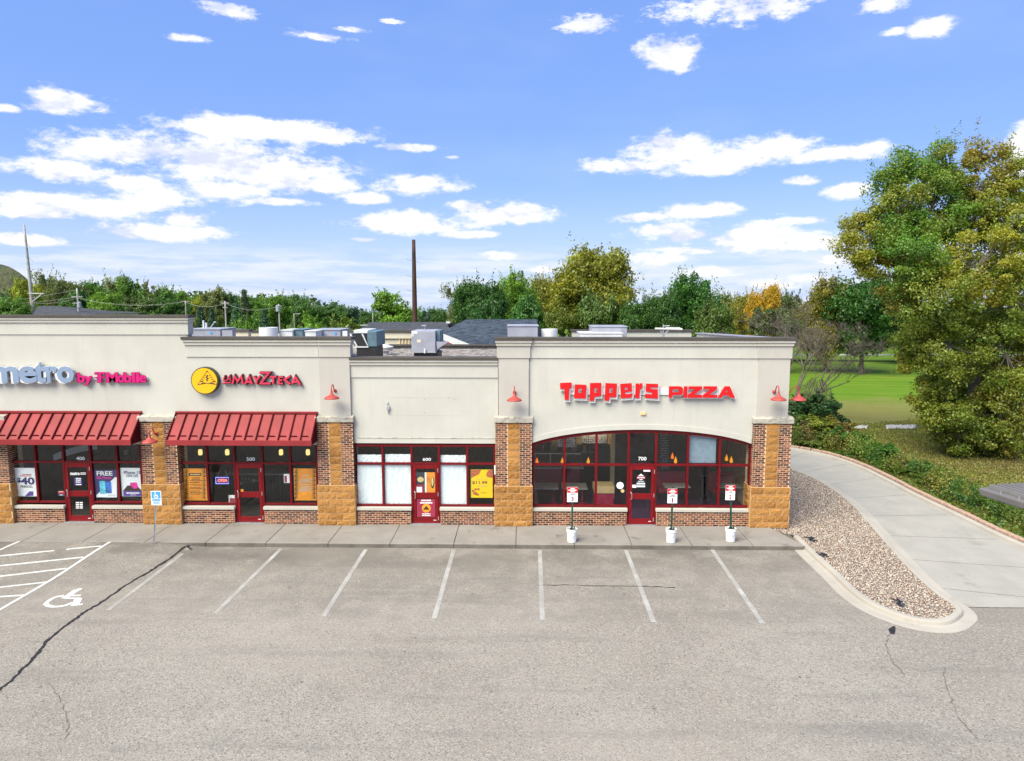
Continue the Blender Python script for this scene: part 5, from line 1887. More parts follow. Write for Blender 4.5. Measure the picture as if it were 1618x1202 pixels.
    plines(t, z6(748, 0)[0], z6(882, 0)[0], [z6(0, 676)[1]], 'white_print', 2.2, 0.003, Yq, 0.02)
    plines(t, z6(768, 0)[0], z6(864, 0)[0], [z6(0, 798)[1], z6(0, 816)[1]], 'white_print', 1.5, 0.003, Yq, 0.05)
    t = sheet('window_poster', *R6(1302, 1538, 322, 628), 'poster_yellow', 'yellow pizza poster reading $11.99', 'poster')
    ppoly(t, 'print', [z6(*p) for p in ((1303, 416), (1303, 324), (1415, 324), (1390, 372))], 'food_red')
    ppoly(t, 'print', [z6(*p) for p in ((1537, 412), (1478, 402), (1468, 372), (1490, 330), (1510, 324), (1537, 324))], 'food_red')
    for k in range(9):
        cx, cy = 1345 + rng.uniform(-36, 50), 565 + rng.uniform(-36, 30)
        q = [z6(cx + 15 * math.cos(j * math.pi / 3), cy + 13 * math.sin(j * math.pi / 3)) for j in range(6)]
        ppoly(t, 'print', q, 'food_red', 0.002 + 0.0014 * k)
    ptext(t, '$11.99', *R6(1316, 1480, 447, 482), 'maroon_print', 0.02)
    plines(t, z6(1340, 0)[0], z6(1500, 0)[0], [z6(0, 424)[1], z6(0, 494)[1], z6(0, 504)[1]], 'tan', 0.6)
    plines(t, z6(1400, 0)[0], z6(1480, 0)[0], [z6(0, 572)[1]], 'maroon_print', 0.7)
    m = MB()
    p, q = PY(781, 749.5, YG - 0.07), PY(783.4, 735, YG - 0.07)
    m.box(p.x, q.x, YG - 0.10, YG - 0.07, p.z, q.z)
    tag(m.build('key_box', 'white_plastic', None, bevel=0.006), 'narrow white box on frame right of the yellow poster', 'box')

    # --- corner pizzeria stickers
    z7 = lambda x, y: (838 + x * 0.13723, 670 + y * 0.13727)
    def R7(x0, x1, y0, y1):
        a, b = z7(x0, y0), z7(x1, y1)
        return a[0], b[0], a[1], b[1]
    p = PY(*z7(1033, 706), YG - 0.006)
    m = MB(); m.disc_y((p.x, p.z), 0.135, YG - 0.009, YG - 0.006, 8)
    o = tag(m.build('window_sticker', 'poster_white'), 'white octagonal sticker on glass left of door 700', 'sticker')
    plines(o, z7(1003, 0)[0], z7(1063, 0)[0], [z7(0, 685)[1], z7(0, 705)[1]], 'grey_laminate', 1.0, 0.012, YG)
    p = PY(*z7(1062, 768), YG - 0.006)
    m = MB(); m.disc_y((p.x, p.z), 0.065, YG - 0.010, YG - 0.006, 16)
    tag(m.build('window_sticker', 'tan'), 'small round tan sticker below the octagonal one', 'sticker')
    Yd = YG - 0.048
    t = sheet('door_sticker', *R7(1302, 1382, 512, 546), 'poster_white', 'white strip sticker in top corner of door 700', 'sticker', Yd)
    t = sheet('door_sticker', *R7(1168, 1220, 698, 732), 'poster_white', 'small white square sticker low on glass of door 700', 'sticker', Yd)
    t = sheet('door_sticker', *R7(1223, 1322, 648, 726), 'board', 'dark and pale striped notice on door 700', 'sticker', Yd)
    prect(t, 'print', *R7(1224, 1321, 676, 692), 'paper', 0.002, Yd)
    prect(t, 'print', *R7(1224, 1321, 706, 724), 'paper', 0.002, Yd)
    plines(t, z7(1232, 0)[0], z7(1318, 0)[0], [z7(0, 655)[1]], 'white_print', 1.0, 0.003, Yd)
    t = sheet('door_sticker', *R7(1224, 1322, 598, 632), 'maroon_print', 'red shop emblem sticker on door 700', 'sticker', Yd)
    ppoly(t, 'print', [z7(*p) for p in ((1240, 597), (1275, 570), (1308, 597))], 'poster_white', 0.002, Yd)
    plines(t, z7(1232, 0)[0], z7(1316, 0)[0], [z7(0, 610)[1]], 'white_print', 1.6, 0.003, Yd, 0.02)
    ppoly(t, 'print', [z7(*p) for p in ((1250, 634), (1298, 634), (1285, 644), (1265, 644))], 'poster_white', 0.002, Yd)
posters()

# ------------------------------------------------------------------ things inside the shops
def pendant(px, py, Y, mat, label, size=1.0, drum=False):
    p = PY(px, py, Y)
    t = thing('pendant_lamp', p, label, 'pendant lamp', 'pendant lamps in the shop windows')
    m = MB()
    if drum:
        m.lathe([(0.001, 0.12), (0.055, 0.11), (0.075, 0.06), (0.075, -0.06), (0.06, -0.10), (0.001, -0.11)], p, 14)
    else:
        m.lathe([(0.012, 0.13), (0.02, 0.08), (0.045, 0.02), (0.062, -0.05), (0.055, -0.10), (0.03, -0.125), (0.001, -0.13)], p, 14)
    m.build('shade', mat, t, smooth=True)
    MB().tube([(p.x, p.y, p.z + 0.11), (p.x, p.y, ZC - 0.002)], 0.008, 5).build('cord', 'black', t)
for px, s in ((316.5, 'leftmost'), (359, 'second from left'), (444, 'third from left'), (486.5, 'rightmost')):
    pendant(px, 714.5, YG + 0.6, 'pendant_cream', s + ' of the four cream drum lamps under the restaurant awning', drum=True)
for px, py, Y, mt, s in ((848.5, 728, 26.2, 'pendant_orange', 'orange glass pendant lamp at the far left of the pizzeria window'), (888.5, 728, 26.2, 'pendant_amber', 'amber pendant lamp in front of the first pizzeria mullion'),
                         (929.5, 727.5, 26.2, 'pendant_amber', 'amber pendant lamp above the number 3 sign'), (1067.5, 726.5, 25.8, 'pendant_amber', 'amber pendant lamp right of door 700, the lower of its pair'),
                         (1062.5, 720, 27.5, 'pendant_orange', 'dim amber pendant lamp right of door 700, the farther of its pair'), (1148, 723, 26.6, 'pendant_amber', 'amber pendant lamp near the right end of the pizzeria window, left of its pair'),
                         (1155.5, 726, 25.8, 'pendant_amber', 'amber pendant lamp near the right end of the pizzeria window, right of its pair')):
    pendant(px, py, Y, mt, s)

def inside():
    def slab(name, px0, px1, py0, py1, Y0, Y1, mat, label, cat, top=None):
        a, b = PY(px0, py1, Y0), PY(px1, py0, Y0)
        t = thing(name, ((a.x + b.x) / 2, Y0, a.z), label, cat)
        return t, a, b
    # order counter with sneeze guard
    a, b = PY(846, 0, 28.6), PY(925, 0, 28.6)
    t = thing('counter', ((a.x + b.x) / 2, 28.6, ZS), 'crimson order counter with grey top inside the pizzeria', 'counter')
    bx('front', 'crimson', t, a.x, b.x, 28.6, 29.4, ZS + 0.01, 1.15)
    bx('top', 'grey_laminate', t, a.x - 0.1, b.x + 0.15, 28.45, 29.5, 1.152, 1.21)
    for i in range(3):
        x = a.x + (b.x - a.x) * (i + 0.1) / 3
        bx('guard_glass', 'glass', t, x, x + (b.x - a.x) / 3 - 0.05, 28.62, 28.63, 1.25, 1.75)
        bx('guard_post', 'steel', t, x - 0.02, x + 0.01, 28.6, 28.64, 1.21, 1.78)
    bx('guard_shelf', 'steel', t, a.x, b.x, 28.5, 28.9, 1.78, 1.82)
    # front bench table seen low in the window
    for q, (p0, p1, lab) in enumerate(((843, 888, 'grey table with crimson legs at the left pizzeria pane'), (895, 938, 'grey table with crimson legs behind the number 3 sign'))):
        a, b = PY(p0, 0, 26.6), PY(p1, 0, 26.6)
        t = thing('table', ((a.x + b.x) / 2, 26.6, ZS), lab, 'table', 'pizzeria tables')
        bx('table_top', 'grey_laminate', t, a.x, b.x, 26.3, 27.2, 0.86, 0.90, 0.01)
        for x in (a.x + 0.18, b.x - 0.18):
            MB().lathe([(0.18, 0.0), (0.18, 0.03), (0.05, 0.05), (0.05, 0.70)], (x, 26.75, ZS + 0.01), 12).build('leg', 'crimson', t)
    # low service cabinet
    a, b = PY(951, 0, 25.6), PY(983, 0, 25.6)
    t = thing('cabinet', ((a.x + b.x) / 2, 25.6, ZS), 'crimson cabinet with tan lidded top just left of door 700', 'cabinet')
    bx('body', 'crimson', t, a.x, b.x, 25.5, 26.2, ZS + 0.01, 0.95)
    bx('lid', 'tan', t, a.x - 0.03, b.x + 0.03, 25.46, 26.25, 0.952, 1.22, 0.02)
    # tan column
    a, b = PY(977.5, 0, 27.5), PY(984.5, 0, 27.5)
    bx('column', 'tan', BLD, a.x, b.x, 27.5, 27.7, ZS, ZC)
    # menu boards over the counter
    for k, (p0, p1, y0, y1, mt, lab) in enumerate(((881, 909, 690, 706, 'menu', 'pale menu board over the counter, left'), (920, 959, 683, 700, 'menu', 'pale menu board over the counter, lit by a warm lamp'), (910.5, 919.5, 688, 702, 'tan', 'tan panel between the two menu boards'),
                                                 (872, 880.5, 692, 703, 'tan', 'tan panel left of the menu boards'), (960.5, 970, 681, 702, 'tan', 'tan panel right of the menu boards'), (1040, 1060, 682, 744, 'board', 'tall black chalkboard right of door 700'))):
        Y = 28.2
        a, b = PY(p0, y1, Y), PY(p1, y0, Y)
        t = thing('menu_board', ((a.x + b.x) / 2, Y, a.z), lab, 'menu board', 'boards inside the pizzeria')
        bx('board_face', mt, t, a.x, b.x, Y, Y + 0.04, a.z, b.z)
        if mt in ('menu', 'board'):
            plines(t, p0 + 2, p1 - 2, [y0 + 3 + i * 2.6 for i in range(int((y1 - y0 - 4) / 2.6))], 'board' if mt == 'menu' else 'menu', 0.7, 0.003, Y)
    for px in (934, 949):
        p = PY(px, 682, 27.9)
        m = MB(); m.lathe([(0.001, 0.08), (0.07, 0.06), (0.09, -0.04), (0.001, -0.06)], p, 12)
        lt = m.build('spot_lamp', 'warm_tube', None)
        tag(lt, 'warm spot lamp above the pizzeria menu board, ' + ('left one' if px < 940 else 'right one'), 'lamp', 'menu board lamps')
        MB().tube([p, (p.x, p.y, ZC)], 0.015, 6).build('stem', 'black', lt)
    # refrigerated shelf unit far behind
    a, b = PY(860, 745, 31.5), PY(930, 722, 31.5)
    t = thing('back_shelf', ((a.x + b.x) / 2, 31.5, ZS), 'steel shelving with kitchen goods far behind the counter', 'shelf')
    for z in (1.2, 1.7, 2.2, 2.7):
        bx('shelf', 'steel', t, a.x - .6, b.x + .4, 31.4, 31.9, z, z + 0.04)
    for i in range(26):
        x = rng.uniform(a.x - .5, b.x + .2); z = rng.choice((1.24, 1.74, 2.24))
        w = rng.uniform(.1, .3)
        bx('carton', rng.choice(['maroon_print', 'menu', 'tan', 'grey_laminate', 'board']), t, x, x + w, 31.45 + i * .003, 31.8, z, z + rng.uniform(.15, .4))
    # speaker on a pole behind the right panes
    p = PZ(1109, 797, ZS)
    p = Vector((PY(1109.5, 780, 25.9).x, 25.9, ZS))
    t = thing('speaker_stand', p, 'black speaker on a black pole behind the pane right of door 700', 'speaker')
    za, zb = PY(1109, 752, 25.9).z, PY(1109, 735, 25.9).z
    bx('speaker', 'black', t, p.x - 0.15, p.x + 0.15, 25.8, 26.05, za, zb, 0.02)
    MB().tube([(p.x, 25.9, ZS + 0.3), (p.x, 25.9, za)], 0.03, 8).build('pole', 'black', t)
    MB().lathe([(0.001, 0.22), (0.11, 0.20), (0.16, 0.02), (0.001, 0.0)], (p.x, 25.9, ZS + 0.01), 14).build('base', 'white_plastic', t)
    # roller blind in the upper pane
    a, b = PY(1088.5, 731, YG + .1), PY(1132, 688, YG + .1)
    tag(MB().box(a.x, b.x, YG + 0.1, YG + 0.104, a.z, b.z).build('roller_blind', 'blind'), 'blue-grey roller blind in upper pane right of door 700', 'blind')
    # far window on the side wall inside
    # booths
    for k, (px, lab) in enumerate(((1062, 'crimson booth seat just right of door 700'), (1145, 'crimson booth seat near the right end of the pizzeria'))):
        x = PY(px, 780, 27.6).x
        t = thing('booth', (x, 27.6, ZS), lab, 'booth', 'crimson booths')
        bx('seat', 'crimson', t, x - 0.6, x + 0.6, 27.3, 27.9, ZS + 0.3, ZS + 0.47, 0.03)
        bx('backrest', 'crimson', t, x - 0.6, x + 0.6, 27.9, 28.05, ZS + 0.3, ZS + 1.05, 0.03)
        bx('base', 'black', t, x - 0.55, x + 0.55, 27.35, 27.85, ZS + 0.012, ZS + 0.29)
        bx('table_top', 'grey_laminate', t, x - 0.5, x + 0.5, 26.6, 27.2, ZS + 0.72, ZS + 0.76)
    # phone shop: display shelves and a purple banner
    a, b = PY(26, 725, 26.0), PY(52, 715, 26.0)
    t = thing('ceiling_banner', ((a.x + b.x) / 2, 26, a.z), 'purple and white ribbon banner inside the phone shop', 'banner')
    vs = []
    for i in range(13):
        u = i / 12
        x = PY(26 + u * 76, 0, 26.0 + u * 1.2).x
        z = PY(26 + u * 76, 723 - 18 * u - 3 * math.sin(u * 3), 26.0 + u * 1.2).z
        vs += [(x, 26.0 + u * 1.2, z - 0.13), (x, 26.0 + u * 1.2, z + 0.13)]
    MB().add(vs, [(2 * i, 2 * i + 2, 2 * i + 3, 2 * i + 1) for i in range(12)]).build('ribbon', 'paper', t)
    a, b = PY(31, 739, 25.6), PY(53, 727, 25.6)
    bx('panel', 'violet', t, a.x, b.x, 25.6, 25.66, a.z, b.z)
    for k, (p0, p1, lab) in enumerate(((88, 104, 'dark slatted display shelf left of the phone shop door'), (150, 224, 'dark slatted display wall right of the phone shop door'))):
        a, b = PY(p0, 0, 28.5), PY(p1, 0, 28.5)
        t = thing('display_shelf', ((a.x + b.x) / 2, 28.5, ZS), lab, 'shelf', 'phone shop shelves')
        bx('back_panel', 'room_dark', t, a.x, b.x, 28.6, 28.7, ZS + 0.01, 3.6)
        for j in range(8):
            bx('shelf', 'black', t, a.x, b.x, 28.25, 28.598, 0.5 + j * 0.4, 0.53 + j * 0.4)
            for i in range(int((b.x - a.x) / 0.35)):
                bx('carton', rng.choice(['menu', 'board', 'violet', 'grey_laminate']), t, a.x + i * 0.35 + 0.05, a.x + i * 0.35 + 0.2, 28.3, 28.4, 0.531 + j * 0.4, 0.72 + j * 0.4)
    # restaurant: dark corrugated bar front
    a, b = PY(330, 0, 27.0), PY(500, 0, 27.0)
    t = thing('bar_counter', ((a.x + b.x) / 2, 27, ZS), 'dark ribbed bar front inside the restaurant', 'counter')
    bx('front', 'board', t, a.x, b.x, 27.0, 27.5, ZS + 0.01, 1.25)
    for i in range(int((b.x - a.x) / 0.14)):
        bx('slat', 'black', t, a.x + i * 0.14, a.x + i * 0.14 + 0.07, 26.97, 26.999, ZS + 0.02, 1.2)
    bx('top', 'grey_laminate', t, a.x, b.x, 26.85, 27.6, 1.252, 1.30)
inside()

# ------------------------------------------------------------------ things on the sidewalk
def pickup_sign(px, pbot, sy0, sy1, sx0, sx1, num, label):
    base = PZ(px, pbot, ZS + 0.012)
    t = thing('pickup_sign', base, label, 'parking sign', 'numbered signs in white buckets')
    x, y, z = base
    m = MB()
    m.lathe([(0.001, 0.0), (0.145, 0.0), (0.15, 0.01), (0.17, 0.36), (0.185, 0.365), (0.185, 0.385), (0.178, 0.44), (0.185, 0.445), (0.185, 0.46), (0.165, 0.46), (0.155, 0.40), (0.001, 0.40)], (x, y, z), 24)
    m.build('bucket', 'white_plastic', t, smooth=False)
    f = MB()
    f.lathe([(0.001, 0.44), (0.08, 0.425), (0.156, 0.405)], (x, y, z), 14)
    f.build('filling', 'shaded_kerb_concrete', t)
    bh = MB()
    bh.tube([(x - 0.19, y, z + 0.40), (x - 0.20, y - 0.06, z + 0.30), (x, y - 0.20, z + 0.22), (x + 0.20, y - 0.06, z + 0.30), (x + 0.19, y, z + 0.40)], 0.005, 5)
    bh.build('bucket_handle', 'galv', t)
    ztop = PY(px, sy0 - 3, y).z
    lean = PY((sx0 + sx1) / 2, sy1, y).x - x
    p = MB()
    p.hull8([(x - .028, y - .02, z + .3), (x + .028, y - .02, z + .3), (x + .028, y + .02, z + .3), (x - .028, y + .02, z + .3)],
            [(x + lean - .028, y - .02, ztop), (x + lean + .028, y - .02, ztop), (x + lean + .028, y + .02, ztop), (x + lean - .028, y + .02, ztop)])
    p.build('post', 'green_post', t)
    lf = MB()
    for k in range(3):
        lf.box(x - 0.07 + k * 0.06, x - 0.03 + k * 0.06, y - 0.05 - .01 * k, y - 0.02, z + 0.42, z + 0.50 + 0.02 * k)
    lf.build('wedge', 'green_post', t)
    Ys = y - 0.035
    a, b = PY(sx0, sy1, Ys), PY(sx1, sy0, Ys)
    s = bx('sign_board', 'poster_white', t, a.x, b.x, Ys, Ys + 0.012, a.z, b.z, 0.003)
    zm = a.z + (b.z - a.z) * 0.62
    bx('red_header', 'sign_red', s, a.x + 0.004, b.x - 0.004, Ys - 0.003, Ys - 0.001, zm, b.z - 0.004)
    bd = MB()
    w = b.x - a.x
    for (u0, u1, v0, v1) in ((0.30, 0.72, 0.86, 0.93), (0.12, 0.88, 0.76, 0.83), (0.30, 0.74, 0.66, 0.72)):
        bd.box(a.x + u0 * w, a.x + u1 * w, Ys - 0.005, Ys - 0.0035, a.z + (b.z - a.z) * v0, a.z + (b.z - a.z) * v1)
    bd.build('white_lettering', 'white_print', s)
    dk = MB()
    for (u0, u1, v0, v1) in ((0.36, 0.74, 0.53, 0.565), (0.14, 0.88, 0.46, 0.49)):
        dk.box(a.x + u0 * w, a.x + u1 * w, Ys - 0.003, Ys - 0.001, a.z + (b.z - a.z) * v0, a.z + (b.z - a.z) * v1)
    dk.build('dark_lettering', 'ink', s)
    nm = MB()
    text_into(nm, num, a.x + w * (0.40 if num != '1' else 0.44), a.x + w * (0.62 if num != '1' else 0.58), a.z + (b.z - a.z) * 0.06, a.z + (b.z - a.z) * 0.36, Ys - 0.003, Ys - 0.001, bold=0.035)
    nm.build('numeral', 'maroon_print', s)
pickup_sign(903.5, 855.5, 769.5, 793, 896, 913, '3', 'sign numbered 3 in white bucket, left of the pizzeria door')
pickup_sign(1060, 856, 772, 795, 1054.5, 1070.5, '1', 'sign numbered 1 in white bucket, right beside the pizzeria door')
pickup_sign(1154, 854.5, 766.5, 790, 1146, 1162, '2', 'sign numbered 2 in white bucket, nearest the building corner')

def accessible_sign():
    b = PZ(243.6, 858.5, 0.13)
    t = thing('accessible_parking_sign', b, 'blue and white wheelchair parking sign on a steel post by the lot', 'parking sign')
    top = PY(247.5, 775.5, b.y)
    m = MB()
    # U channel post, leaning a little
    for dx, w, dy in ((0, 0.036, 0.0), (-0.022, 0.010, -0.014), (0.022, 0.010, -0.014)):
        m.hull8([(b.x + dx - w / 2, b.y + dy, b.z), (b.x + dx + w / 2, b.y + dy, b.z), (b.x + dx + w / 2, b.y + dy + 0.013, b.z), (b.x + dx - w / 2, b.y + dy + 0.013, b.z)],
                [(top.x + dx - w / 2, b.y + dy, top.z), (top.x + dx + w / 2, b.y + dy, top.z), (top.x + dx + w / 2, b.y + dy + 0.013, top.z), (top.x + dx - w / 2, b.y + dy + 0.013, top.z)])
    m.build('post', 'galv', t)
    Y = b.y - 0.03
    p, q = PY(239.3, 798, Y), PY(254.2, 775.5, Y)
    s = bx('sign_plate', 'white_print', t, p.x, q.x, Y, Y + 0.006, p.z, q.z, 0.002)
    w, h = q.x - p.x, q.z - p.z
    bl = MB()
    bl.box(p.x + .07 * w, p.x + .93 * w, Y - 0.003, Y - 0.001, p.z + .48 * h, p.z + .95 * h)
    bl.box(p.x + .10 * w, p.x + .90 * w, Y - 0.003, Y - 0.001, p.z + .31 * h, p.z + .43 * h)
    bl.build('blue_field', 'sign_blue', s)
    sy = MB()
    cx, cz = p.x + .48 * w, p.z + .66 * h
    ring = [(cx + .16 * w * math.cos(a), cz + .16 * w * math.sin(a)) for a in [R(150) + R(250) * k / 14 for k in range(15)]]
    stroke_xz(sy, ring, 0.022, Y - 0.0050, Y - 0.0036)
    stroke_xz(sy, [(cx - .05 * w, cz + .34 * w), (cx - .03 * w, cz + .05 * w), (cx + .13 * w, cz + .05 * w), (cx + .22 * w, cz - .16 * w)], 0.026, Y - 0.0056, Y - 0.0036)
    sy.disc_y((cx - .05 * w, cz + .40 * w), .05 * w, Y - 0.0062, Y - 0.0036, 10)
    sy.build('wheelchair_symbol', 'white_print', s)
    tx = MB()
    for k in range(3):
        tx.box(p.x + .18 * w, p.x + .82 * w, Y - 0.003, Y - 0.001, p.z + (.10 + .065 * k) * h, p.z + (.135 + .065 * k) * h)
    tx.build('small_print', 'sign_blue', s)
accessible_sign()

# ------------------------------------------------------------------ roof equipment
ZR = 5.75
def rooftop():
    # open-hooded unit next to the pilaster
    Y = 26.6
    def X(px): return PY(px, 540, Y).x
    def Z(py): return PY(600, py, Y).z
    t = thing('rooftop_unit', (X(575), Y, ZR), 'teal grey rooftop unit with open black hood beside the pilaster', 'rooftop unit')
    bx('curb', 'black', t, X(563), X(594), Y + 0.02, Y + 1.3, ZR, Z(548.5))
    bx('cabinet', 'unit_teal', t, X(580.5), X(595.5), Y, Y + 1.6, Z(547.5), Z(523.5), 0.015)
    bx('top', 'unit_white', t, X(559), X(581.5), Y + 0.02, Y + 1.6, Z(526.5), Z(521.5), 0.01)
    h = MB()
    yy0, yy1 = Y + 0.05, Y + 1.2
    prof = [(X(553.5), Z(527.5)), (X(580.5), Z(527.5)), (X(580.5), Z(547)), (X(563), Z(547))]
    h.prism_xz(prof, yy0, yy1)
    h.build('hood', 'black', t)
    e = MB()
    e.prism_xz([(X(553), Z(527.8)), (X(555), Z(527.0)), (X(565), Z(547)), (X(563), Z(547.6))], Y - 0.02, yy0 - 0.002)
    e.prism_xz([(X(571.5), Z(527.5)), (X(574), Z(527.5)), (X(581), Z(545)), (X(581), Z(547.8))], Y - 0.02, yy0 - 0.002)
    e.box(X(560), X(582), Y - 0.02, yy0 - 0.002, Z(549), Z(547.2))
    e.build('hood_frame', 'unit_white', t)
    # grey cabinet unit with side hood
    Y2 = 28.0
    def X2(px): return PY(px, 540, Y2).x
    def Z2(py): return PY(670, py, Y2).z
    t = thing('rooftop_unit', (X2(670), Y2, ZR), 'grey square rooftop unit with slanted side hood above the vacant shop', 'rooftop unit')
    bx('curb', 'black', t, X2(653), X2(691), Y2 + 0.1, Y2 + 1.5, ZR, Z2(557))
    bx('cabinet', 'unit_grey', t, X2(650), X2(688), Y2, Y2 + 1.6, Z2(556.8), Z2(522.5), 0.02)
    bx('louvre', 'unit_teal', t, X2(688.3), X2(694), Y2 + 0.2, Y2 + 1.5, Z2(541), Z2(523))
    m = MB()
    m.prism_xz([(X2(689), Z2(539.5)), (X2(706), Z2(541.5)), (X2(690), Z2(552))], Y2 + 0.05, Y2 + 0.9)
    m.build('hood', 'unit_grey', t)
    bx('rating_plate', 'cream', t, X2(659), X2(665), Y2 - 0.006, Y2, Z2(541), Z2(536.5))
    bx('service_label', 'unit_white', t, X2(650.3), X2(660), Y2 - 0.005, Y2, Z2(527.5), Z2(523))
    bx('service_label', 'unit_white', t, X2(650.3), X2(654), Y2 - 0.005, Y2, Z2(531.5), Z2(527.6))
    MB().tube([(X2(671), Y2 - 0.05, Z2(557.5)), (X2(671.5), Y2 - 0.06, Z2(554)), (X2(671.2), Y2 - 0.05, Z2(550.5))], 0.035, 8).build('drain_pipe', 'white_plastic', t)
    MB().box(X2(649.5), X2(689), Y2 - 0.03, Y2 + 0.02, Z2(557.2), Z2(555.8)).build('skid_rail', 'unit_grey', t)
    m = MB()
    m.tube([(X2(667), Y2 + .8, Z2(522.5)), (X2(667), Y2 + .8, Z2(516))], 0.03, 6)
    m.box(X2(662), X2(670), Y2 + .7, Y2 + .9, Z2(516), Z2(514.5))
    m.build('flue', 'galv', t)
    # mushroom vent
    p = PY(610, 553.5, 31.5)
    t = thing('roof_vent', (p.x, 31.5, ZR), 'small white stacked-ring roof vent between the two rooftop units', 'roof vent')
    zz = PY(610, 543, 31.5).z
    hgt = zz - ZR
    MB().lathe([(0.13, 0), (0.13, hgt * 0.35), (0.30, hgt * 0.36), (0.33, hgt * 0.46), (0.20, hgt * 0.52), (0.20, hgt * 0.62), (0.34, hgt * 0.64), (0.34, hgt * 0.76), (0.18, hgt * 0.84), (0.16, hgt * 0.98), (0.001, hgt)], (p.x, 31.5, ZR), 20).build('vent_cap', 'unit_white', t)
    # strips of white flashing on the gravel
    a, b = PY(595, 557, 29.5), PY(655, 557, 29.5)
    bx('roof_conduit', 'galv', BLD, a.x, b.x, 29.5, 29.6, ZR + 0.004, ZR + 0.07)
    a, b = PY(752, 0, 29.5), PY(788, 0, 29.5)
    bx('roof_patch', 'roof_membrane', BLD, a.x - 0.6, a.x + 0.5, 28.6, 29.2, ZR + 0.004, ZR + 0.03)
    bx('roof_conduit', 'galv', BLD, a.x, b.x, 29.6, 29.7, ZR + 0.004, ZR + 0.07)
    def boxunit(px0, px1, py, Y, mat, lab, extra=None):
        a, b = PY(px0, py, Y), PY(px1, py, Y)
        t = thing('rooftop_unit', ((a.x + b.x) / 2, Y, ZR), lab, 'rooftop unit')
        bx('curb', 'black', t, a.x + 0.1, b.x - 0.1, Y + 0.1, Y + 1.4, ZR, ZR + 0.3)
        bx('cabinet', mat, t, a.x, b.x, Y, Y + 1.6, ZR + 0.301, a.z, 0.02)
        bx('lid', mat, t, a.x - 0.03, b.x + 0.03, Y - 0.03, Y + 1.63, a.z + 0.001, a.z + 0.03)
        if extra:
            q0, q1 = PY(extra[0], 0, Y), PY(extra[1], 0, Y)
            bx('side_panel', extra[2], t, q0.x, q1.x, Y - 0.012, Y, ZR + 0.4, a.z - 0.03)
            c = PY((extra[0] + extra[1]) / 2, py + 5, Y)
            MB().disc_y((c.x, c.z), 0.06, Y - 0.016, Y - 0.0125, 12).build('badge', 'sign_blue', t)
        return t
    boxunit(802, 850, 515.5, 27.6, 'unit_grey', 'light grey rooftop unit behind the pilaster left of the big red letters', None)
    boxunit(936, 991, 516.5, 29.0, 'unit_grey', 'light grey rooftop unit above the red letters', None)
    boxunit(917, 984, 527.0, 28.2, 'unit_white', 'low white rooftop unit in front of the light grey one')
    boxunit(295, 348, 520.5, 29.5, 'unit_grey', 'grey rooftop unit with round badge behind the phone shop parapet step', (325, 342, 'unit_grey'))
    boxunit(494, 538, 521.5, 29.5, 'unit_grey', 'grey rooftop unit with round badge above the pink letters', (526, 534, 'unit_white'))
    boxunit(441, 462, 522.5, 29.0, 'unit_white', 'white rooftop box between round fan and teal box')
    boxunit(462, 478, 521.5, 29.2, 'unit_teal', 'teal rooftop box above the pink letters')
    boxunit(482, 499, 523.5, 28.6, 'unit_white', 'small white rooftop box right of the teal one')
    for (px, py, r, Y, lab) in ((424, 517.0, 14.5, 28.8, 'round white rooftop fan above the restaurant parapet'), (868, 519.5, 13, 28.2, 'round white rooftop fan right of the pilaster')):
        p = PY(px, py, Y)
        t = thing('roof_fan', (p.x, Y, ZR), lab, 'roof fan', 'round rooftop fans')
        rm = r * Y / FPX
        hgt = p.z - ZR
        MB().lathe([(rm * 1.55, 0), (rm * 1.4, hgt * 0.35), (rm * 1.35, hgt * 0.55), (rm, hgt * 0.60), (rm, hgt), (rm * 0.9, hgt), (rm * 0.85, hgt * 0.9), (0.001, hgt * 0.9)], (p.x, Y, ZR), 28).build('fan_housing', 'unit_white', t)
    p = PY(322, 518, 30)
    t = thing('roof_pipe', (p.x, 30, ZR), 'pair of thin white pipes on the roof beside the parapet step', 'vent pipe')
    for dx in (0, 0.12):
        MB().tube([(p.x + dx, 30, ZR), (p.x + dx, 30, PY(322, 506 + dx * 30, 30).z)], 0.04, 8).build('pipe', 'unit_white', t)
    p = PY(334, 519, 31)
    t = thing('roof_crane_arm', (p.x, 31, ZR), 'thin bent steel mast on the roof behind the grey unit', 'mast')
    MB().tube([(p.x, 31, ZR), PY(333, 517, 31), PY(339, 508.5, 31), PY(341, 509, 31)], 0.03, 6).build('mast', 'galv', t)
    # television aerial on the rear mass
    p = PY(1048, 531, 34)
    t = thing('roof_aerial', (p.x, 34, ZR), 'white aerial on crossed struts above the letters PIZZA', 'aerial')
    m = MB()
    m.tube([PY(1046, 531, 34), PY(1056, 522, 34)], 0.03, 5); m.tube([PY(1050, 531, 34), PY(1043, 522, 34)], 0.03, 5)
    m.tube([(p.x, 34, ZR), PY(1048, 512, 34)], 0.025, 5)
    m.build('strut', 'galv', t)
    m = MB()
    m.tube([PY(1035, 519, 34), PY(1078, 520, 34)], 0.05, 6); m.tube([PY(1047, 515, 34), PY(1058, 514.5, 34)], 0.02, 5); m.tube([PY(1052, 517.5, 34.4), PY(1075, 517.5, 34.4)], 0.02, 5)
    m.build('boom', 'unit_white', t)
rooftop()

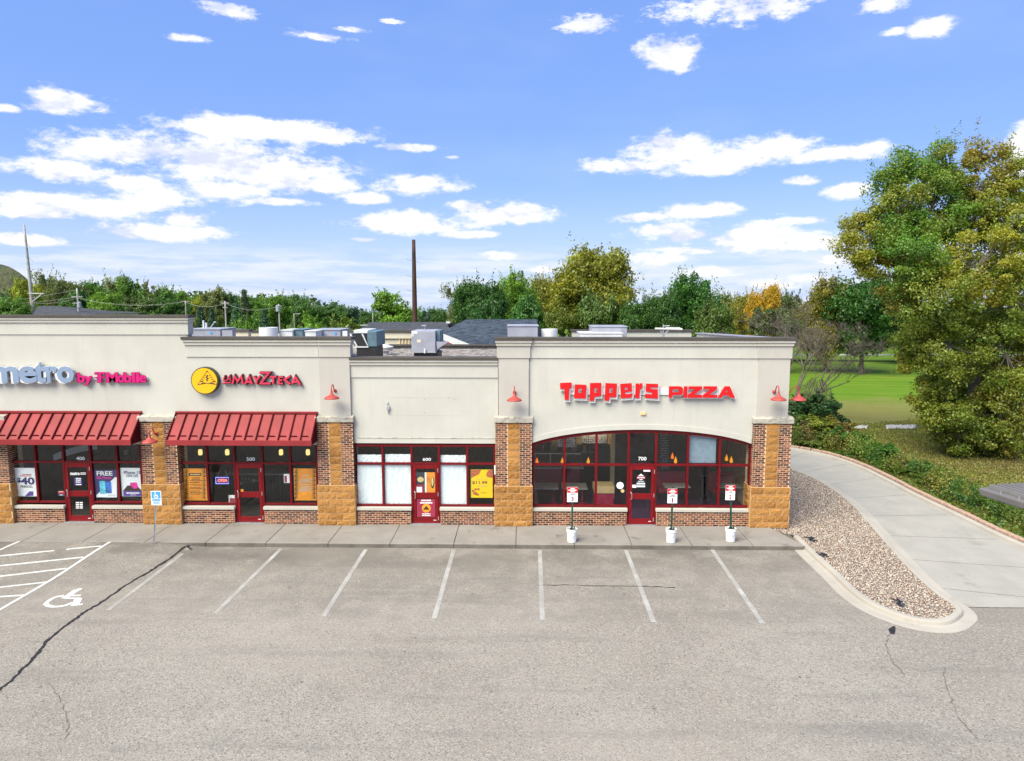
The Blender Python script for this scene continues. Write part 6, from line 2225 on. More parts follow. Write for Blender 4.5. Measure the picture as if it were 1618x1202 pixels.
# ------------------------------------------------------------------ buildings behind
def rear_buildings():
    def mass(px0, px1, py, Y, depth, mat, label, cap=True, capmat='coping'):
        a, b = PY(px0, py, Y), PY(px1, py, Y)
        t = thing('rear_building', ((a.x + b.x) / 2, Y, 0), label, 'building')
        bx('wall', mat, t, a.x, b.x, Y, Y + 0.25, -0.05, a.z - 0.003)
        bx('wall', mat, t, a.x, b.x, Y + 0.252, Y + depth, -0.05, a.z - 1.0)
        bx('roof_deck', 'roof_membrane', t, a.x, b.x, Y + 0.252, Y + depth, a.z - 0.998, a.z - 0.9)
        bx('cornice', mat, t, a.x - 0.12, b.x + 0.12, Y - 0.12, Y + 0.28, a.z - 0.35, a.z - 0.002)
        if cap:
            bx('coping', capmat, t, a.x - 0.2, b.x + 0.2, Y - 0.2, Y + 0.3, a.z, a.z + 0.12)
        return t
    mass(907, 1089, 523.5, 42, 10, 'stucco', 'cream flat-roofed building mass behind the red letters')
    t = mass(595, 651, 524.5, 38.5, 3, 'cream', 'cream wall with vertical ribs behind the roof vent')
    for px in (631, 636, 641, 646):
        a = PY(px, 535, 38.5)
        bx('rib', 'tan', t, a.x, a.x + 0.05, 38.42, 38.498, a.z - 0.5, PY(px, 527, 38.5).z)
    mass(349, 390, 523.5, 36.6, 6, 'cream', 'cream wall behind the grey rooftop unit on the left')
    mass(280, 378, 519.5, 46, 8, 'unit_white', 'long white flat roof edge behind the parapet step', cap=False)
    mass(390, 558, 524.5, 50, 8, 'cream', 'cream low building behind the round rooftop fan')
    # shingle roofed house, two wings
    t = thing('shingle_roof_house', (PY(720, 520, 62).x, 62, 0), 'wide house with blue-grey shingle roofs and white rake boards', 'house')
    def tri_slab(name, mat, pts, th=0.25):
        pts = [Vector(p) for p in pts]
        n = (pts[1] - pts[0]).cross(pts[2] - pts[0]).normalized()
        if n.z < 0: n = -n
        k = len(pts)
        vs = [tuple(p) for p in pts] + [tuple(p - n * th) for p in pts]
        fs = [tuple(range(k)), tuple(range(2 * k - 1, k - 1, -1))] + [(i, (i + 1) % k, (i + 1) % k + k, i + k) for i in range(k)]
        MB().add(vs, fs).build(name, mat, t)
    # left wing: front slope and hip end
    r1, r2 = PY(588, 508.5, 66), PY(706, 508.5, 66)
    e1, e2 = PY(566, 524, 60), PY(712, 524, 60)
    tri_slab('roof', 'shingle_grey', [e1, e2, r2, r1])
    e3 = PY(574, 522, 72)
    tri_slab('roof', 'shingle_grey', [r1, Vector((e1.x, 72, e1.z)), e1])
    tri_slab('roof', 'shingle_grey', [r1, r2, Vector((e2.x, 72, e2.z)), Vector((e1.x, 72, e1.z))])
    bx('wall', 'cream', t, e1.x + 0.5, e2.x, 60.6, 71.5, -0.05, e1.z - 0.15)
    # right wing: broad slope, hip line on its left, rake board below
    R1, R2 = PY(736, 504.3, 64), PY(848, 504.3, 64)
    E1, E2 = PY(693, 526.5, 57), PY(744, 547, 49)
    E3 = PY(852, 549, 49)
    E3.z = E2.z; E3.y = 49
    tri_slab('roof', 'shingle_blue', [R1, E1, E2])
    tri_slab('roof', 'shingle_blue', [R1, E2, E3, R2])
    tri_slab('roof', 'shingle_blue', [R2, E3, Vector((E3.x + 0.6, 64, E3.z))])
    tri_slab('roof', 'shingle_blue', [R1, R2, Vector((R2.x, 79, E2.z)), Vector((E1.x, 75, E1.z))])
    rk = MB()
    d = Vector((0, -0.12, 0))
    up = Vector((0, 0, 0.12)); dn = Vector((0, 0, -0.38))
    rk.add([E1 + d + dn, E2 + d + dn, E2 + d + up, E1 + d + up, E1 + dn, E2 + dn, E2 + up, E1 + up], [(0, 1, 2, 3), (7, 6, 5, 4), (0, 4, 5, 1), (3, 2, 6, 7), (0, 3, 7, 4), (1, 5, 6, 2)])
    rk.build('rake_board', 'unit_white', t)
    rk = MB()
    dn2 = Vector((0, 0, -0.60))
    rk.add([E1 + dn2, E2 + dn2, E2 + dn * 1.02, E1 + dn * 1.02, E1 + dn2 - d, E2 + dn2 - d, E2 + dn - d, E1 + dn - d], [(0, 1, 2, 3), (7, 6, 5, 4), (0, 4, 5, 1), (3, 2, 6, 7), (0, 3, 7, 4), (1, 5, 6, 2)])
    rk.build('red_fascia', 'maroon_print', t)
    w = MB()
    w.add([(E1.x, E1.y + .2, -0.05), (E2.x, E2.y + .2, -0.05), (E2.x, E2.y + .2, E2.z - 0.5), (E1.x, E1.y + .2, E1.z - 0.5)], [(0, 1, 2, 3)])
    w.add([(E2.x, E2.y + .2, -0.05), (E3.x, E3.y + .2, -0.05), (E3.x, E3.y + .2, E3.z - 0.3), (E2.x, E2.y + .2, E2.z - 0.3)], [(0, 1, 2, 3)])
    w.build('wall', 'cream', t)
    bx('ridge_cap', 'unit_white', t, PY(705, 508, 63.5).x, PY(711, 508, 63.5).x, 63.4, 63.8, PY(700, 510.6, 63.5).z, PY(700, 508.0, 63.5).z)
    p = PY(575, 514, 60)
    d = thing('satellite_dish', (p.x, 60, p.z - 0.6), 'pale satellite dish at the left end of the shingle roof', 'satellite dish')
    MB().lathe([(0.001, -0.12), (0.20, -0.08), (0.36, 0.02), (0.38, 0.03), (0.36, 0.04), (0.001, -0.08)], p, 16).build('dish', 'dish', d)
    MB().tube([p + Vector((0, 0, -.1)), p + Vector((0.1, 0.2, -0.7))], 0.04, 6).build('mast', 'galv', d)
    # low gable roof over at the far left
    t2 = thing('far_house', (PY(100, 500, 110).x, 110, 0), 'grey shingle gable roof among the trees at far left', 'house')
    r1, r2 = PY(60, 483.5, 114), PY(84, 483.0, 114)
    a, b = PY(52, 497.0, 106), PY(136, 497.0, 106)
    m = MB()
    m.add([a, b, r2, r1], [(0, 1, 2, 3)]); m.add([b, Vector((b.x, 122, b.z)), r2], [(0, 1, 2)]); m.add([a, r1, Vector((a.x, 122, a.z))], [(0, 1, 2)])
    m.add([r1, r2, Vector((b.x, 122, b.z)), Vector((a.x, 122, a.z))], [(0, 1, 2, 3)])
    m.build('roof', 'shingle_grey', t2)
    bx('wall', 'cream', t2, a.x + 0.5, b.x - 0.5, 106.5, 121.5, -0.05, a.z)
rear_buildings()

# ------------------------------------------------------------------ poles and wires
def pole(px, py_top, Y, r0, r1, mat, label, name='utility_pole', arms=(), lean=0.0, base_px=None, group=None, xf=None):
    top = PY(px, py_top, Y)
    bxp = (PY(base_px, 500, Y).x if base_px else top.x)
    t = thing(name, (bxp, Y, -0.1), label, 'pole', group)
    n = 8
    pts = [Vector((bxp, Y, -0.1)).lerp(top, k / n) for k in range(n + 1)]
    MB().tube(pts, [r0 + (r1 - r0) * k / n for k in range(n + 1)], 12).build('shaft', mat, t, smooth=True)
    for (py, half, drop, tilt) in arms:
        c = PY(px, py, Y)
        m = MB()
        m.tube([c + Vector((-half, 0, -tilt)), c + Vector((half, 0, tilt))], drop, 5)
        for s in (-0.85, -0.4, 0.4, 0.85):
            m.tube([c + Vector((half * s, 0, 0.0)), c + Vector((half * s, 0, drop * 3.5))], drop * 0.5, 5)
        m.build('crossarm', mat, t)
    if xf:
        c = PY(px + xf[0], xf[1], Y)
        MB().lathe([(0.001, 0), (0.32, 0.02), (0.32, 0.85), (0.1, 0.95), (0.001, 0.97)], c, 12).build('transformer', 'unit_grey', t)
    return t
t = pole(653.5, 378.5, 95, 0.42, 0.24, 'rust_pole', 'tall rust-brown steel monopole rising behind the shingle roof', 'power_monopole')
for py in (412, 437, 460):
    for s in (-1, 1):
        c = PY(653.5, py, 95)
        m = MB(); m.tube([c + Vector((s * 0.25, 0, 0)), c + Vector((s * 0.95, -0.2, 0.16 * -s + 0.02))], 0.035, 5)
        m.build('bracket', 'grey_pole', t)
t = pole(38, 354.5, 120, 0.42, 0.14, 'grey_pole', 'tall thin pale leaning pole at the far left', 'power_monopole', base_px=54)
for py, dx in ((382, 8), (404, 10), (430, 9)):
    f = (py - 354.5) / (500 - 354.5)
    c = PY(38 + f * 12, py, 120)
    m = MB(); m.tube([c, PY(38 + f * 12 + dx, py + 9, 120)], 0.06, 5)
    m.build('bracket', 'grey_pole', t)
m = MB()
m.tube([PY(44, 463.5, 119), PY(70, 464, 119)], 0.12, 6); m.tube([PY(66, 465, 119), PY(51, 477, 119)], 0.14, 6)
m.build('platform_arm', 'grey_pole', t)
pole(121.5, 455.5, 110, 0.17, 0.12, 'grey_pole', 'pale utility pole with crossarm left of the pine group', arms=((469, 0.9, 0.07, 0), (479, 0.7, 0.06, 0)), xf=(4, 486), group='utility poles behind the shops')
pole(293, 474.5, 105, 0.15, 0.10, 'wood_pole', 'utility pole with crossarm at the step of the left parapet', arms=((476.5, 0.65, 0.06, 0),), group='utility poles behind the shops')
pole(355.5, 475.5, 100, 0.15, 0.10, 'grey_pole', 'utility pole with double crossarm above the yellow round sign', arms=((479, 0.6, 0.06, 0), (486, 0.35, 0.05, 0)), group='utility poles behind the shops')
pole(440.5, 480, 100, 0.13, 0.09, 'grey_pole', 'utility pole with transformer above the pink letters', arms=((483.5, 0.4, 0.05, 0),), xf=(-1, 492), group='utility poles behind the shops')
t = pole(464.5, 495, 95, 0.10, 0.07, 'wood_pole', 'short street light pole right of the transformer pole', 'street_light', group='utility poles behind the shops')
m = MB(); m.tube([PY(464.5, 496, 95), PY(475, 495, 95)], 0.04, 5); m.build('light_arm', 'grey_pole', t)
pole(589, 494, 90, 0.06, 0.05, 'grey_pole', 'thin grey lamp pole left of the bright green tree', 'street_light')
pole(825.5, 427, 120, 0.20, 0.12, 'rust_pole', 'thin brown pole in front of the trees above the pilaster', arms=((461, 0.3, 0.05, 0.1),))
def wires():
    m = MB()
    for (pa, pb, sag) in (((121.5, 457, 110), (-60, 478, 130), 0.6), ((121.5, 469, 110), (-60, 480, 125), 0.5), ((121.5, 470, 110), (293, 476, 105), 0.9), ((293, 477, 105), (355.5, 479, 100), 0.6), ((355.5, 479, 100), (440.5, 483, 100), 0.8), ((121.5, 471, 110), (50, 478, 120), 0.4)):
        a, b = PY(*pa), PY(*pb)
        pts = []
        for k in range(13):
            u = k / 12
            q = a.lerp(b, u); q.z -= sag * 4 * u * (1 - u)
            pts.append(q)
        m.tube(pts, 0.022, 4, cap=False)
    tag(m.build('power_line', 'grey_pole'), 'thin power wires strung between the poles behind the left shops', 'power line')
wires()

# parking lot luminaire close to the camera at the right edge
def luminaire():
    Y = 8.3
    z = PY(1580, 775, Y).z
    pl, pr = (1545, 768), (1603, 790)
    L = PZ(1545, 770, z); F = PZ(1602, 788, z)     # left corner, near corner
    B = PZ(1556, 757, z); 
    u = (F - L)                                    # along the front edge
    v = Vector((-u.y, u.x, 0)).normalized()        # backwards, to the upper right in the picture
    u.normalize()
    t = thing('lot_light', (L.x, L.y, 0), 'grey finned parking lot luminaire at the right edge', 'lot light')
    def q(a, b, h):
        p = L + u * a + v * b
        return (p.x, p.y, z + h)
    W, D = 0.62, 0.9
    m = MB()
    m.hull8([q(0.02, 0.02, -0.10), q(W - .02, 0.02, -0.10), q(W - .02, D, -0.10), q(0.02, D, -0.10)], [q(0, 0, 0), q(W, 0, 0), q(W, D, 0), q(0, D, 0)])
    m.build('housing', 'lum_grey', t, bevel=0.02)
    n = 8
    for i in range(n):
        f = MB()
        b0 = 0.11 + i * 0.098
        f.hull8([q(0.03, b0, 0.001), q(W - 0.03, b0, 0.001), q(W - 0.03, b0 + 0.056, 0.001), q(0.03, b0 + 0.056, 0.001)], [q(0.05, b0 + .010, 0.05), q(W - 0.05, b0 + .010, 0.05), q(W - 0.05, b0 + 0.046, 0.05), q(0.05, b0 + 0.046, 0.05)])
        f.build('fin', 'lum_grey', t, bevel=0.004)
    s = MB()
    s.tube([q(0.28, 0.05, 0.0), q(0.28, 0.05, 0.03)], 0.014, 8)
    s.tube([q(0.52, 0.05, 0.0), q(0.52, 0.05, 0.03)], 0.014, 8)
    s.build('bolt', 'steel', t)
    px_, py_ = q(W + 1.0, D * 0.5, 0)[:2]
    ar = MB(); ar.tube([q(W - 0.01, D * 0.5, -0.05), (px_, py_, z - 0.05)], 0.045, 10); ar.build('arm', 'lum_grey', t)
    p = MB(); p.tube([(px_, py_, 0), (px_, py_, z + 0.05)], [0.10, 0.08], 16); p.build('pole', 'lum_grey', t, smooth=True)
    b = MB(); b.lathe([(0.28, 0), (0.28, 0.6), (0.24, 0.65), (0.001, 0.66)], (px_, py_, 0), 20); b.build('footing', 'kerb_concrete', t)
luminaire()

# ------------------------------------------------------------------ vegetation
def leaf_mesh(name, C, size, cols, out=None, up=0.25, seed=0):
    """rhombic leaves at points C with per-leaf size and colour; out = rough outward direction"""
    g = np.random.default_rng(seed)
    n = len(C)
    d = g.normal(size=(n, 3))
    if out is not None:
        d = d * 0.75 + out * 0.8
    d[:, 2] += up
    d /= np.linalg.norm(d, axis=1, keepdims=True) + 1e-9
    t = g.normal(size=(n, 3))
    a = t - d * np.sum(t * d, 1, keepdims=True)
    a /= np.linalg.norm(a, axis=1, keepdims=True) + 1e-9
    b = np.cross(d, a)
    s = (size * g.uniform(0.65, 1.35, n))[:, None] if np.ndim(size) == 0 else (size * g.uniform(0.75, 1.25, n))[:, None]
    fold = d * s * 0.18
    V = np.stack([C - a * s * 0.6, C + b * s * 0.42 + fold, C + a * s * 0.65, C - b * s * 0.42 + fold], 1).reshape(-1, 3)
    F = np.arange(n * 4).reshape(n, 4)
    return array_mesh(name, V, F, np.repeat(cols, 4, 0))

def clump_crown(g, lobes, n_clump, per, rclump, droop=0.0):
    """leaf points for a crown: lobes are (centre, radii); leaves sit on the shells of many small clumps"""
    lobes = [(np.array(c, float), np.array(r, float)) for c, r in lobes]
    vol = np.array([np.prod(r) ** 0.66 for _, r in lobes])
    pick = g.choice(len(lobes), n_clump, p=vol / vol.sum())
    P, O, K = [], [], []
    for li in pick:
        c, r = lobes[li]
        d = g.normal(size=3); d /= np.linalg.norm(d)
        if d[2] < -0.2 and g.random() < 0.4:
            d[2] *= -0.5
        rad = 0.45 + 0.55 * g.random() ** 0.45
        cc = c + d * r * rad
        rc = rclump * g.uniform(0.6, 1.35)
        m = max(4, int(per * g.uniform(0.6, 1.4)))
        e = g.normal(size=(m, 3)); e /= np.linalg.norm(e, axis=1, keepdims=True)
        q = cc + e * rc * (0.35 + 0.65 * g.random((m, 1)) ** 0.5) * np.array([1.05, 1.05, 0.8])
        q[:, 2] -= droop * rc * g.random(m)
        if g.random() < 0.45:      # a shoot standing out of the clump
            sh = d * 0.8 + g.normal(0, 0.35, 3) + np.array([0, 0, 0.45])
            sh /= np.linalg.norm(sh)
            m2 = int(10 + 14 * g.random())
            q = np.concatenate([q, cc + sh * (rc * 0.6 + rc * 1.5 * g.random((m2, 1))) + g.normal(0, rc * 0.16, (m2, 3))])
            e = np.concatenate([e, np.tile(sh, (m2, 1))])
            m += m2
        P.append(q)
        O.append(e * 0.6 + d * 0.5)
        K.append(np.full(m, g.uniform(0.72, 1.22)))
    return np.concatenate(P), np.concatenate(O), np.concatenate(K)

def tint(g, k, n, hue=0.12):
    """per-leaf colour factors around white"""
    v = k * g.uniform(0.75, 1.25, n)
    h = g.normal(0, hue, n)
    return np.stack([v * (1 + h), v * (1 + 0.25 * h), v * (1 - 0.6 * np.abs(h))], 1)

def limbs(mb, g, top, spread, n, r0, z_first=0.25, sides=6):
    """trunk with ascending limbs, unit height 'top'"""
    pts = [(0, 0, 0)]
    x = y = 0.0
    for k in range(1, 7):
        x += g.normal(0, 0.012) * top; y += g.normal(0, 0.012) * top
        pts.append((x, y, top * 0.82 * k / 6))
    mb.tube(pts, [r0 * (1.25 if k == 0 else 1 - 0.13 * k) for k in range(7)], 8)
    for i in range(n):
        f = z_first + (0.75 - z_first) * (i + g.random()) / n
        k = f / 0.82 * 6
        a = Vector(pts[int(k)]).lerp(Vector(pts[min(6, int(k) + 1)]), k - int(k))
        ang = i * 2.4 + g.uniform(-.4, .4)
        L = spread * g.uniform(0.6, 0.95)
        d = Vector((math.cos(ang), math.sin(ang), g.uniform(0.5, 1.1)))
        b = a + d * L * 0.5
        c = b + Vector((d.x, d.y, d.z * 1.2)) * L * 0.35
        rr = r0 * 0.42 * (1.1 - f)
        mb.tube([a, b, c], [rr + 0.01, rr * 0.7, rr * 0.25], sides)

# unit prototypes: crown radius about 1, crown centre at z = 1, whole tree 0..2
def proto_round(seed, n_cl=95, per=95, leaf=0.062, shape='round'):
    g = np.random.default_rng(seed)
    if shape == 'round':
        lobes = [((0, 0, 1.12), (0.72, 0.72, 0.72))]
        for k in range(9):
            a = k * 2.4 + g.uniform(-.3, .3)
            z = g.uniform(0.65, 1.65)
            rr = 0.62 * (1 - abs(z - 1.05) * 0.55)
            lobes.append(((rr * math.cos(a), rr * math.sin(a), z), (g.uniform(.26, .42),) * 2 + (g.uniform(.25, .38),)))
    elif shape == 'tall':
        lobes = [((0, 0, 0.9), (0.55, 0.55, 0.75))]
        for k in range(11):
            a = k * 2.4 + g.uniform(-.3, .3)
            z = g.uniform(0.45, 1.75)
            rr = 0.50 * (1 - max(0, z - 1.2) * 0.7)
            lobes.append(((rr * math.cos(a), rr * math.sin(a), z), (g.uniform(.22, .36),) * 2 + (g.uniform(.26, .42),)))
    elif shape == 'loose':
        lobes = []
        for k in range(12):
            a = k * 2.4 + g.uniform(-.5, .5)
            z = g.uniform(0.5, 1.8)
            rr = g.uniform(0.15, 0.8) * (1 - max(0, z - 1.1) * 0.6)
            lobes.append(((rr * math.cos(a), rr * math.sin(a), z), (g.uniform(.15, .30),) * 2 + (g.uniform(.10, .22),)))
    elif shape == 'bush':
        lobes = [((0, 0, 0.75), (0.75, 0.75, 0.7))]
        for k in range(8):
            a = k * 2.4
            lobes.append(((0.6 * math.cos(a), 0.6 * math.sin(a), g.uniform(.35, 1.4)), (g.uniform(.3, .45),) * 3))
    P, O, K = clump_crown(g, lobes, n_cl, per, 0.17)
    cr = leaf_mesh('crown', P, leaf, tint(g, K, len(P)), O, seed=seed)
    cr.materials.append(MATS['leaf'])
    mb = MB()
    limbs(mb, g, 1.7, 0.8, 9, 0.055)
    return cr, mb

def proto_conifer(seed, leaf=0.06):
    g = np.random.default_rng(seed)
    P, O, K = [], [], []
    mb = MB()
    mb.tube([(0, 0, 0), (0, 0, 1.0), (0, 0, 1.97)], [0.05, 0.035, 0.006], 7)
    z = 0.16
    while z < 1.93:
        r = (1.98 - z) / 1.85 * 0.92 + 0.02
        nb = max(4, int(5 + r * 9))
        for k in range(nb):
            a = g.uniform(0, 6.283)
            L = r * g.uniform(0.75, 1.12)
            m = int(14 + L * 75)
            s = g.random(m) ** 0.6
            w = 0.17 * (1 - s * 0.5)
            off = g.normal(0, 1, m) * w
            x = np.cos(a) * s * L - np.sin(a) * off
            y = np.sin(a) * s * L + np.cos(a) * off
            zz = z - 0.20 * s * L + 0.10 * (s ** 3) * L + g.normal(0, 0.018, m)
            P.append(np.stack([x, y, zz], 1))
            O.append(np.tile([np.cos(a) * .3, np.sin(a) * .3, 0.6], (m, 1)))
            K.append(np.full(m, g.uniform(0.75, 1.2)) * (0.75 + 0.45 * s))
            if k % 2 == 0:
                mb.tube([(0, 0, z), (math.cos(a) * L * .9, math.sin(a) * L * .9, z - 0.12 * L)], [0.012, 0.003], 4)
        z += 0.060
    P, O, K = np.concatenate(P), np.concatenate(O), np.concatenate(K)
    cr = leaf_mesh('crown', P, leaf, tint(g, K, len(P), 0.06), O, seed=seed)
    cr.materials.append(MATS['leaf'])
    return cr, mb

PROTO = {}
def get_proto(kind):
    if kind not in PROTO:
        base, idx = kind.split('_')
        s = 100 + int(idx) * 7 + len(base)
        if base == 'conifer':
            cr, mb = proto_conifer(s)
        elif base == 'loose':
            cr, mb = proto_round(s, 46, 60, 0.055, 'loose')
        elif base == 'bush':
            cr, mb = proto_round(s, 85, 95, 0.075, 'bush')
        elif base == 'big':
            cr, mb = proto_round(s, 270, 130, 0.040, 'round')
        elif base == 'tall':
            cr, mb = proto_round(s, 130, 110, 0.055, 'tall')
        else:
            cr, mb = proto_round(s, 120, 105, 0.056, 'round')
        tr = bpy.data.meshes.new('trunk')
        tr.from_pydata(mb.v, [], mb.f)
        tr.materials.append(MATS['bark'])
        PROTO[kind] = (cr, tr)
    return PROTO[kind]

def tree(kind, px, py_top, Y, wpx, colour, label, name='tree', cat='tree', group=None, z0=None):
    cr, tr = get_proto(kind)
    top = PY(px, py_top, Y)
    if z0 is None:
        z0 = terrain_z(top.x, Y) - 0.05
    h = top.z - z0
    w = wpx * Y / FPX / 2 * (1.22 if group == WOODS else 1.08)
    t = thing(name, (top.x, Y, z0), label, cat, group)
    t.rotation_euler = (0, 0, rng.uniform(0, 6.28))
    k = 0.97 if 'conifer' in kind else 1.03
    sc = (w, w, h / 2 * k)
    for nm, me in (('crown', cr), ('trunk', tr)):
        o = bpy.data.objects.new(nm, me)
        COL.objects.link(o)
        o.parent = t
        o.scale = sc
        if nm == 'crown':
            o.color = colour + (1,)
    return t

G_DARK = (0.052, 0.120, 0.022)
G_MID = (0.085, 0.175, 0.022)
G_LITE = (0.120, 0.225, 0.022)
G_YEL = (0.225, 0.250, 0.018)
G_OLIVE = (0.160, 0.165, 0.026)
G_BLUE = (0.042, 0.085, 0.050)
G_GOLD = (0.38, 0.245, 0.014)
G_GREY = (0.130, 0.155, 0.050)
WOODS = 'trees behind the shops on the left'
MIDG = 'trees behind the shingle roof and the red letters'
TREES = [
    # left wooded edge
    ('round_1', 20, 466, 118, 60, G_MID, 'dark green tree at the left edge below the hill', WOODS),
    ('round_2', 42, 440, 150, 42, G_YEL, 'yellow-green tree behind the tall pale pole', WOODS),
    ('loose_1', 76, 428, 160, 46, G_GREY, 'open-crowned grey-green tree right of the tall pale pole', WOODS),
    ('round_3', 66, 445, 172, 40, G_OLIVE, 'olive tree behind the open-crowned one at the left', WOODS),
    ('round_1', 104, 440, 165, 52, G_GREY, 'grey-green tree above the far grey roof', WOODS),
    ('round_4', 138, 440, 170, 46, G_MID, 'rounded mid-green tree above the pale utility pole', WOODS),
    ('loose_2', 182, 433, 178, 52, G_GREY, 'flat-topped open tree standing above its neighbours', WOODS),
    ('round_2', 160, 446, 182, 44, G_DARK, 'dark tree left of the flat-topped one', WOODS),
    ('round_5', 166, 460, 120, 54, G_LITE, 'bright green shrubby tree just above the left parapet', WOODS),
    ('round_3', 206, 441, 160, 50, G_MID, 'mid-green tree right of the flat-topped one', WOODS),
    ('tall_1', 232, 445, 165, 44, G_GREY, 'narrow grey-green tree above the letters T Mobile', WOODS),
    ('round_4', 252, 449, 168, 46, G_MID, 'mid-green tree near the end of the high parapet', WOODS),
    ('round_1', 276, 457, 172, 52, G_LITE, 'lighter green tree at the step of the parapet', WOODS),
    ('round_5', 300, 466, 180, 40, G_DARK, 'low dark tree right of the parapet step', WOODS),
    ('round_2', 318, 463, 170, 30, G_YEL, 'yellow-tinged small tree right of the parapet step', WOODS),
    ('round_3', 336, 456, 165, 44, G_GREY, 'rounded grey-green tree left of the double crossarm pole', WOODS),
    ('round_4', 360, 459, 175, 36, G_DARK, 'dark rounded tree behind the double crossarm pole', WOODS),
    ('conifer_1', 385, 452, 160, 34, (0.055, 0.085, 0.04), 'tall pointed pine right of the double crossarm pole', WOODS),
    ('round_5', 404, 466, 168, 46, G_MID, 'mid-green tree right of the tall pine', WOODS),
    ('round_1', 438, 464, 160, 58, G_MID, 'broad tree behind the transformer pole', WOODS),
    ('loose_2', 472, 463, 158, 36, G_DARK, 'ragged tree with a leaning top right of the transformer pole', WOODS),
    ('round_2', 484, 474, 150, 46, G_DARK, 'dark tree behind the short street light', WOODS),
    ('conifer_2', 316, 478, 110, 34, G_BLUE, 'blue spruce just right of the parapet step', WOODS),
    ('conifer_1', 334, 482, 108, 28, G_BLUE, 'smaller blue spruce next to the first spruce', WOODS),
    ('conifer_2', 416, 482, 110, 34, G_BLUE, 'blue spruce above the round rooftop fan', WOODS),
    ('conifer_1', 372, 474, 125, 36, (0.05, 0.115, 0.055), 'green spruce behind the double crossarm pole', WOODS),
    ('bush_1', 373, 492, 92, 32, G_LITE, 'round bright green bush right of the double crossarm pole', WOODS),
    ('bush_2', 486, 494, 92, 52, G_LITE, 'wide bright green bush right of the short street light', WOODS),
    ('bush_1', 552, 490, 100, 64, (0.12, 0.17, 0.025), 'wide yellow-green bush left of the shingle roof', WOODS),
    ('bush_2', 400, 494, 96, 44, G_MID, 'green bush between spruce and round bush', WOODS),
    ('round_3', 520, 484, 175, 60, G_DARK, 'low dark tree on the skyline left of the gap', WOODS),
    ('round_4', 548, 481, 200, 54, G_BLUE, 'bluish tree far off on the skyline', WOODS),
    ('round_5', 583, 490, 190, 36, G_DARK, 'small dark far tree at the gap in the skyline', WOODS),
    ('round_2', 450, 470, 190, 60, G_DARK, 'dark tree at the back of the wood above the pink letters', WOODS),
    ('round_3', 120, 462, 140, 60, G_DARK, 'dark tree behind the pale utility pole', WOODS),
    ('round_4', 220, 464, 140, 66, (0.07, 0.11, 0.03), 'dull green tree in front of the wood above the letters metro', WOODS),
    ('round_1', 262, 468, 140, 60, G_DARK, 'dark tree low in front of the wood at the high parapet end', WOODS),
    # middle
    ('tall_2', 624, 462, 105, 92, G_LITE, 'bright green full tree left of the rust-brown pole', MIDG),
    ('bush_1', 664, 484, 150, 34, G_BLUE, 'small bluish tree right of the rust-brown pole', MIDG),
    ('round_5', 690, 486, 170, 40, G_DARK, 'low dark tree in the distance right of the rust-brown pole', MIDG),
    ('loose_1', 717, 449, 108, 46, G_GREY, 'sparse ragged tree at the left of the dark group', MIDG),
    ('big_1', 757, 443, 102, 92, (0.034, 0.095, 0.014), 'dense dark green tree above the shingle roof', MIDG),
    ('round_1', 772, 470, 94, 60, (0.032, 0.095, 0.022), 'dark round tree low above the shingle roof', MIDG),
    ('big_2', 812, 429, 112, 80, G_LITE, 'light green rounded tree behind the thin brown pole', MIDG),
    ('round_3', 832, 470, 92, 64, (0.052, 0.14, 0.03), 'fresh green tree right of the shingle roof', MIDG),
    ('big_1', 858, 436, 125, 46, G_OLIVE, 'olive tree between the pole and the big yellowing tree', MIDG),
    ('big_3', 937, 397, 92, 148, (0.175, 0.182, 0.018), 'big yellowing tree above the letters Toppers', MIDG),
    ('round_4', 945, 455, 86, 70, (0.085, 0.135, 0.03), 'green vine-clad undergrowth tree beneath the big yellowing tree', MIDG),
    ('round_2', 892, 478, 88, 60, (0.10, 0.13, 0.02), 'olive undergrowth tree at the left foot of the big yellowing tree', MIDG),
    ('round_5', 1000, 474, 84, 60, G_DARK, 'dark undergrowth tree at the right foot of the big yellowing tree', MIDG),
    ('big_2', 1092, 432, 88, 108, (0.042, 0.125, 0.018), 'dark green tree above the letters PIZZA', MIDG),
    ('big_1', 1046, 462, 84, 70, (0.040, 0.10, 0.018), 'dark tree left of the tree above PIZZA', MIDG),
    ('round_3', 1130, 478, 74, 72, (0.07, 0.115, 0.02), 'green undergrowth tree below right of the tree above PIZZA', MIDG),
    ('round_4', 1158, 458, 120, 44, G_GREY, 'far grey-green tree left of the golden one', MIDG),
    ('round_1', 1182, 462, 108, 52, (0.18, 0.17, 0.02), 'yellow-olive tree left of the golden one', MIDG),
    ('big_3', 1212, 455, 98, 58, G_GOLD, 'golden autumn tree on the skyline', MIDG),
    ('round_5', 1245, 462, 96, 52, (0.075, 0.11, 0.035), 'dull green tree right of the golden one', MIDG),
    ('round_2', 1222, 486, 80, 90, (0.055, 0.085, 0.02), 'dark undergrowth tree below the golden one', MIDG),
    ('round_3', 1280, 478, 92, 50, (0.105, 0.12, 0.02), 'olive undergrowth tree behind the bare branches', MIDG),
]
for kind, px, py, Y, w, c, lab, grp in TREES:
    tree(kind, px, py, Y, w, c, lab, 'spruce_tree' if kind.startswith('conifer') else ('bush' if kind.startswith('bush') else 'tree'), 'bush' if kind.startswith('bush') else 'tree', grp)
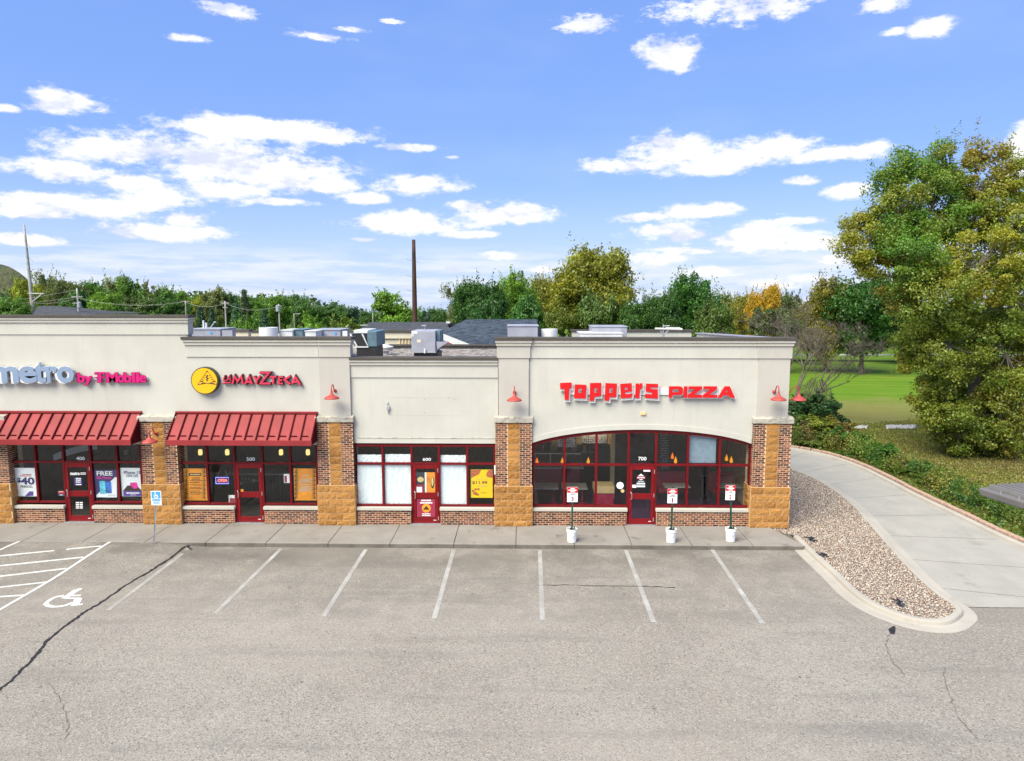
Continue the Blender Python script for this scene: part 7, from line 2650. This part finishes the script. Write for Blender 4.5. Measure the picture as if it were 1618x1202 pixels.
# park trees on the field
tree('big_2', 1312, 438, 82, 92, (0.155, 0.145, 0.02), 'olive-brown park tree on the lawn left of the dark pine', 'tree', group='park trees on the lawn')
tree('big_1', 1370, 436, 80, 128, (0.030, 0.090, 0.012), 'dark green park pine with a clear trunk on the lawn', 'pine_tree', group='park trees on the lawn')
tree('round_3', 1430, 470, 95, 90, (0.05, 0.10, 0.02), 'dark tree farther off behind the tall yellowing tree', 'tree', group='park trees on the lawn')
tree('round_1', 1490, 480, 110, 100, (0.08, 0.12, 0.02), 'mid-green tree far behind the trunk of the tall yellowing tree', 'tree', group='park trees on the lawn')
tree('round_4', 1580, 490, 120, 100, (0.06, 0.10, 0.02), 'far dark tree behind the right side of the tall yellowing tree', 'tree', group='park trees on the lawn')
tree('round_5', 1330, 500, 125, 110, (0.07, 0.13, 0.02), 'far hedge-like tree closing the lawn behind the pine', 'tree', group='park trees on the lawn')
tree('round_2', 1400, 505, 130, 110, (0.06, 0.12, 0.02), 'far hedge-like tree closing the lawn right of the pine', 'tree', group='park trees on the lawn')

# continuous far wood closing the gaps on the skyline
def far_wood():
    g = np.random.default_rng(5)
    P, O, K, S = [], [], [], []
    for k in range(420):
        x = g.uniform(-330, 330); y = g.uniform(205, 300)
        r = g.uniform(3.0, 6.5)
        hgt = g.uniform(7, 12) * (1.15 if x < -70 else 0.75)
        if -60 < x < -10:
            hgt *= 0.72
        m = 170
        e = g.normal(size=(m, 3)); e /= np.linalg.norm(e, axis=1, keepdims=True)
        q = np.array([x, y, terrain_z(x, y) + hgt * 0.55]) + e * np.array([r, r, hgt * 0.5]) * (0.7 + 0.35 * g.random((m, 1)))
        P.append(q); O.append(e); K.append(np.full(m, g.uniform(.6, 1.2)))
    P, O, K = np.concatenate(P), np.concatenate(O), np.concatenate(K)
    cols = tint(g, K, len(P), 0.2) * np.array([0.055, 0.095, 0.035])
    me = leaf_mesh('far_wood', P, 1.1, cols, O, seed=9)
    o = link_mesh('far_wood', me, 'leaf')
    tag(o, 'distant dark green belt of woods along the horizon', 'woods', kind='stuff')
far_wood()

# the tall yellowing tree at the right
def big_tree():
    Y0 = 36.5
    base = PZ(1545, 716, -0.05)
    Y0 = base.y
    t = thing('tall_tree', base, 'tall yellowing tree with leafy skirts at the right edge', 'tree')
    s = Y0 / FPX * 1.005
    g = np.random.default_rng(21)
    GR = np.array((0.078, 0.165, 0.018)); YL = np.array((0.205, 0.205, 0.020)); OL = np.array((0.130, 0.165, 0.020)); BR = np.array((0.195, 0.160, 0.028)); DK = np.array((0.095, 0.125, 0.018))
    lobes = [  # px, py, rx, ry, depth offset, colour, clumps
        (1470, 330, 62, 62, 0.0, GR, 44), (1420, 330, 45, 55, -0.5, OL, 26), (1385, 380, 46, 60, 0.2, YL, 34), (1360, 375, 24, 34, 0, YL, 9),
        (1450, 400, 60, 60, -1.8, GR, 40), (1432, 446, 40, 46, -0.8, BR, 24), (1376, 412, 24, 22, 0.6, YL, 9), (1480, 470, 65, 62, -2.2, OL, 46),
        (1555, 330, 60, 70, 0.5, YL, 34), (1600, 370, 50, 80, -0.5, OL, 34), (1545, 420, 70, 60, -2.0, YL, 46), (1600, 470, 60, 70, -1.6, OL, 38),
        (1462, 530, 42, 50, -0.8, OL, 27), (1500, 545, 46, 56, -2.0, OL, 36), (1590, 560, 60, 68, -1.6, OL, 38), (1442, 560, 20, 40, -0.2, YL, 10),
        (1458, 622, 20, 32, -0.4, YL, 11), (1494, 630, 38, 50, -1.2, DK, 28), (1584, 652, 36, 46, -1.6, OL, 26), (1605, 620, 50, 58, -1.2, BR, 32),
        (1515, 690, 32, 32, -1.0, DK, 18), (1560, 702, 46, 24, -1.0, OL, 22), (1585, 690, 34, 28, -0.8, BR, 14), (1494, 655, 30, 36, -1.5, OL, 18),
        (1394, 284, 9, 26, 0.2, GR, 6), (1428, 264, 9, 28, 0.0, GR, 7), (1457, 268, 12, 28, -0.4, GR, 8), (1490, 250, 9, 24, 0.2, GR, 6), (1490, 268, 26, 34, 0, OL, 12),
        (1522, 272, 20, 34, 0.4, BR, 8), (1556, 244, 26, 24, 0.6, BR, 9), (1578, 285, 24, 40, 0.4, BR, 10), (1608, 268, 22, 44, 0.6, OL, 8), (1640, 330, 50, 70, 0.5, OL, 24),
        (1660, 450, 60, 90, 0.0, OL, 34), (1660, 590, 60, 90, 0.0, BR, 30), (1350, 350, 16, 16, 0.2, YL, 4), (1340, 385, 12, 16, 0.3, YL, 3), (1420, 285, 20, 26, 0.2, GR, 9),
        (1490, 400, 115, 115, 2.0, OL, 90), (1545, 560, 90, 115, 2.0, DK, 80), (1545, 640, 60, 60, 1.8, DK, 34), (1590, 330, 40, 60, 1.5, YL, 14),
    ]
    P, O, Cc = [], [], []
    twigs = []
    for (px, py, rx, ry, dy, col, ncl) in lobes:
        c = PY(px, py, Y0 + dy)
        c = np.array((c.x, c.y, c.z))
        r = np.array((rx * s, (rx + ry) / 2 * s * 0.85, ry * s))
        for k in range(ncl):
            d = g.normal(size=3); d /= np.linalg.norm(d)
            cc = c + d * r * (0.35 + 0.65 * g.random() ** 0.5)
            if cc[2] < 0.3: cc[2] = 0.3 + 0.4 * g.random()
            rc = g.uniform(0.26, 0.72)
            m = int(g.uniform(190, 320))
            e = g.normal(size=(m, 3)); e /= np.linalg.norm(e, axis=1, keepdims=True)
            q = cc + e * rc * (0.2 + 0.8 * g.random((m, 1)) ** 0.6) * np.array([1.1, 1.1, 0.8])
            # ragged shoots
            if g.random() < 0.55:
                sh = g.normal(0, 0.3, 3) + d * 0.8 + np.array([0, 0, 0.6])
                sh /= np.linalg.norm(sh)
                m2 = 22
                q2 = cc + sh * (rc * 0.6 + g.random((m2, 1)) * 0.9) + g.normal(0, 0.08, (m2, 3))
                q = np.concatenate([q, q2]); e = np.concatenate([e, np.tile(sh, (m2, 1))])
            cm = col * (0.84 + 0.34 * g.random())
            mixc = [GR, YL, OL, BR][g.integers(0, 4)]
            cm = cm * 0.78 + mixc * 0.22
            n = len(q)
            P.append(q); O.append(e * .6 + d * .6)
            Cc.append(cm * g.uniform(0.8, 1.22, (n, 1)) * (1 + g.normal(0, 0.07, (n, 3))))
            twigs.append((Vector(c), Vector(cc)))
    P, O, Cc = np.concatenate(P), np.concatenate(O), np.clip(np.concatenate(Cc), 0.005, 1)
    me = leaf_mesh('crown', P - np.array(base), 0.094, Cc * 1.05, O, up=0.35, seed=4)
    o = link_mesh('crown', me, 'leaf', t)
    mb = MB()
    b = Vector(base)
    tops = [(1500, 250), (1455, 300), (1550, 260), (1420, 360), (1600, 330), (1480, 330)]
    mb.tube([b, PY(1544, 660, Y0), PY(1540, 600, Y0 + .2), PY(1530, 520, Y0 + .4), PY(1520, 430, Y0 + .4)], [0.55, 0.40, 0.34, 0.28, 0.20], 10)
    st = MB()
    st.tube([b + Vector((.5, .2, 0)), PY(1562, 650, Y0 + .5), PY(1572, 560, Y0 + .8), PY(1585, 430, Y0 + .8), PY(1590, 330, Y0 + .8)], [0.30, 0.24, 0.2, 0.14, 0.05], 9)
    st.build('stem', 'bark_grey', t, smooth=True)
    for px, py in tops:
        a = PY(1526, 470, Y0 + .4)
        e = PY(px, py, Y0 + rng.uniform(-.8, .8))
        mid = a.lerp(e, 0.5) + Vector((rng.uniform(-.3, .3), rng.uniform(-.3, .3), -0.3))
        lb = MB(); lb.tube([a, mid, e], [0.13, 0.08, 0.02], 7)
        lb.build('limb', 'bark_grey', t, smooth=True)
    tw = MB()
    for (a, e) in twigs[::3]:
        mid = a.lerp(e, 0.5) + Vector((0, 0, -0.1))
        tw.tube([a, mid, e], [0.035, 0.022, 0.008], 4, cap=False)
    tw.build('twigs', 'bark_grey', t)['kind'] = 'stuff'
    mb.build('trunk', 'bark_grey', t, smooth=True)
big_tree()

# bare, dying trees beside the building corner
def bare_tree(px_base, py_base, Y, height, seed, label, spread=0.5, leanx=0.0, depth=6):
    g = random.Random(seed)
    b = PY(px_base, py_base, Y)
    b.z = -0.1
    t = thing('bare_tree', b, label, 'tree', 'bare trees beside the corner')
    tr, tw = MB(), MB()
    def grow_(p, d, L, r, lev):
        n = 4
        pts, rad = [p], [r]
        q = p.copy()
        dd = d.copy()
        for k in range(n):
            dd = (dd + Vector((g.gauss(0, .10), g.gauss(0, .10), g.gauss(0.02, .08)))).normalized()
            q = q + dd * L / n
            pts.append(q.copy()); rad.append(r * (1 - 0.5 * (k + 1) / n))
        (tr if lev < 2 else tw).tube(pts, rad, 7 if lev < 2 else 3, cap=False)
        if lev >= depth or r < 0.003:
            return
        nb = 3 if lev == 0 else g.choice((3, 3, 4))
        for k in range(nb + (2 if lev == 0 else 0)):
            f = g.uniform(0.35, 1.0)
            i = min(n - 1, int(f * n))
            s = pts[i].lerp(pts[i + 1], f * n - i)
            a = g.uniform(0, 6.283)
            side = Vector((math.cos(a), math.sin(a), g.uniform(-.15, .5)))
            nd = (dd * g.uniform(0.5, 1.0) + side * spread * g.uniform(0.8, 1.6)).normalized()
            grow_(s, nd, L * g.uniform(0.50, 0.72), max(0.006, rad[i] * 0.55), lev + 1)
    grow_(b, Vector((leanx, 0, 1)).normalized(), height * 0.48, height * 0.0125, 0)
    tr.build('trunk', 'twig', t, smooth=True)
    tw.build('twigs', 'twig', t)
bare_tree(1256, 640, 44, 9.6, 3, 'tall bare grey tree rising past the building corner', 0.55)
bare_tree(1266, 640, 46, 9.0, 8, 'bare tree leaning right away from the building corner', 0.5, 0.62)
bare_tree(1215, 640, 48, 7.4, 12, 'bare grey tree showing above the right end of the parapet', 0.75, -0.15)
bare_tree(1180, 640, 50, 7.2, 15, 'bare grey tree above the letters PIZZA, left of the other bare trees', 0.8, -0.25)
bare_tree(1236, 640, 52, 8.6, 19, 'slender bare tree behind the right parapet', 0.5, 0.1)

# drooping dead shrub and dark juniper by the corner
def droop_shrub():
    g = random.Random(4)
    b = PZ(1290, 648, 0.0)
    b = Vector((b.x, 45.5, 0)); b.x = PY(1288, 640, 45.5).x
    t = thing('drooping_shrub', b, 'grey drooping dead shrub next to the side lamp', 'shrub')
    m = MB()
    for k in range(150):
        a = g.uniform(0, 6.283); L = g.uniform(0.5, 1.5)
        top = b + Vector((math.cos(a) * 0.3, math.sin(a) * 0.3, g.uniform(1.6, 3.1)))
        e = b + Vector((math.cos(a) * L, math.sin(a) * L, g.uniform(0.1, 1.0)))
        mid = top.lerp(e, 0.45) + Vector((math.cos(a) * .25, math.sin(a) * .25, 0.45))
        m.tube([top, mid, e], [0.012, 0.009, 0.004], 3, cap=False)
    m.build('twigs', 'twig', t)
    m = MB(); m.tube([b, b + Vector((0.05, 0, 2.9))], [0.07, 0.03], 6); m.build('stem', 'bark_grey', t)
droop_shrub()

# shrubs between the driveway and the lawn
SHR = 'shrubs along the driveway'
SH = [('bush_1', 1270, 612, 44, 120, (0.030, 0.075, 0.022), 'dark low juniper at the foot of the drooping shrub', 1.9),
      ('bush_2', 1275, 652, 41.0, 78, (0.135, 0.165, 0.022), 'yellow-green weedy shrub beside the brick corner', 0),
      ('bush_1', 1322, 655, 40.5, 56, (0.165, 0.135, 0.028), 'brown-tinged shrub on the driveway bend', 0),
      ('bush_2', 1342, 672, 38.8, 58, (0.050, 0.125, 0.022), 'dark green shrub right of the brown-tinged one', 0),
      ('bush_1', 1290, 676, 38.8, 70, (0.090, 0.115, 0.022), 'low olive shrub against the driveway kerb', 0),
      ('bush_2', 1385, 694, 36.2, 74, (0.060, 0.145, 0.022), 'green leafy shrub halfway along the driveway', 0),
      ('bush_1', 1352, 706, 36.0, 46, (0.070, 0.125, 0.022), 'small green shrub at the kerb left of the leafy one', 0),
      ('bush_2', 1432, 724, 32.6, 66, (0.070, 0.120, 0.020), 'spreading green shrub below the lawn edge', 0),
      ('bush_1', 1478, 738, 30.6, 60, (0.080, 0.120, 0.020), 'green shrub in front of the leaf litter', 0),
      ('bush_2', 1250, 640, 42, 60, (0.085, 0.14, 0.022), 'green shrub half hidden by the brick corner', 0)]
for kind, px, py, Y, w, c, lab, z in SH:
    tree(kind, px, py, Y, w, c, lab, 'shrub', 'shrub', SHR)

def ground_cover():
    g = np.random.default_rng(31)
    # a belt of weeds and creepers outside the kerb
    P, O, K, C = [], [], [], []
    pts = dr_out
    pal = np.array([(0.060, 0.125, 0.020), (0.100, 0.150, 0.022), (0.045, 0.105, 0.022), (0.150, 0.150, 0.030), (0.140, 0.095, 0.040)])
    n = len(pts)
    for k in range(900):
        shrub = k < 92
        i = int(g.integers(1, n - 1))
        t = (pts[i + 1] - pts[i - 1]).normalized()
        nn = Vector((t.y, -t.x, 0))
        w = (1.0 + 1.1 * g.random()) if shrub else 0.8 + (g.random() ** 1.2) * 3.2
        c = pts[i].lerp(pts[i + 1], g.random()) + nn * w
        col = pal[g.choice(5, p=[.26, .30, .12, .18, .14])] * g.uniform(.75, 1.25)
        if shrub:
            r, h = g.uniform(0.28, 0.62), g.uniform(0.35, 0.95) * (1.45 if i > n * 0.6 else 1.0)
            m = int(260 * r * (0.6 + h))
            e = g.normal(size=(m, 3)); e /= np.linalg.norm(e, axis=1, keepdims=True)
            q = np.array([c.x, c.y, h * 0.5]) + e * np.array([r, r, h * 0.52]) * (0.45 + 0.6 * g.random((m, 1)))
            q[:, 2] = np.maximum(q[:, 2], 0.02)
            # tall shoots
            for _ in range(5):
                dx, dy, hh = g.normal(0, r * .5), g.normal(0, r * .5), h * g.uniform(1.0, 1.5)
                z = g.uniform(h * .5, hh, 14)
                q = np.concatenate([q, np.stack([c.x + dx + g.normal(0, .03, 14), c.y + dy + g.normal(0, .03, 14), z], 1)])
        else:
            h = 0.06 + 0.22 * g.random() ** 2
            m = int(g.integers(10, 26))
            q = np.array([c.x, c.y, 0.0]) + np.stack([g.normal(0, 0.16, m), g.normal(0, 0.16, m), g.uniform(0.0, h, m)], 1)
        m = len(q)
        P.append(q); C.append(np.tile(col, (m, 1)) * g.uniform(.75, 1.25, (m, 1)))
    P, C = np.concatenate(P), np.concatenate(C)
    me = leaf_mesh('undergrowth', P, 0.075, C, None, up=0.4, seed=2)
    tag(link_mesh('undergrowth', me, 'leaf'), 'weedy green undergrowth between driveway edging and lawn', 'undergrowth', kind='stuff')
    # fallen leaves and dry grass tufts under the tall tree
    base = PZ(1545, 716, 0)
    m = 15000
    r = np.abs(g.normal(0, 4.2, m)); a = g.uniform(0, 6.283, m)
    q = np.stack([base.x + np.cos(a) * r * 1.4, base.y - 2.2 + np.sin(a) * r * 0.9, np.zeros(m)], 1)
    # keep clear of the paving
    ok = np.ones(m, bool)
    for i in range(0, n - 1):
        p, t = pts[i], (pts[i + 1] - pts[i]).normalized()
        nn = np.array((t.y, -t.x))
        rel = q[:, :2] - np.array((p.x, p.y))
        near = np.abs(rel @ np.array((t.x, t.y))) < 1.6
        ok &= ~(near & ((rel @ nn) < 0.6) & (np.linalg.norm(rel, axis=1) < 9))
    ok &= q[:, 1] > 21.5
    q = q[ok]
    q[:, 2] = [terrain_z(x, y) + 0.02 for x, y in q[:, :2]]
    m = len(q)
    pal = np.array([(0.16, 0.105, 0.045), (0.20, 0.15, 0.06), (0.10, 0.065, 0.03), (0.17, 0.15, 0.05), (0.24, 0.20, 0.12)])
    col = pal[g.integers(0, 5, m)] * g.uniform(.6, 1.2, (m, 1))
    me = leaf_mesh('leaf_litter', q, 0.075, col, None, up=3.0, seed=3)
    tag(link_mesh('leaf_litter', me, 'leaf'), 'brown fallen leaves on the grass under the tall tree', 'leaf litter', kind='stuff')
    # short grass blades on the lawn, in the part near enough to show texture
    m = 90000
    x = g.uniform(11, 34, m); y = g.uniform(25, 60, m)
    keep = np.ones(m, bool)
    for i in range(0, n - 1):
        p, t = pts[i], (pts[i + 1] - pts[i]).normalized()
        nn = np.array((t.y, -t.x))
        rel = np.stack([x - p.x, y - p.y], 1)
        near = np.abs(rel @ np.array((t.x, t.y))) < 1.6
        keep &= ~(near & ((rel @ nn) < 0.7) & (np.linalg.norm(rel, axis=1) < 14))
    keep &= (x - X_END) * 0.9 > (42 - y) * -3 + 0
    x, y = x[keep], y[keep]
    m = len(x)
    z = np.array([terrain_z(a, b) for a, b in zip(x, y)])
    h = g.uniform(0.06, 0.14, m)
    an = g.uniform(0, 6.283, m)
    w = 0.035
    bx0 = np.stack([x - np.cos(an) * w, y - np.sin(an) * w, z - 0.01], 1)
    bx1 = np.stack([x + np.cos(an) * w, y + np.sin(an) * w, z - 0.01], 1)
    tp = np.stack([x + g.normal(0, .05, m), y + g.normal(0, .05, m), z + h], 1)
    V = np.stack([bx0, bx1, tp], 1).reshape(-1, 3)
    pal = np.array([(0.135, 0.145, 0.028), (0.165, 0.16, 0.036), (0.11, 0.14, 0.024), (0.19, 0.165, 0.06)])
    col = pal[g.integers(0, 4, m)] * g.uniform(.7, 1.2, (m, 1))
    me = array_mesh('lawn_grass', V, np.arange(m * 3).reshape(m, 3), np.repeat(col, 3, 0))
    tag(link_mesh('lawn_grass', me, 'leaf'), 'short patchy grass on the lawn beyond the driveway', 'grass', kind='stuff')
    # white rubble in the drainage swale
    stones = []
    def rubble(px0, px1, py0, py1, cnt):
        for _ in range(cnt):
            p = PZ(g.uniform(px0, px1), g.uniform(py0, py1), 0.0)
            stones.append((p.x, p.y))
    rubble(1402, 1446, 673, 677.0, 150); rubble(1352, 1370, 674, 677, 50); rubble(1326, 1340, 671, 673, 40)
    S = np.array(stones); m = len(S)
    b6 = np.array([(1, 0, 0), (-1, 0, 0), (0, 1, 0), (0, -1, 0), (0, 0, 1), (0, 0, -1)], float)
    tri = np.array([(0, 2, 4), (2, 1, 4), (1, 3, 4), (3, 0, 4), (2, 0, 5), (1, 2, 5), (3, 1, 5), (0, 3, 5)])
    V = b6[None] * g.uniform(.08, .2, (m, 6, 1)) * np.array([1, 1, .7]) + np.stack([S[:, 0], S[:, 1], np.full(m, 0.02)], 1)[:, None]
    F = (tri[None] + (np.arange(m) * 6)[:, None, None]).reshape(-1, 3)
    me = array_mesh('white_rubble', V.reshape(-1, 3), F, np.repeat(np.full((m, 3), 0.46) * g.uniform(.7, 1.1, (m, 1)), 6, 0))
    tag(link_mesh('white_rubble', me, 'stone'), 'pale stone rubble lying in the lawn', 'rubble', kind='stuff')
ground_cover()

# far path across the park and hills on the horizon
mb = MB()
ground_strip(mb, [Vector((x, 98 + 0.02 * x, 0)) for x in range(10, 140, 10)], 2.2, 0.35)
tag(mb.build('path', 'drive_concrete', local=True), kind='structure')
def hill(name, px, py, Y, wpx, mat):
    c = PY(px, py, Y)
    zb = terrain_z(c.x, Y) - 3
    w = wpx * Y / FPX
    n = 40
    vs, fs = [], []
    for j in range(n + 1):
        for i in range(n + 1):
            u, v = i / n * 2 - 1, j / n * 2 - 1
            r = math.hypot(u, v)
            z = (c.z - zb) * max(0, math.cos(min(1, r) * math.pi / 2)) ** 1.2 * (1 + 0.05 * math.sin(9 * u + px) + 0.04 * math.sin(13 * v))
            vs.append((c.x + u * w, Y + v * w * 0.6, zb + z))
    fs = [(j * (n + 1) + i, j * (n + 1) + i + 1, (j + 1) * (n + 1) + i + 1, (j + 1) * (n + 1) + i) for j in range(n) for i in range(n)]
    tag(MB().add(vs, fs).build(name, mat, local=True, smooth=True), kind='structure')
hill('hill_near', -40, 410, 480, 150, 'hill_woods')
hill('hill_far', 660, 488.0, 1800, 140, 'far_haze_blue')
